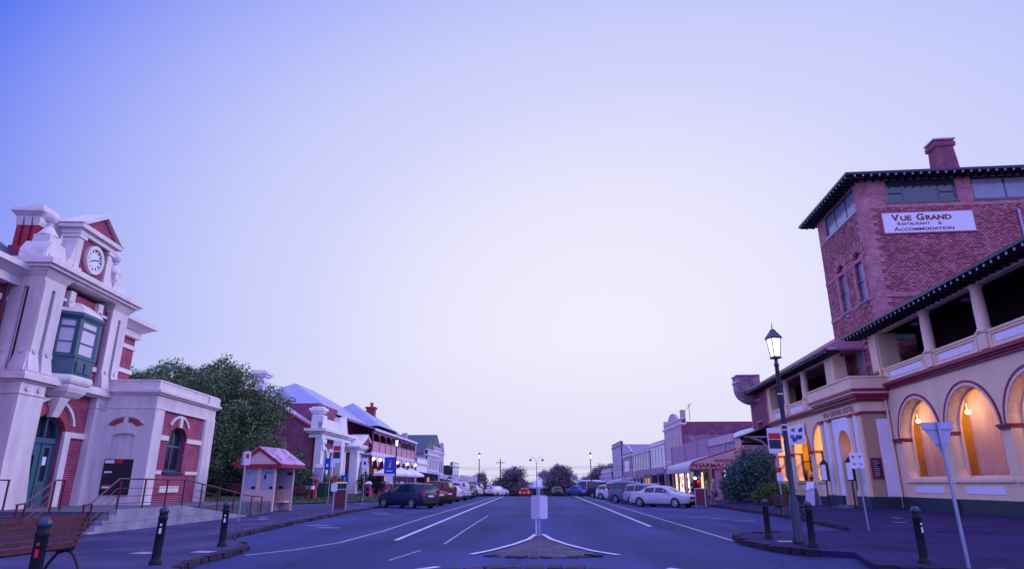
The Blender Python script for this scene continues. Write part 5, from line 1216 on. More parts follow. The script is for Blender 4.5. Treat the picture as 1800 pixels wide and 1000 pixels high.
# ================================================================ street furniture
def lantern(x, y, z, H, lab, on=True, energy=25):
    t = thing('street_lamp', lab, 'street lamp', (x, y, z), 12, 'heritage lantern street lamps'); k = H / 6.3
    m = MB(); m.lathe([(.15, 0), (.15, .12), (.12, .2), (.12, 1.0), (.085, 1.1), (.075, 1.15), (.055, 5.2 * k), (.075, 5.25 * k), (.05, 5.32 * k), (.04, 5.5 * k)], 0, 0, 14); m.build('pole', 'lamp_blue', t, 35)
    m = MB()
    for zz in (3.2, 3.35, 4.3): m.lathe([(.068, 0), (.078, .02), (.068, .05)], 0, 0, 12, zz * k)
    m.build('pole_band', 'sign_grey', t)
    zb = 5.5 * k; P4 = [(1, 1), (-1, 1), (-1, -1), (1, -1)]
    m = MB(); loft(m, [([(a * .085, b * .085) for a, b in P4], zb + .02), ([(a * .135, b * .135) for a, b in P4], zb + .52)]); m.build('lantern_glass', 'lantern_glass' if on else 'glass_sky', t)
    m = MB(); loft(m, [([(a * .12, b * .12) for a, b in P4], zb - .04), ([(a * .10, b * .10) for a, b in P4], zb + .02)])
    loft(m, [([(a * .172, b * .172) for a, b in P4], zb + .52), ([(a * .168, b * .168) for a, b in P4], zb + .56), ([(a * .08, b * .08) for a, b in P4], zb + .72), ([(a * .04, b * .04) for a, b in P4], zb + .80)])
    m.tube([(0, 0, zb + .78), (0, 0, zb + 1.0)], [.02, .006], 6)
    for a, b in P4: m.tube([(a * .088, b * .088, zb), (a * .138, b * .138, zb + .53)], .012, 4)
    h = m.build('lantern_frame', 'lamp_blue', t)
    m = MB(); m.lathe([(.02, .1), (.07, .05), (.07, -.04), (.03, -.1)], 0, 0, 10, zb + .38); m.build('bulb', 'bulb', t, 60)
    if energy:
        l = lamp((0, 0, zb + .2), energy, (1, .88, .65), .12, t)
    return t
lantern(6.7, 18.0, .15, 5.55, 'tall dark blue lantern street lamp between two bollards before the hotel', True, 30)
lantern(-12.6, 58, hl(-12.6, 58), 5.3, 'lit lantern street lamp before the verandah hotel behind the dark wagon', True, 20)
lantern(-7.9, 88, zr(88) + .1, 5.4, 'lantern street lamp at the far end of the left row of cars', True, 0)
lantern(6.9, 88, zr(88) + .1, 5.4, 'lantern street lamp standing past the black off-roader on the right', True, 0)
lantern(-6.2, 150, zr(150), 5.0, 'small distant street lamp in front of the far left tree', True, 0)
lantern(4.6, 150, zr(150), 5.2, 'small distant street lamp in front of the far right tree', True, 0)
lantern(4.9, 170, zr(170), 5.2, 'second small distant street lamp just beyond the one at the right tree', True, 0)
# double armed light in the middle of the road
t = thing('double_street_light', 'slim street light with two curved arms in the middle of the road', 'street lamp', (-.27, 90, zr(90)))
m = MB(); m.lathe([(.07, 0), (.05, 4.2)], 0, 0, 8); m.tube([(-.82, 0, 4.75), (-.75, 0, 5.0), (-.5, 0, 5.12), (-.2, 0, 4.9), (0, 0, 4.2)], .03, 6); m.tube([(.82, 0, 4.75), (.75, 0, 5.0), (.5, 0, 5.12), (.2, 0, 4.9), (0, 0, 4.2)], .03, 6); m.build('pole', 'galvanised', t)
for s in (-.82, .82): m = MB(); m.lathe([(.04, .14), (.16, .04), (.18, -.08), (.08, -.14)], s, 0, 10, 4.72); m.build('lamp_head', 'cast_iron', t, 40)
# bollards
def bollard(x, y, z, lab, H=1.05, strip='sign_white', tilt=(0, 0), cap='lamp_blue'):
    t = thing('bollard', lab, 'bollard', (x, y, z), 0, 'black iron bollards along the pavement edges'); t.rotation_euler = (R(tilt[0]), R(tilt[1]), 0)
    m = MB(); m.lathe([(.115, 0), (.115, .05), (.09, .09), (.082, .12), (.078, .80), (.088, .82), (.088, .86), (.076, .88), (.076, .93)], 0, 0, 14); m.build('post', 'black_paint', t, 35)
    m = MB(); m.lathe([(.084, .93), (.09, .95), (.085, .99), (.05, 1.035), (.02, 1.05)], 0, 0, 14); m.build('cap', cap, t, 50)
    if strip:
        m = MB(frame(0, 0, 0, 20)); m.box(-.02, .02, -.083, -.074, .56, .66); m.box(-.02, .015, -.083, -.074, .70, .74); m.build('reflector', strip, t)
bollard(-6.55, 8.75, .13, 'bollard in front of the slatted bench, nearest the camera', cap='lamp_blue', strip='sign_red')
bollard(-7.33, 12.9, .13, 'bollard on open pavement between the bench and the kerb corner', tilt=(0, 1.5), strip='sign_white')
bollard(-7.82, 16.6, .13, 'bollard at the kerb corner below the bus stop pole', strip='sign_white')
m = None
bollard(6.41, 19.4, .15, 'bollard on the kerb island just left of the blue lamp post', strip=None, tilt=(0, 0))
bollard(6.62, 16.9, .15, 'bollard on the kerb island just right of the blue lamp post', strip=None)
bollard(7.48, 13.75, .13, 'bollard standing beside the back of the triangular sign', strip='sign_white')
bollard(7.72, 10.4, .10, 'bollard at the far right edge by the hotel corner', H=1.05, strip=None) if 0 else None
# benches
def bench(x, y, z, rz, L, lab, group=None):
    t = thing('park_bench', lab, 'bench', (x, y, z), rz, group)   # back towards -y, sitting side +y
    m = MB()
    for i in range(6):
        zz = .47 + i * .088; yy = -.02 - i * .022; m.box(-L / 2, L / 2, yy - .015, yy + .012, zz, zz + .068)
    m.build('backrest', 'bench_wood', t); m = MB()
    for i in range(5): m.box(-L / 2, L / 2, .06 + i * .09, .06 + i * .09 + .07, .42, .45)
    m.build('seat', 'bench_wood', t)
    for s in (-1, 1):
        m = MB(); X = s * (L / 2 - .06)
        m.tube([(X, .02, .40), (X, -.08, .80), (X, -.16, 1.02)], .026, 6); m.tube([(X, .5, .40), (X, .02, .40)], .026, 6)
        m.tube([(X, .10, .40), (X, -.02, .34), (X, -.12, .18), (X, -.20, 0)], .024, 6); m.tube([(X, .10, .40), (X, .26, .36), (X, .38, .2), (X, .48, 0)], .024, 6)
        m.tube([(X, .0, .66), (X, .3, .66), (X, .5, .60), (X, .5, .40)], .02, 6); m.build('leg', 'cast_iron', t)
    return t
bench(-7.9, 10.35, .13, 90, 2.1, 'dark red slatted bench with iron legs behind the nearest left bollard')
bench(11.9, 33.2, hr(11.9, 33.2), -70, 1.5, 'slatted bench on the right pavement in front of the bushes')
bench(-20.4, 45.6, hl(-20, 45.6), -160, 2.2, 'dark red garden bench under the big tree, left of the booth', 'garden benches under the big tree')
bench(-17.6, 47.0, hl(-17.6, 47), -160, 2.6, 'dark red garden bench between the booth and the red post box', 'garden benches under the big tree')
# signs
def pole_sign(name, lab, x, y, z, H, r=.03, lean=0, grp=None, rz=0):
    t = thing(name, lab, 'sign', (x, y, z), rz, grp); t.rotation_euler[1] = R(lean)
    m = MB(); m.lathe([(r, 0), (r, H)], 0, 0, 10); m.build('pole', 'galvanised', t, 40); return t
def plate(t, x0, x1, z0, z1, mt, y=-.05, name='sign_plate', th=.012):
    m = MB(); r = min(.04, (z1 - z0) * .2)
    m.prism_y([(x0 + r, z0), (x1 - r, z0), (x1, z0 + r), (x1, z1 - r), (x1 - r, z1), (x0 + r, z1), (x0, z1 - r), (x0, z0 + r)], y - th, y); return m.build(name, mt, t)
def mark(t, mt, rects, y=-.066, name='sign_marking'):
    m = MB()
    for x0, x1, z0, z1 in rects: m.box(x0, x1, y, y + .004, z0, z1)
    return m.build(name, mt, t)
# keep-left boards seen from behind on the island tip
t = pole_sign('keep_left_sign', 'two grey sign boards on a post at the tip of the traffic island', 0.0, 21.5, .05, 1.42, .05)
plate(t, -.25, .02, .50, 1.20, 'sign_grey'); plate(t, .02, .27, .50, 1.20, 'sign_board_white')
m = MB(); m.tube([(-.09, .02, 0), (-.09, .02, .62)], .03, 8); m.build('second_pole', 'sign_board_white', t)
# give way sign from behind
t = pole_sign('give_way_sign', 'back of a triangular sign on a leaning galvanised pole by the hotel corner', 7.85, 13.0, .13, 2.62, .032, -1.2)
m = MB(); m.prism_y([(-.34, 2.62), (0, 2.02), (.03, 2.02), (.34, 2.62)], .04, .052); m.build('sign_plate', 'sign_grey', t)
m = MB(); m.box(-.3, .3, .02, .04, 2.48, 2.52); m.box(-.12, .12, .02, .04, 2.2, 2.24); m.build('bracket', 'galvanised', t)
# no parking sign before the hotel door
t = pole_sign('parking_sign', 'thin pole with two small red and white parking signs before the hotel door', 10.9, 23.0, .12, 2.5, .025, -1.5)
plate(t, -.24, .0, 1.98, 2.5, 'sign_white'); plate(t, .01, .22, 1.98, 2.5, 'sign_white')
mark(t, 'ink_faded', [(-.17, -.07, 2.33, 2.40), (-.17, -.07, 2.10, 2.16), (.06, .15, 2.33, 2.40)]); mark(t, 'booth_poster', [(.06, .15, 2.08, 2.16)])
# bus stop flag on the right
t = pole_sign('bus_stop', 'bus stop pole with red and dark blue flag before the hotel arcade', 12.1, 34.0, hr(12.1, 34), 4.2, .04, 0)
plate(t, -.38, .30, 2.95, 4.2, 'sign_white'); mark(t, 'sign_red', [(-.33, .26, 3.65, 3.95)]); mark(t, 'lamp_blue', [(-.33, .26, 3.18, 3.62)]); plate(t, -.14, .18, 1.6, 2.0, 'sign_white', y=-.06); mark(t, 'sign_red', [(-.1, .12, 2.05, 2.25)])
# left pole signs
t = pole_sign('parking_sign', 'slim pole with a red and white parking sign in front of the big tree', -12.35, 27.4, hl(-12.3, 27.4), 2.75, .035, 0)
plate(t, -.05, .24, 2.22, 2.78, 'sign_white', y=-.06); m = MB(); m.prism_z([(-.05, -.05), (-.22, .12), (-.21, .13), (-.04, -.04)], 2.22, 2.78); m.build('side_plate', 'sign_grey', t); mark(t, 'sign_red', [(.03, .17, 2.5, 2.68)], y=-.077)
t = pole_sign('bus_stop', 'bus stop pole with red and dark blue flag before the white library', -11.2, 36.2, .1, 3.75, .035)
plate(t, -.22, .25, 2.6, 3.8, 'sign_white'); mark(t, 'sign_red', [(-.18, .21, 3.25, 3.52)]); mark(t, 'lamp_blue', [(-.18, .21, 2.85, 3.2)]); plate(t, -.14, .2, 1.1, 1.55, 'sign_white', y=-.06); mark(t, 'sign_red', [(-.08, .12, 1.6, 1.95)])
t = pole_sign('information_sign', 'blue information sign with a yellow i and white plate on a tall pole', -12.1, 53.5, hl(-12.1, 53), 3.5, .04)
plate(t, -.45, .45, 2.05 + .2, 3.55, 'sign_blue'); mark(t, 'sign_yellow', [(-.02, .1, 3.2, 3.3)])
m = MB(); m.prism_y([(-.12, 2.72), (.06, 2.72), (.12, 3.12), (-.02, 3.12)], -.07, -.062); m.build('sign_letter', 'sign_yellow', t); mark(t, 'sign_white', [(-.25, .25, 2.42, 2.5)]); plate(t, -.3, .3, 1.6, 2.2, 'sign_white')
t = pole_sign('information_sign', 'low blue sign with a yellow i on a white stand by the library', -14.7, 50.0, hl(-14.7, 50), 1.9, .04)
plate(t, -.28, .28, 1.35, 1.95, 'sign_blue'); plate(t, -.26, .26, .6, 1.33, 'sign_white'); m = MB(); m.prism_y([(-.06, 1.5), (.03, 1.5), (.07, 1.8), (-.02, 1.8)], -.07, -.062); m.build('sign_letter', 'sign_yellow', t)
t = pole_sign('parking_sign', 'pole with blue parking plate and white plate beside the library porch', -14.6, 46.0, hl(-14, 46), 3.3, .035)
plate(t, -.42, -.03, 2.3, 3.1, 'sign_blue'); plate(t, .0, .38, 2.5, 3.3, 'sign_white'); mark(t, 'sign_red', [(.05, .2, 2.9, 3.1)]); mark(t, 'sign_white', [(-.3, -.15, 2.5, 2.7)], y=-.068)
t = pole_sign('parking_sign', 'pole with a single white parking plate in front of the cafe umbrellas', -11.9, 45.0, .2, 3.1, .035)
plate(t, -.22, .22, 2.4, 3.1, 'sign_white'); mark(t, 'ink_black', [(-.08, .08, 2.65, 2.85)])
t = thing('wall_notice', 'white notice case on legs in front of the library steps', 'notice board', (-18.0, 53.6, hl(-18, 53.6)), 20)
m = MB(); m.box(-.42, .42, -.1, .1, .9, 2.3); m.wedge((-.5, .5, -.18, .18, 2.3), (-.1, .1, -.1, .1, 2.6)); m.build('case', 'white_paint', t); m = MB(); m.box(-.34, .34, -.115, -.10, 1.0, 2.2); m.build('notice', 'booth_poster', t)
for s in (-.36, .3): m = MB(); m.box(s, s + .07, -.04, .04, 0, .9); m.build('leg', 'white_paint', t)
# rubbish bins
def litter_bin(x, y, z, rz, lab, lid=True):
    t = thing('litter_bin', lab, 'bin', (x, y, z), rz, 'timber clad litter bins')
    m = MB(); m.box(-.36, .36, -.3, .3, .06, 1.12); m.build('cladding', 'bin_wood', t)
    m = MB()
    for a in (-.38, .32):
        for b in (-.32, .26): m.box(a, a + .06, b, b + .06, 0, 1.14)
    m.box(-.40, .40, -.34, .34, 1.12, 1.18); m.build('frame', 'sign_grey', t)
    if lid: m = MB(); m.wedge((-.3, .3, -.25, .25, 1.18), (-.33, .33, -.28, .28, 1.5)); o = m.build('green_bin', 'bin_green', t); m = MB(); m.wedge((-.34, .34, -.3, .3, 1.5), (-.28, .28, -.2, .22, 1.58)); m.build('lid', 'sign_yellow', o)
litter_bin(-12.0, 40.2, hl(-12, 40.2), 12, 'timber clad litter bin with a green bin and yellow lid beside the left kerb')
litter_bin(11.5, 48.0, hr(11.5, 48), -30, 'timber clad litter bin outside the pharmacy by the silver sedan', False)
t = thing('wheelie_bin', 'small dark green bin beside the notice case before the library', 'bin', (-17.2, 52.6, hl(-17, 52.6)), 10)
m = MB(); m.wedge((-.25, .25, -.25, .25, .0), (-.32, .32, -.3, .3, 1.15)); m.build('bin_body', 'bin_green', t); m = MB(); m.wedge((-.35, .35, -.34, .34, 1.15), (-.3, .3, -.25, .3, 1.25)); m.build('lid', 'bin_green', t)
# red post box and small stand
t = thing('post_box', 'round red post box on the lawn by the booth', 'post box', (-16.9, 49.6, hl(-16.9, 49.6)), 0)
m = MB(); m.lathe([(.28, 0), (.3, .1), (.26, .2), (.26, 1.25), (.34, 1.3), (.34, 1.42), (.2, 1.6), (.04, 1.66)], 0, 0, 18); m.build('body', 'post_red', t, 35)
m = MB(); m.box(-.14, .14, -.275, -.24, 1.05, 1.12); m.build('slot', 'ink_black', t)
t = thing('express_post_box', 'small dark stand with white panel beside the red post box', 'post box', (-16.7, 48.2, hl(-16.7, 48.2)), 0)
m = MB(); m.box(-.28, .28, -.2, .2, .75, 1.0); m.build('white_panel', 'sign_white', t)
for s in (-.26, .2): m = MB(); m.box(s, s + .06, -.05, .05, 0, .75); m.build('leg', 'ink_black', t)
m = MB(); m.wedge((-.24, .24, -.18, .18, 1.0), (-.18, .18, -.12, .12, 1.5)); m.build('box', 'cast_iron', t)
# bus shelter / telephone booth with gable roof
t = thing('telephone_booth', 'cream open sided booth with red edged gable roof and blue grey posters', 'booth', (-14.75, 34.6, .22), -8)
W2 = .92; L2 = 1.9; H2 = 2.3
m = MB()
for x, y in ((-W2, 0), (-.02, 0), (W2 - .1, 0), (W2 - .1, L2), (-W2, L2)): m.box(x, x + .1, y, y + .1, 0, H2)
m.box(-.1, .12, -.04, 0, 0, H2)
m.build('posts', 'booth_cream', t)
m = MB()
m.box(-W2 + .1, -.1, .02, .08, .08, 1.0); m.box(.12, W2 - .1, .02, .08, .08, 1.0); m.box(-W2 + .1, W2 - .1, .015, .085, 1.0, 1.06); m.box(-W2, -W2 + .06, .1, L2, .08, H2); m.box(-W2 + .06, W2, L2 + .02, L2 + .08, .08, 1.1); m.box(.0, .06, .1, L2 * .5, .08, H2)
m.build('panel', 'booth_cream', t)
for bb in ((-W2 + .1, -.1, .035, .065, 1.06, 2.3), (-W2 + .15, W2 - .1, L2 + .0, L2 + .02, 1.1, 2.3), (.12, W2 - .1, .035, .065, 1.06, 2.3)):
    m = MB(); m.box(*bb); o = m.build('poster', 'booth_poster', t)
m = MB()
for x, z, w, h in ((-.42, 1.12, .22, .14), (.62, 1.12, .22, .14), (.26, 1.62, .12, .24), (.3, 1.92, .42, .04), (.45, 2.14, .14, .08), (-.68, 1.85, .06, .08)): m.box(x, x + w, .028, .035, z, z + h)
for x, z, w, h in ((.1, 1.12, .25, .14), (.55, 1.85, .3, .14)): m.box(x, x + w, L2 - .01, L2, z, z + h)
m.build('poster_print', 'ink_black', o)
m = MB(); m.box(.1, W2 - .1, L2 - .6, L2, .42, .5); m.box(.1, .3, L2 - .5, L2 - .1, .0, .42); m.build('seat', 'booth_cream', t)
m = MB(); m.wedge((.08, .22, .9, 1.5, .45), (.08, .14, 1.1, 1.3, .95)); m.build('red_handset', 'maroon_paint', t)
e = .34
m = MB(); m.prism_y([(-W2 - e, H2 + .05), (W2 + e, H2 + .05), (0, H2 + .80)], -.2, -.14); m.build('gable', 'booth_cream', t)
m = MB()
m.prism_y([(-W2 - e - .08, H2 - .06), (-W2 - e - .08, H2 + .06), (0, H2 + .93), (W2 + e + .08, H2 + .06), (W2 + e + .08, H2 - .06), (W2 + e - .12, H2 + .08), (0, H2 + .75), (-W2 - e + .12, H2 + .08)][::-1], -.26, -.2)
m.box(-W2 - e, W2 + e, -.25, -.19, H2 - .1, H2 + .08); m.box(W2 + e - .02, W2 + e + .08, -.26, L2 + .4, H2 - .1, H2 + .07); m.box(-W2 - e - .08, -W2 - e + .02, -.26, L2 + .4, H2 - .1, H2 + .07)
m.build('bargeboard', 'red_paint', t)
m = MB(); y0, y1 = -.3, L2 + .42
for s in (-1, 1): m.add([(s * (W2 + e + .1), y0, H2 + .06), (0, y0, H2 + .94), (0, y1, H2 + .94), (s * (W2 + e + .1), y1, H2 + .06), (s * (W2 + e + .1), y0, H2 + .10), (0, y0, H2 + .98), (0, y1, H2 + .98), (s * (W2 + e + .1), y1, H2 + .10)], [(0, 1, 2, 3), (4, 7, 6, 5), (0, 4, 5, 1), (2, 6, 7, 3), (3, 7, 4, 0)])
m.build('roof', 'worn_roof', t)
# menu stands, blackboard, banner, bicycle at the hotel
def hp(s, tt):  # hotel facade coordinates to world
    a = R(3.2); return (18.74 + math.sin(a) * s + math.cos(a) * tt, 26.99 + math.cos(a) * s - math.sin(a) * tt)
for s, l in ((14.1, 'tall black framed menu stand left of the hotel door'), (10.3, 'tall black framed menu stand right of the hotel door')):
    x, y = hp(s, -2.1); t = thing('menu_stand', l, 'sign', (x, y, .3), -75, 'menu stands at the hotel door')
    m = MB(); m.box(-.03, .03, -.03, .03, 0, 1.5); m.build('post', 'cast_iron', t); m = MB(); m.box(-.28, .28, -.06, .06, 1.45, 2.5); m.prism_y([(-.28, 2.5), (.28, 2.5), (0, 2.72)], -.06, .06); o = m.build('frame', 'cast_iron', t)
    m = MB(); m.box(-.21, .21, -.075, -.06, 1.52, 2.42); m.build('menu_sheet', 'sign_white', o)
x, y = hp(16.2, -2.3); t = thing('sandwich_board', 'grey sandwich board with a white cloth over its top by the hotel arcade', 'sandwich board', (x, y, .28), -70)
for s, n_ in ((1, 'front_panel'), (-1, 'back_panel')): m = MB(); m.wedge((-.42, .42, s * .28 - .02, s * .28 + .02, 0), (-.34, .34, s * .03 - .02, s * .03 + .02, 1.35)); m.build(n_, 'sign_grey' if s < 0 else 'booth_poster', t)
t = tag(MB(frame(x, y, .28, -70)).wedge((-.34, -.02, -.17, .15, .95), (-.3, .0, -.06, .06, 1.42)).wedge((.02, .36, -.16, .17, 1.05), (.0, .32, -.06, .06, 1.44)).build('cloth', 'sign_white'), 'white cloth draped over the top of the sandwich board', 'cloth')
x, y = hp(26.6, -.12); t = thing('banner', 'white painted banner with blue scribble hanging over the arcade', 'banner', (x, y, 0), HR)
m = MB(); m.quad((.0, 0, 5.95), (4.1, 0, 5.98), (4.0, .02, 4.45), (.15, .02, 4.55)); m.build('cloth', 'sign_white', t)
rr = random.Random(4)
for mt in ('sign_blue', 'lamp_blue'):
    m = MB()
    for k in range(5):
        px, pz = rr.uniform(.6, 3.2), rr.uniform(4.8, 5.7); m.tube([(px + i * .12, -.015, pz + .16 * math.sin(i * 1.9 + k)) for i in range(7)], .03, 4)
    m.build('banner_marking', mt, t)
def bicycle(x, y, z, rz, lab):
    t = thing('bicycle', lab, 'bicycle', (x, y, z), rz)
    for cx in (-.52, .52):
        m = MB(); m.tube([(cx + .33 * math.cos(2 * math.pi * k / 22), 0, .34 + .33 * math.sin(2 * math.pi * k / 22)) for k in range(22)], .018, 6, True); w = m.build('wheel', 'bike_white', t)
        m = MB()
        for k in range(10): a = math.pi * k / 5; m.tube([(cx, 0, .34), (cx + .32 * math.cos(a), 0, .34 + .32 * math.sin(a))], .004, 3)
        m.build('spokes', 'alloy', w)
    m = MB()
    for a, b in (((-.52, .34), (-.1, .30)), ((-.1, .30), (.34, .82)), ((-.16, .84), (-.1, .30)), ((-.16, .80), (.32, .80)), ((-.52, .34), (-.15, .76)), ((.52, .34), (.38, .62)), ((.38, .62), (.32, .98))): m.tube([(a[0], 0, a[1]), (b[0], 0, b[1])], .018, 6)
    m.build('frame', 'bike_white', t); m = MB(); m.tube([(.40, -.26, 1.0), (.33, -.12, 1.0), (.32, .12, 1.0), (.40, .26, 1.0)], .015, 6); m.build('handlebar', 'cast_iron', t)
    m = MB(); m.wedge((-.3, -.02, -.07, .07, .88), (-.28, -.05, -.05, .05, .94)); m.build('saddle', 'rubber', t); m = MB(); m.box(.45, .75, -.15, .15, .72, .92); m.build('basket', 'cast_iron', t)
x, y = hp(23.2, -2.6); bicycle(x, y, .27, -62, 'pale bicycle with a basket standing before the hotel arcade')
x, y = hp(23.0, -3.0)
# plants in the arcade window
for k, (s, l) in enumerate(((24.6, 'spiky potted plant inside the middle arch'), (23.4, 'leafy potted plant with pale flowers inside the middle arch'))):
    x, y = hp(s, .25); t = thing('potted_plant', l, 'plant', (x, y, 1.8), 0); m = MB(); m.lathe([(.12, 0), (.18, .3)], 0, 0, 10); m.build('pot', 'cast_iron', t)
    m = MB(); rr = random.Random(20 + k)
    for i in range(60):
        a = rr.uniform(0, 6.28); e = rr.uniform(.2, .9) if k == 0 else rr.uniform(.15, .5); u = rr.uniform(.1, .6); p = Vector((math.cos(a) * u * .7, math.sin(a) * u * .5, .3 + e)); q = Vector((0, 0, .3)); w_ = Vector((-math.sin(a), math.cos(a), 0)) * .03
        m.add([tuple(q + w_), tuple(q - w_), tuple(p)], [(0, 1, 2)])
    m.build('leaves', 'leaf_lime' if k == 0 else 'iron_lace_white', t)
# power pole with wires, far off
t = thing('power_pole', 'distant wooden power pole at the left tree with cross arm', 'power pole', (-7.5, 130, zr(130)))
m = MB(); m.lathe([(.14, 0), (.10, 7.8)], 0, 0, 8); m.build('pole', 'bark', t); m = MB(); m.box(-.9, .9, -.05, .05, 7.0, 7.12); m.build('cross_arm', 'bark', t)
for k, (za, zb_) in enumerate(((5.3, 6.6), (5.0, 5.6), (4.7, 4.4))):
    pts = [(-60 + 120 * i / 24, 130 + i * .2, (5.1 if k == 0 else 4.75 if k == 1 else 3.6) + (-.9 * (1 - ((i - 10) / 14) ** 2) * .5 + abs(i - 10.5) * .07)) for i in range(25)]
    m = MB(); m.tube(pts, .022, 4); o = m.build('overhead_wire', 'wire_black'); tag(o, ['highest overhead wire crossing the far end of the street', 'middle overhead wire crossing the far end of the street', 'lowest overhead wire crossing the far end of the street'][k], 'wire', 'overhead wires across the street')
# marquee far off beyond the crest
t = thing('marquee', 'white marquee roof in the distance behind the island sign', 'tent', (1.6, 152, zr(152)))
m = MB(); P4 = [(-4.6, -3), (4.6, -3), (4.6, 3), (-4.6, 3)]; loft(m, [(P4, 2.6 + 1.0), (P4, 3.0 + 1.0), ([(a * .5, b * .1) for a, b in P4], 4.9 + .6)]); m.build('roof', 'canvas_white', t)
m = MB()
for a, b in P4: m.box(a - .06, a + .06, b - .06, b + .06, -.5, 3.6)
m.build('poles', 'sign_grey', t)
# ================================================================ vehicles
SEDAN = dict(L=4.85, W=1.84, H=1.45, kind='sedan')
SH = {   # (u along length 0 rear .. 1 front, belt/hood z, roof z or None)
 'sedan': [(0, .70, None), (.02, .92, None), (.07, 1.02, None), (.16, 1.06, None), (.19, .98, 1.10), (.30, .97, 1.40), (.40, .96, 1.445), (.50, .95, 1.45), (.58, .94, 1.42), (.64, .94, 1.30), (.745, .95, 1.0), (.80, .94, None), (.90, .86, None), (.97, .74, None), (1, .58, None)],
 'wagon': [(0, .70, None), (.015, .95, None), (.03, .98, 1.20), (.07, 1.0, 1.50), (.14, 1.0, 1.56), (.30, .99, 1.60), (.45, .98, 1.60), (.56, .97, 1.56), (.62, .97, 1.44), (.73, .99, 1.06), (.79, .98, None), (.90, .92, None), (.97, .80, None), (1, .60, None)],
 'cross': [(0, .70, None), (.015, .96, None), (.03, 1.0, 1.16), (.085, 1.03, 1.50), (.15, 1.03, 1.60), (.30, 1.02, 1.66), (.45, 1.01, 1.65), (.55, 1.0, 1.60), (.61, 1.0, 1.48), (.73, 1.02, 1.08), (.79, 1.02, None), (.90, .96, None), (.97, .82, None), (1, .60, None)],
 'suv': [(0, .75, None), (.012, 1.08, None), (.02, 1.10, 1.30), (.05, 1.12, 1.70), (.12, 1.12, 1.78), (.30, 1.11, 1.82), (.48, 1.10, 1.80), (.58, 1.09, 1.74), (.64, 1.09, 1.55), (.72, 1.10, 1.17), (.78, 1.10, None), (.90, 1.06, None), (.97, .95, None), (1, .65, None)],
 'hatch': [(0, .70, None), (.02, .95, None), (.03, .97, 1.12), (.09, 1.0, 1.42), (.18, 1.0, 1.48), (.35, .99, 1.51), (.50, .98, 1.50), (.60, .97, 1.42), (.75, .99, 1.05), (.81, .98, None), (.92, .88, None), (.98, .74, None), (1, .55, None)],
 'van': [(0, .8, None), (.01, 1.15, None), (.015, 1.16, 1.4), (.03, 1.18, 2.05), (.12, 1.18, 2.15), (.35, 1.18, 2.18), (.60, 1.18, 2.16), (.72, 1.17, 2.02), (.84, 1.17, 1.55), (.90, 1.15, 1.22), (.94, 1.12, None), (.985, .95, None), (1, .65, None)],
}
def ensure_paint(name, col):
    if name not in _DEF:
        def f(m, n, p):
            _basic(col, rough=.4, var=.05, scale=1.5, spec=.16)(m, n, p)
            p.inputs['Coat Weight'].default_value = .10; p.inputs['Coat Roughness'].default_value = .10
        _DEF[name] = f
    return name
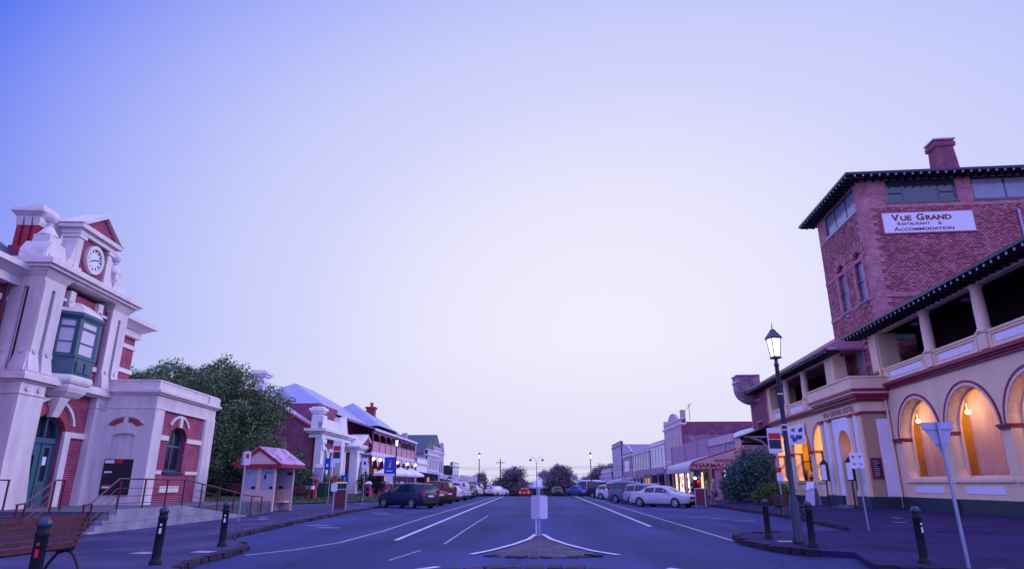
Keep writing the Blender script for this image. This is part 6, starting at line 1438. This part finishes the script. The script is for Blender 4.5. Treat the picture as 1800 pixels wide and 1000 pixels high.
def car(lab, x, y, rz, kind, col, paint, L=4.7, W=1.82, z=0.0, lights=False, group='cars parked along the kerb', spare=False, name='parked_car', plate_m='plate_white', detail=True, rack=False, k=1.0):
    pm = ensure_paint(paint, col); z = zr(y)
    t = thing(name, lab, 'car', (x, y, z), rz, group); prof = SH[kind]; hw = W / 2; n = len(prof)
    rows = []; R_ = .335 if kind in ('suv', 'van') else .315
    for u, bz, rz_ in prof:
        X = (u - .5) * L; e = max(0, abs(u - .5) - .40) / .10; w = hw * (1 - .16 * e * e); zb = .24 + (.08 * e)
        top = rz_ if rz_ else bz; tw = w * (.95 - .27 * min(1, max(0, (top - bz) / .45))) if rz_ else w * .90
        rows.append([(X, w * .90, zb), (X, w * .985, zb + .10), (X, w, .62), (X, w * .975, bz - .05), (X, w * .95, bz), (X, tw, top - (.05 if rz_ else -.01)), (X, tw * .82, top + .0 + (0 if rz_ else .02)), (X, 0, top + .03)])
    K = 8; vs = []; fs = []
    for s in (1, -1):
        b = len(vs)
        for r in rows: vs += [(p[0], p[1] * s, p[2]) for p in r]
        for i in range(n - 1):
            for j in range(K - 1):
                q = (b + i * K + j, b + (i + 1) * K + j, b + (i + 1) * K + j + 1, b + i * K + j + 1)
                fs.append(q if s > 0 else q[::-1])
    for i in (0, (n - 1) * K):   # ends
        A = list(range(i, i + K)); B = [n * K + a for a in A]; f = A + B[::-1]; fs.append(tuple(f) if i == 0 else tuple(f[::-1]))
    m = MB(); m.add(vs, fs); body = m.build('body', pm, t, 35)
    m = MB(); m.box(-L * .47, L * .47, -hw * .86, hw * .86, .16, .30); m.build('underside', 'car_black_trim', t)
    # glass: side windows, windscreen, rear window lie 6 mm proud
    cab = [i for i, p in enumerate(prof) if p[2]]; i0, i1 = cab[0], cab[-1]
    def lerp(a, b, u): return tuple(p + (q - p) * u for p, q in zip(a, b))
    for s in (1, -1):
        g = MB(); segs = []
        us = [prof[i][0] for i in cab]; ua, ub = us[1] * .55 + us[0] * .45, us[-2] * .35 + us[-1] * .65
        def at(u, v):
            for i in range(i0, i1):
                if prof[i][0] <= u <= prof[i + 1][0] + 1e-6:
                    w = (u - prof[i][0]) / (prof[i + 1][0] - prof[i][0]); lo = lerp(rows[i][4], rows[i + 1][4], w); hi = lerp(rows[i][5], rows[i + 1][5], w); p = lerp(lo, hi, v); return (p[0], (p[1] + .006) * s, p[2])
        mid = .455 if kind != 'van' else .62; cuts = [(ua, (ua + mid) / 2 - .012) if kind in ('wagon', 'suv', 'van', 'cross') else (ua + .02, ua + .022)] + [((ua + mid) / 2 + .008 if kind in ('wagon', 'suv', 'van', 'cross') else ua + .03, mid - .01), (mid + .01, ub)]
        for a, b in cuts:
            if b - a < .01: continue
            st = 6
            for q in range(st):
                u0 = a + (b - a) * q / st; u1 = a + (b - a) * (q + 1) / st
                P = [at(u0, .10), at(u1, .10), at(u1, .88), at(u0, .88)]
                if all(P): g.quad(*(P if s < 0 else P[::-1]))
        g.build('side_window', 'car_glass', t)
    def slope(ia, ib, nm):
        g = MB(); A, B = rows[ia], rows[ib]; P = []
        for s in (-1, 1):
            pass
        def pt(u, v, s): lo = lerp(A[5], B[5], u); c = (lerp(A[7], B[7], u)); p = lerp(c, lo, v); return (p[0], p[1] * s, p[2])
        d = (B[7][0] - A[7][0], B[7][2] - A[7][2]); l = math.hypot(*d); nx, nz = -d[1] / l * .008, d[0] / l * .008
        if nz < 0: nx, nz = -nx, -nz
        for s in (1, -1):
            for v0, v1 in ((0, .45), (.45, .9)):
                Q = [pt(.08, v0, s), pt(.92, v0, s), pt(.92, v1, s), pt(.08, v1, s)]; Q = [(a + nx, b, c + nz) for a, b, c in Q]
                g.quad(*(Q if s > 0 else Q[::-1]))
        g.build(nm, 'car_glass', t)
    slope(i1 - 1, i1, 'windscreen'); slope(i0, i0 + 1, 'rear_window')
    # wheels
    for fx in (-.30, .315):
        for s in (-1, 1):
            X = fx * L; m = MB(frame(X, s * (hw - .10), R_, 0) if s < 0 else frame(X, s * (hw - .10), R_, 180))
            m.prism_y([(R_ * math.cos(2 * math.pi * k / 20), R_ * math.sin(2 * math.pi * k / 20)) for k in range(20)], -.115, .1); w = m.build('wheel', 'rubber', t)
            if detail:
                M = m.M; m = MB(M); m.arc_band(0, 0, .19, .225, -.13, -.115, 1, 18, 0, 360)
                for k in range(5):
                    a = 2 * math.pi * k / 5 + .3; m.M = M @ Matrix.Rotation(a, 4, 'Y'); m.wedge((-.045, .045, -.128, -.116, .02), (-.03, .03, -.128, -.116, .2))
                m.M = M; m.disc_y(0, 0, .06, -.132, -.116, 10); m.build('rim', 'alloy', w)
                m = MB(M); m.arc_band(0, 0.0, R_ + .005, R_ + .06, -.108, -.04, 1, 14, -10, 190); m.build('wheel_arch', 'car_black_trim', t)
    # lamps and plates
    for s in (-1, 1):
        m = MB(); X = -L / 2; zt = prof[1][1]
        m.box(X - .012 + .04, X + .16, s * hw * .60 if s > 0 else -hw * .87, hw * .87 if s > 0 else -hw * .60, zt - .26, zt - .06)
        if kind in ('wagon', 'suv', 'van', 'cross'): m.box(X + .02, X + .14, (hw * .76 if s > 0 else -hw * .90), (hw * .90 if s > 0 else -hw * .76), zt - .06, zt + .22)
        m.build('tail_light', 'tail_lamp_on' if lights else 'tail_lens', t)
        m = MB(); X = L / 2; m.wedge((X - .22, X - .03, s * hw * .52 if s > 0 else -hw * .84, hw * .84 if s > 0 else -hw * .52, .62), (X - .26, X - .08, s * hw * .52 if s > 0 else -hw * .84, hw * .84 if s > 0 else -hw * .52, .76)); m.build('headlight', 'head_lens', t)
        m = MB(); X = L * .20; m.box(X, X + .12, (hw * .97 if s > 0 else -hw * 1.12), (hw * 1.12 if s > 0 else -hw * .97), prof[i1 - 1][1] + .02, prof[i1 - 1][1] + .14); m.build('mirror', pm, t)
    m = MB(); X = -L / 2; m.box(X - .02, X + .02, -.24, .24, .74, .86); m.build('number_plate', plate_m, t)
    m = MB(); m.box(X - .05, X + .1, -hw * .80, hw * .80, .36, .50); m.build('rear_bumper', pm if kind == 'sedan' else 'car_black_trim', t)
    m = MB(); X = L / 2; m.box(X - .06, X + .01, -hw * .40, hw * .40, .60, .72); m.box(X - .08, X + .03, -hw * .55, hw * .55, .30, .42); m.build('grille', 'car_black_trim', t)
    if rack:
        for s in (-1, 1): m = MB(); i = cab[1]; m.tube([(rows[i][6][0], s * hw * .62, rows[i][6][2] + .06), (0, s * hw * .62, rows[len(rows) // 2][6][2] + .07), (L * .10, s * hw * .62, rows[i1 - 2][6][2] + .05)], .022, 5); m.build('roof_rail', 'alloy', t)
    if spare: m = MB(frame(-L / 2 - .02, 0, 1.0, 90)); m.disc_y(0, 0, .36, -.02, .2, 18) if 0 else m.prism_y([(.36 * math.cos(2 * math.pi * k / 18), .36 * math.sin(2 * math.pi * k / 18)) for k in range(18)], .0, .2); m.build('spare_wheel', 'car_black_trim', t)
    return t
def sx_(a): return 90 + a      # heading a degrees left of straight up the street
# left row: nose to the kerb, heading up-left
A = sx_(50)
row = [
 ('dark blue wagon with roof rails, first of the left row and nearest the camera', 46.9, 'cross', (.012, .018, .065), 'paint_navy', 4.75, dict(rack=True)),
 ('black sedan tucked behind the dark blue wagon', 52.4, 'sedan', (.010, .010, .020), 'paint_black', 4.6, {}),
 ('maroon off-roader between the black sedan and a silver hatchback', 57.6, 'suv', (.075, .004, .022), 'paint_maroon', 4.5, {}),
 ('pale silver hatchback right after the maroon off-roader', 63.0, 'hatch', (.45, .43, .55), 'paint_silver', 4.2, {}),
 ('large silver off-roader with a wide pale tail', 69.0, 'suv', (.40, .38, .48), 'paint_silver_warm', 4.8, {}),
 ('dark grey sedan beyond the large silver off-roader', 75.0, 'sedan', (.04, .04, .07), 'paint_grey', 4.7, {}),
 ('dark sedan on the left at the crest of the road', 80.5, 'hatch', (.02, .02, .04), 'paint_black', 4.3, {}),
]
for i, (lab, y, kd, c, pn, L, ex) in enumerate(row):
    car(lab, -9.2 + (0 if i < 6 else -.2), y, A if i else sx_(52), kd, c, pn, L, **ex)
for i, (lab, x, y, kd, c, pn) in enumerate([
 ('white hatchback with a red tail lamp just past the crest on the left', -9.6, 86, 'hatch', (.5, .48, .58), 'paint_white'),
 ('silver sedan past the crest, second beyond the white hatchback', -9.8, 91.5, 'sedan', (.40, .38, .48), 'paint_silver'),
 ('grey off-roader past the crest on the left', -10, 97.5, 'suv', (.12, .12, .18), 'paint_midgrey'),
 ('dark van at the distant end of the left row', -10.2, 104, 'van', (.03, .03, .05), 'paint_grey'),
 ('distant white wagon low behind the crest, left side', -9.4, 112, 'wagon', (.5, .48, .58), 'paint_white')]):
    car(lab, x, y, A, kd, c, pn, 4.5, detail=False)
car('small red-lit car driving away in the left lane beyond the crest', -2.4, 113, 90, 'hatch', (.35, .015, .03), 'paint_red', 4.2, lights=True, group=None, name='moving_car', detail=False)
car('white car with lit tail lamps turning out beyond the crest', -6.4, 103, 60, 'hatch', (.5, .48, .58), 'paint_white', 4.2, lights=True, group=None, name='moving_car', detail=False)
# right row: nose to the kerb, heading right and towards the camera
B = -44
row = [
 ('silver sedan nearest the camera on the right, outside the pharmacy', 9.1, 49.6, 'sedan', (.44, .42, .54), 'paint_silver', 4.9, {}),
 ('silver wagon with dark windows hidden behind the nearest silver sedan', 9.1, 54.3, 'wagon', (.30, .30, .42), 'paint_midsilver', 4.7, dict(rack=True)),
 ('blue grey off-roader with a spare wheel behind the silver wagon', 8.2, 58.6, 'suv', (.10, .11, .22), 'paint_bluegrey', 4.3, dict(spare=True)),
 ('tall white off-roader, largest roof of the right row', 8.6, 64.3, 'suv', (.58, .55, .66), 'paint_white', 4.9, dict(rack=True)),
 ('small white hatchback low beside the tall white off-roader', 8.1, 72.0, 'hatch', (.6, .58, .68), 'paint_white', 4.0, {}),
 ('black off-roader with a spare wheel on its back', 7.9, 78.5, 'suv', (.012, .014, .035), 'paint_navy2', 4.6, dict(spare=True)),
]
for lab, x, y, kd, c, pn, L, ex in row: car(lab, x, y, B, kd, c, pn, L, **ex)
car('white camper van beyond the black off-roader on the right', 7.9, 94, -30, 'van', (.6, .57, .68), 'paint_white', 5.2)
car('pale utility car by the far right lamp post', 8.9, 87, B, 'wagon', (.5, .48, .6), 'paint_silver', 4.6, detail=False)
car('blue car on the right just over the crest', 5.6, 94, -60, 'sedan', (.05, .07, .22), 'paint_blue', 4.5, group=None, name='moving_car', detail=False)
car('dark car approaching far beyond the crest on the right', 2.9, 106, -90, 'hatch', (.02, .02, .04), 'paint_black', 4.2, group=None, name='moving_car', detail=False)
# ================================================================ trees and bushes: many leaf-sized faces on limbs
def crown(blobs, n, size, droop, seed, squash=1.0, shell=.55, aspect=2.2, ymax=None):
    """blobs (x,y,z,r,rz); leaves scatter through each clump, denser near its surface, in small sprays"""
    rnd = random.Random(seed); mb = MB(); tot = sum(b[3] ** 2 for b in blobs); vs = mb.v; fs = mb.f; ms = mb.m
    for bx, by, bz, br, bh in blobs:
        k = int(n * br * br / tot); sub = max(1, k // 9)
        for _ in range(sub):
            while True:
                d = Vector((rnd.gauss(0, 1), rnd.gauss(0, 1), rnd.gauss(0, 1)))
                if d.length > .1: break
            d.normalize(); u = shell + (1.04 - shell) * rnd.random() ** .7
            lump = 1 + .16 * math.sin(5 * d.x + bx * 3) * math.cos(4 * d.z + by) + .10 * math.sin(9 * d.y + bz)
            c = Vector((bx + d.x * br * u * lump, by + d.y * br * u * lump, bz + d.z * bh * u * lump))
            spr = size * 3.2
            for _ in range(9):
                p = c + Vector((rnd.uniform(-1, 1), rnd.uniform(-1, 1), rnd.uniform(-1, 1))) * spr
                if p.z < .05: continue
                a = Vector((rnd.gauss(0, 1), rnd.gauss(0, 1), rnd.gauss(0, 1) * .6 - droop)).normalized(); b = a.cross(Vector((rnd.gauss(0, 1), rnd.gauss(0, 1), rnd.gauss(0, 1)))).normalized()
                s = size * rnd.uniform(.6, 1.3); L = s * aspect / 2; w = s / 2
                i = len(vs); q = p - a * L; r_ = p + a * L
                vs += [tuple(q), tuple(p + b * w), tuple(r_), tuple(p - b * w)]; fs.append((i, i + 1, i + 2, i + 3)); ms.append(0)
    return mb
def tree(name, lab, x, y, z, blobs, n, size, leaf, droop=.3, seed=1, trunk=.35, th=2.5, group=None, cat='tree', shell=.55, limbs=True, aspect=2.2):
    t = thing(name, lab, cat, (x, y, z), 0, group); rnd = random.Random(seed)
    mb = crown(blobs, n, size, droop, seed, shell=shell, aspect=aspect)
    me = bpy.data.meshes.new('crown'); me.from_pydata(mb.v, [], mb.f); me.materials.append(MAT(leaf)); o = bpy.data.objects.new('crown', me); COL.objects.link(o); o.parent = t
    m = MB(); m.tube([(0, 0, -.3), (.05, .02, th * .5), (0, .05, th)], [trunk, trunk * .8, trunk * .65], 10)
    if limbs:
        for bx, by, bz, br, bh in blobs[:9]: m.tube([(0, .03, th * .75), (bx * .4, by * .4, (th + bz) * .5), (bx * .85, by * .85, bz)], [trunk * .5, trunk * .3, trunk * .1], 6)
    m.build('trunk', 'bark', t, 60)
    return t
def blobset(rnd, n, cx, cz, rx, ry, rz, r0, r1, z0=None):
    out = []
    for i in range(n):
        a = rnd.uniform(0, 6.28); u = math.sqrt(rnd.random()); w = rnd.uniform(-1, 1); k = math.sqrt(1 - w * w)
        r = rnd.uniform(r0, r1); out.append((cx + math.cos(a) * rx * u * k, math.sin(a) * ry * u * k, max(z0 or 0, cz + w * rz), r, r * .85))
    return out
rnd = random.Random(12)
# the big drooping tree behind the annex: wide dome falling to the right
B1 = blobset(rnd, 16, 0, 6.3, 3.6, 3.2, 2.6, 1.5, 2.2) + [(-5, 1, 8.0, 2.0, 1.7), (-7.5, 2, 8.4, 2.0, 1.6), (-2.6, 0, 8.9, 1.7, 1.3), (1.2, 0, 8.9, 1.7, 1.4), (3.0, -1, 8.2, 1.5, 1.4), (5.3, -.5, 6.4, 1.8, 1.7), (6.0, -1.8, 3.2, 1.5, 1.9), (4.0, -2.6, 4.6, 1.9, 2.2), (2.5, -3, 2.8, 1.8, 2.0), (0, -3, 3.6, 1.9, 2.2), (-2.5, -3, 4.6, 2.0, 2.4), (-1, -3.2, 6.5, 1.9, 1.9), (1.6, -3, 7.0, 1.8, 1.7), (-4.5, -1.5, 6.4, 2, 2.0)]
tree('peppermint_tree', 'huge drooping grey green tree between the post office and the library', -25.9, 48.5, .5, B1, 150000, .082, 'leaf_olive', .75, 3, .55, 3.5, shell=.45, aspect=3.0)
B = [(0, 0, 1.5, 1.3, 1.4), (1.4, .2, 1.3, 1.1, 1.2), (-1.2, .1, 1.6, 1.2, 1.4), (.4, 0, 2.6, 1.0, 1.0)]
tree('shrub', 'dark leafy shrub before the library brick wall', -20.6, 53.0, .55, B, 12000, .09, 'leaf_hedge', .2, 5, .08, 1.0, cat='shrub', group='shrubs before the library')
tree('shrub', 'mid green clipped shrub left of the library porch', -18.6, 56.6, .6, [(0, 0, .9, 1.0, .9), (1.1, .2, .8, .9, .8), (-1, 0, .9, .9, .9)], 8000, .08, 'leaf_lime', .1, 6, .06, .5, cat='shrub', group='shrubs before the library')
tree('shrub', 'small dark shrub right of the library porch', -17.2, 66.5, .6, [(0, 0, 1.0, .9, 1.0), (.8, .2, .9, .8, .9)], 5000, .08, 'leaf_dark', .1, 7, .06, .5, cat='shrub', group='shrubs before the library')
tree('shrub', 'dark low shrub under the big tree behind the booth', -22.5, 46.5, .5, [(0, 0, 1.2, 1.6, 1.2), (2.2, .2, 1.0, 1.3, 1.1), (-2.4, .1, 1.2, 1.5, 1.2), (4.0, .4, 1.5, 1.2, 1.5)], 12000, .10, 'leaf_dark', .3, 8, .06, .5, cat='shrub', group='shrubs before the library')
# bushes between pharmacy and hotel
BB = [(0, 0, 1.4, 1.2, 1.4), (-1.0, .2, 1.6, 1.0, 1.3), (.9, .1, 1.7, 1.1, 1.5), (.2, .2, 2.7, 1.0, 1.1), (1.2, .5, 3.0, .7, .8), (-1.2, .3, .9, .9, .9)]
tree('bush', 'large blue green bush between the pharmacy and the hotel', 16.1, 51.5, .3, BB, 22000, .085, 'leaf_blue', -.2, 9, .1, .8, cat='bush')
tree('bush', 'low bright green bush in front of the large blue green one', 15.9, 46.8, .3, [(0, 0, .55, .75, .6), (.8, .1, .6, .7, .6), (-.6, .1, .4, .55, .45)], 9000, .07, 'leaf_lime', -.2, 10, .05, .3, cat='bush')
# trees closing the street beyond the crest
F1 = blobset(rnd, 18, 0, 3.4, 3.3, 2.2, 2.0, 1.3, 1.9) + [(-3.2, 0, 2.2, 1.4, 1.5), (3.0, 0, 2.4, 1.5, 1.6), (0, -1, 5.6, 1.5, 1.2)]
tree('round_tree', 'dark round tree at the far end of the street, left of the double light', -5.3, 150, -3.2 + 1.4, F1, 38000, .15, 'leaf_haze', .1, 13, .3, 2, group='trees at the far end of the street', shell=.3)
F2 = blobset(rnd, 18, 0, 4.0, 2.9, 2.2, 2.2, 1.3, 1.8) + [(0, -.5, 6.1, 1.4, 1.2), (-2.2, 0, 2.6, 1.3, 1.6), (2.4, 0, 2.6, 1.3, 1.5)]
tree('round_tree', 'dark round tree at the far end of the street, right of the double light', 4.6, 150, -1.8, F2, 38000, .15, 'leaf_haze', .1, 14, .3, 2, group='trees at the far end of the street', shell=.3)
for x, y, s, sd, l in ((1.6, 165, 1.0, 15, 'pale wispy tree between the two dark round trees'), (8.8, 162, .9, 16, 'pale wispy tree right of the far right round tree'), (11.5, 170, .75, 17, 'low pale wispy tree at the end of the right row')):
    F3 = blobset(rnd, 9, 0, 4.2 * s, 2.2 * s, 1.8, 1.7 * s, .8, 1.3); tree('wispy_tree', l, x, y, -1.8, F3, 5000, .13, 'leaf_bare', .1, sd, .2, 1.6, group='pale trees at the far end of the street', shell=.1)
F4 = blobset(rnd, 8, 0, 3.4, 2.0, 2.0, 1.5, 1.2, 1.7)
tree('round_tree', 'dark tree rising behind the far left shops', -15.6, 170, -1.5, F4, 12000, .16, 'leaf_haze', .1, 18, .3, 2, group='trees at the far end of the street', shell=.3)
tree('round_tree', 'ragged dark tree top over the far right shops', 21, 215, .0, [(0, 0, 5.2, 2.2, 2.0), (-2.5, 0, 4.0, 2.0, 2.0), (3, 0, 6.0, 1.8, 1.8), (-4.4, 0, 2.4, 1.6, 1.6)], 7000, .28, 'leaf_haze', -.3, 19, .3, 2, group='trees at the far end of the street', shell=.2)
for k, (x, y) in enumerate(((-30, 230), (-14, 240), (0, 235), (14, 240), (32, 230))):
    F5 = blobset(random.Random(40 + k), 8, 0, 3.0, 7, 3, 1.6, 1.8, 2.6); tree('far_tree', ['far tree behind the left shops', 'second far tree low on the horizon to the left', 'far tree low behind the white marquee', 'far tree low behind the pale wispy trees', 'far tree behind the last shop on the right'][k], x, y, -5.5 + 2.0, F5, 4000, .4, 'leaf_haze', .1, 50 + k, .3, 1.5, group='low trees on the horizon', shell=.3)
# fallen leaves along the left gutter
m = MB(); rr = random.Random(31)
for i in range(500):
    y = rr.uniform(18, 42); k = interp(LK, y); x = k + rr.choice([rr.uniform(-.9, -.3), rr.uniform(.1, .5)]); z = (hl(x, y) if x < k else 0) + .012; a = rr.uniform(0, 3.14); s = rr.uniform(.02, .05)
    m.quad((x - s * math.cos(a), y - s * math.sin(a), z), (x + s * .5 * math.sin(a), y - s * .5 * math.cos(a), z + .01), (x + s * math.cos(a), y + s * math.sin(a), z), (x - s * .5 * math.sin(a), y + s * .5 * math.cos(a), z + .012))
struct('fallen_leaves', m, 'leaf_bare', kind='stuff')['category'] = 'leaves'

# ================================================================ people
def person(lab, x, y, z, rz, H, top, bottom, hair, stance=.10, bent=.12, armb=.25):
    """one skinned body; clothing and hair are its children"""
    t = thing('person', lab, 'person', (x, y, z), rz); k = H / 1.72
    J = {'pel': (0, 0, .95), 'wa': (0, -.01, 1.08), 'ch': (0, -bent * .4, 1.32), 'ne': (0, -bent * .8, 1.47), 'he': (0, -bent - .02, 1.58), 'ht': (0, -bent - .01, 1.70)}
    ed = [('pel', 'wa'), ('wa', 'ch'), ('ch', 'ne'), ('ne', 'he'), ('he', 'ht')]; rad = {'pel': (.145, .11), 'wa': (.125, .095), 'ch': (.15, .10), 'ne': (.055, .055), 'he': (.085, .10), 'ht': (.06, .07)}
    for s, q in ((1, 'l'), (-1, 'r')):
        st = stance * s
        J['hp' + q] = (.09 * s, 0, .90); J['kn' + q] = (.10 * s, -.04 - .10 * s * stance * 5, .50); J['an' + q] = (.10 * s, .05 - st * 1.2, .09); J['to' + q] = (.11 * s, -.12 - st * 1.2, .04)
        J['sh' + q] = (.19 * s, -bent * .5, 1.40); J['el' + q] = (.25 * s, -bent * .3 + .02, 1.12); J['wr' + q] = (.22 * s, -bent - armb * (.6 + .2 * s), .96 + .08 * s); J['ha' + q] = (.20 * s, -bent - armb * (.6 + .2 * s) - .07, .93 + .08 * s)
        ed += [('pel', 'hp' + q), ('hp' + q, 'kn' + q), ('kn' + q, 'an' + q), ('an' + q, 'to' + q), ('ch', 'sh' + q), ('sh' + q, 'el' + q), ('el' + q, 'wr' + q), ('wr' + q, 'ha' + q)]
        rad.update({'hp' + q: (.09, .09), 'kn' + q: (.06, .06), 'an' + q: (.042, .045), 'to' + q: (.04, .03), 'sh' + q: (.06, .06), 'el' + q: (.042, .042), 'wr' + q: (.028, .028), 'ha' + q: (.04, .022)})
    def skin(name, keys, edges, grow, mt, parent):
        idx = {a: i for i, a in enumerate(keys)}; me = bpy.data.meshes.new(name)
        me.from_pydata([tuple(c * k for c in J[a]) for a in keys], [(idx[a], idx[b]) for a, b in edges if a in idx and b in idx], []); me.materials.append(MAT(mt))
        o = bpy.data.objects.new(name, me); COL.objects.link(o); o.parent = parent
        o.modifiers.new('skin', 'SKIN'); lay = me.skin_vertices[0] if me.skin_vertices else None
        if lay is None: me.attributes; lay = me.skin_vertices.new().data if False else None
        for a, i in idx.items():
            v = me.skin_vertices[0].data[i]; v.radius = ((rad[a][0] + grow) * k, (rad[a][1] + grow) * k); v.use_root = a in ('pel', keys[0]) and i == 0
        s = o.modifiers.new('sub', 'SUBSURF'); s.levels = 2; s.render_levels = 2
        return o
    keys = list(J)
    try:
        body = skin('body', keys, ed, 0, 'skin', t)
        skin('jacket', ['pel', 'wa', 'ch', 'shl', 'shr', 'ell', 'elr', 'wrl', 'wrr'], ed, .018, top, t)
        skin('trousers', ['pel', 'hpl', 'hpr', 'knl', 'knr', 'anl', 'anr'], ed, .016, bottom, t)
        for s in ('l', 'r'):
            hx, hy, hz = [c * k for c in J['ha' + s]]
            m = MB()
            for f in range(4): m.tube([(hx + (f - 1.5) * .017, hy - .02, hz), (hx + (f - 1.5) * .019, hy - .055, hz - .012), (hx + (f - 1.5) * .018, hy - (.07 + .008 * (f in (1, 2))), hz - .035)], [.009, .008, .006], 5)
            sg = -1 if s == 'l' else 1; m.tube([(hx + sg * .03, hy, hz), (hx + sg * .05, hy - .03, hz - .005), (hx + sg * .052, hy - .05, hz - .015)], [.010, .009, .007], 5)
            m.build('fingers', 'skin', body, 60)
    except Exception as e: print('person', e)
    hx, hy, hz = [c * k for c in J['he']]
    m = MB(); m.lathe([(.03, .17), (.07, .155), (.105, .10), (.112, .03), (.10, -.03), (.07, -.07)], hx, hy + .02, 14, hz); m.build('hair', hair, t, 60)
    m = MB(); m.wedge((hx - .012, hx + .012, hy - .135, hy - .10, hz - .03), (hx - .006, hx + .006, hy - .12, hy - .10, hz + .02))
    m.build('nose', 'skin', t)
    m = MB()
    for s in (-1, 1): m.box(hx + s * .034 - .012, hx + s * .034 + .012, hy - .108, hy - .10, hz + .015, hz + .028)
    m.box(hx - .022, hx + .022, hy - .11, hy - .10, hz - .055, hz - .047); m.build('facial_features', 'hair_dark', t)
    return t
person('person in pale jacket and trousers standing with a bag outside the pharmacy', 12.6, 49.3, hr(12.6, 49.3), 60, 1.74, 'cloth_pale', 'cloth_trouser', 'hair_grey')
person('person in dark navy jacket beside the shop posts near the sedan bonnet', 12.0, 52.6, hr(12.0, 52.6), -70, 1.5, 'cloth_navy', 'cloth_trouser', 'hair_dark')
t = thing('shoulder_bag', 'dark bag hanging at the side of the pale dressed person', 'bag', (12.88, 49.25, hr(12.6, 49.3)), 60)
m = MB(); m.wedge((-.2, .2, -.08, .08, .55), (-.16, .16, -.05, .05, .95)); m.build('bag_body', 'cloth_navy', t); m = MB(); m.tube([(-.14, 0, .94), (-.05, 0, 1.3), (.05, 0, 1.3), (.14, 0, .94)], .012, 5); m.build('strap', 'cloth_navy', t)
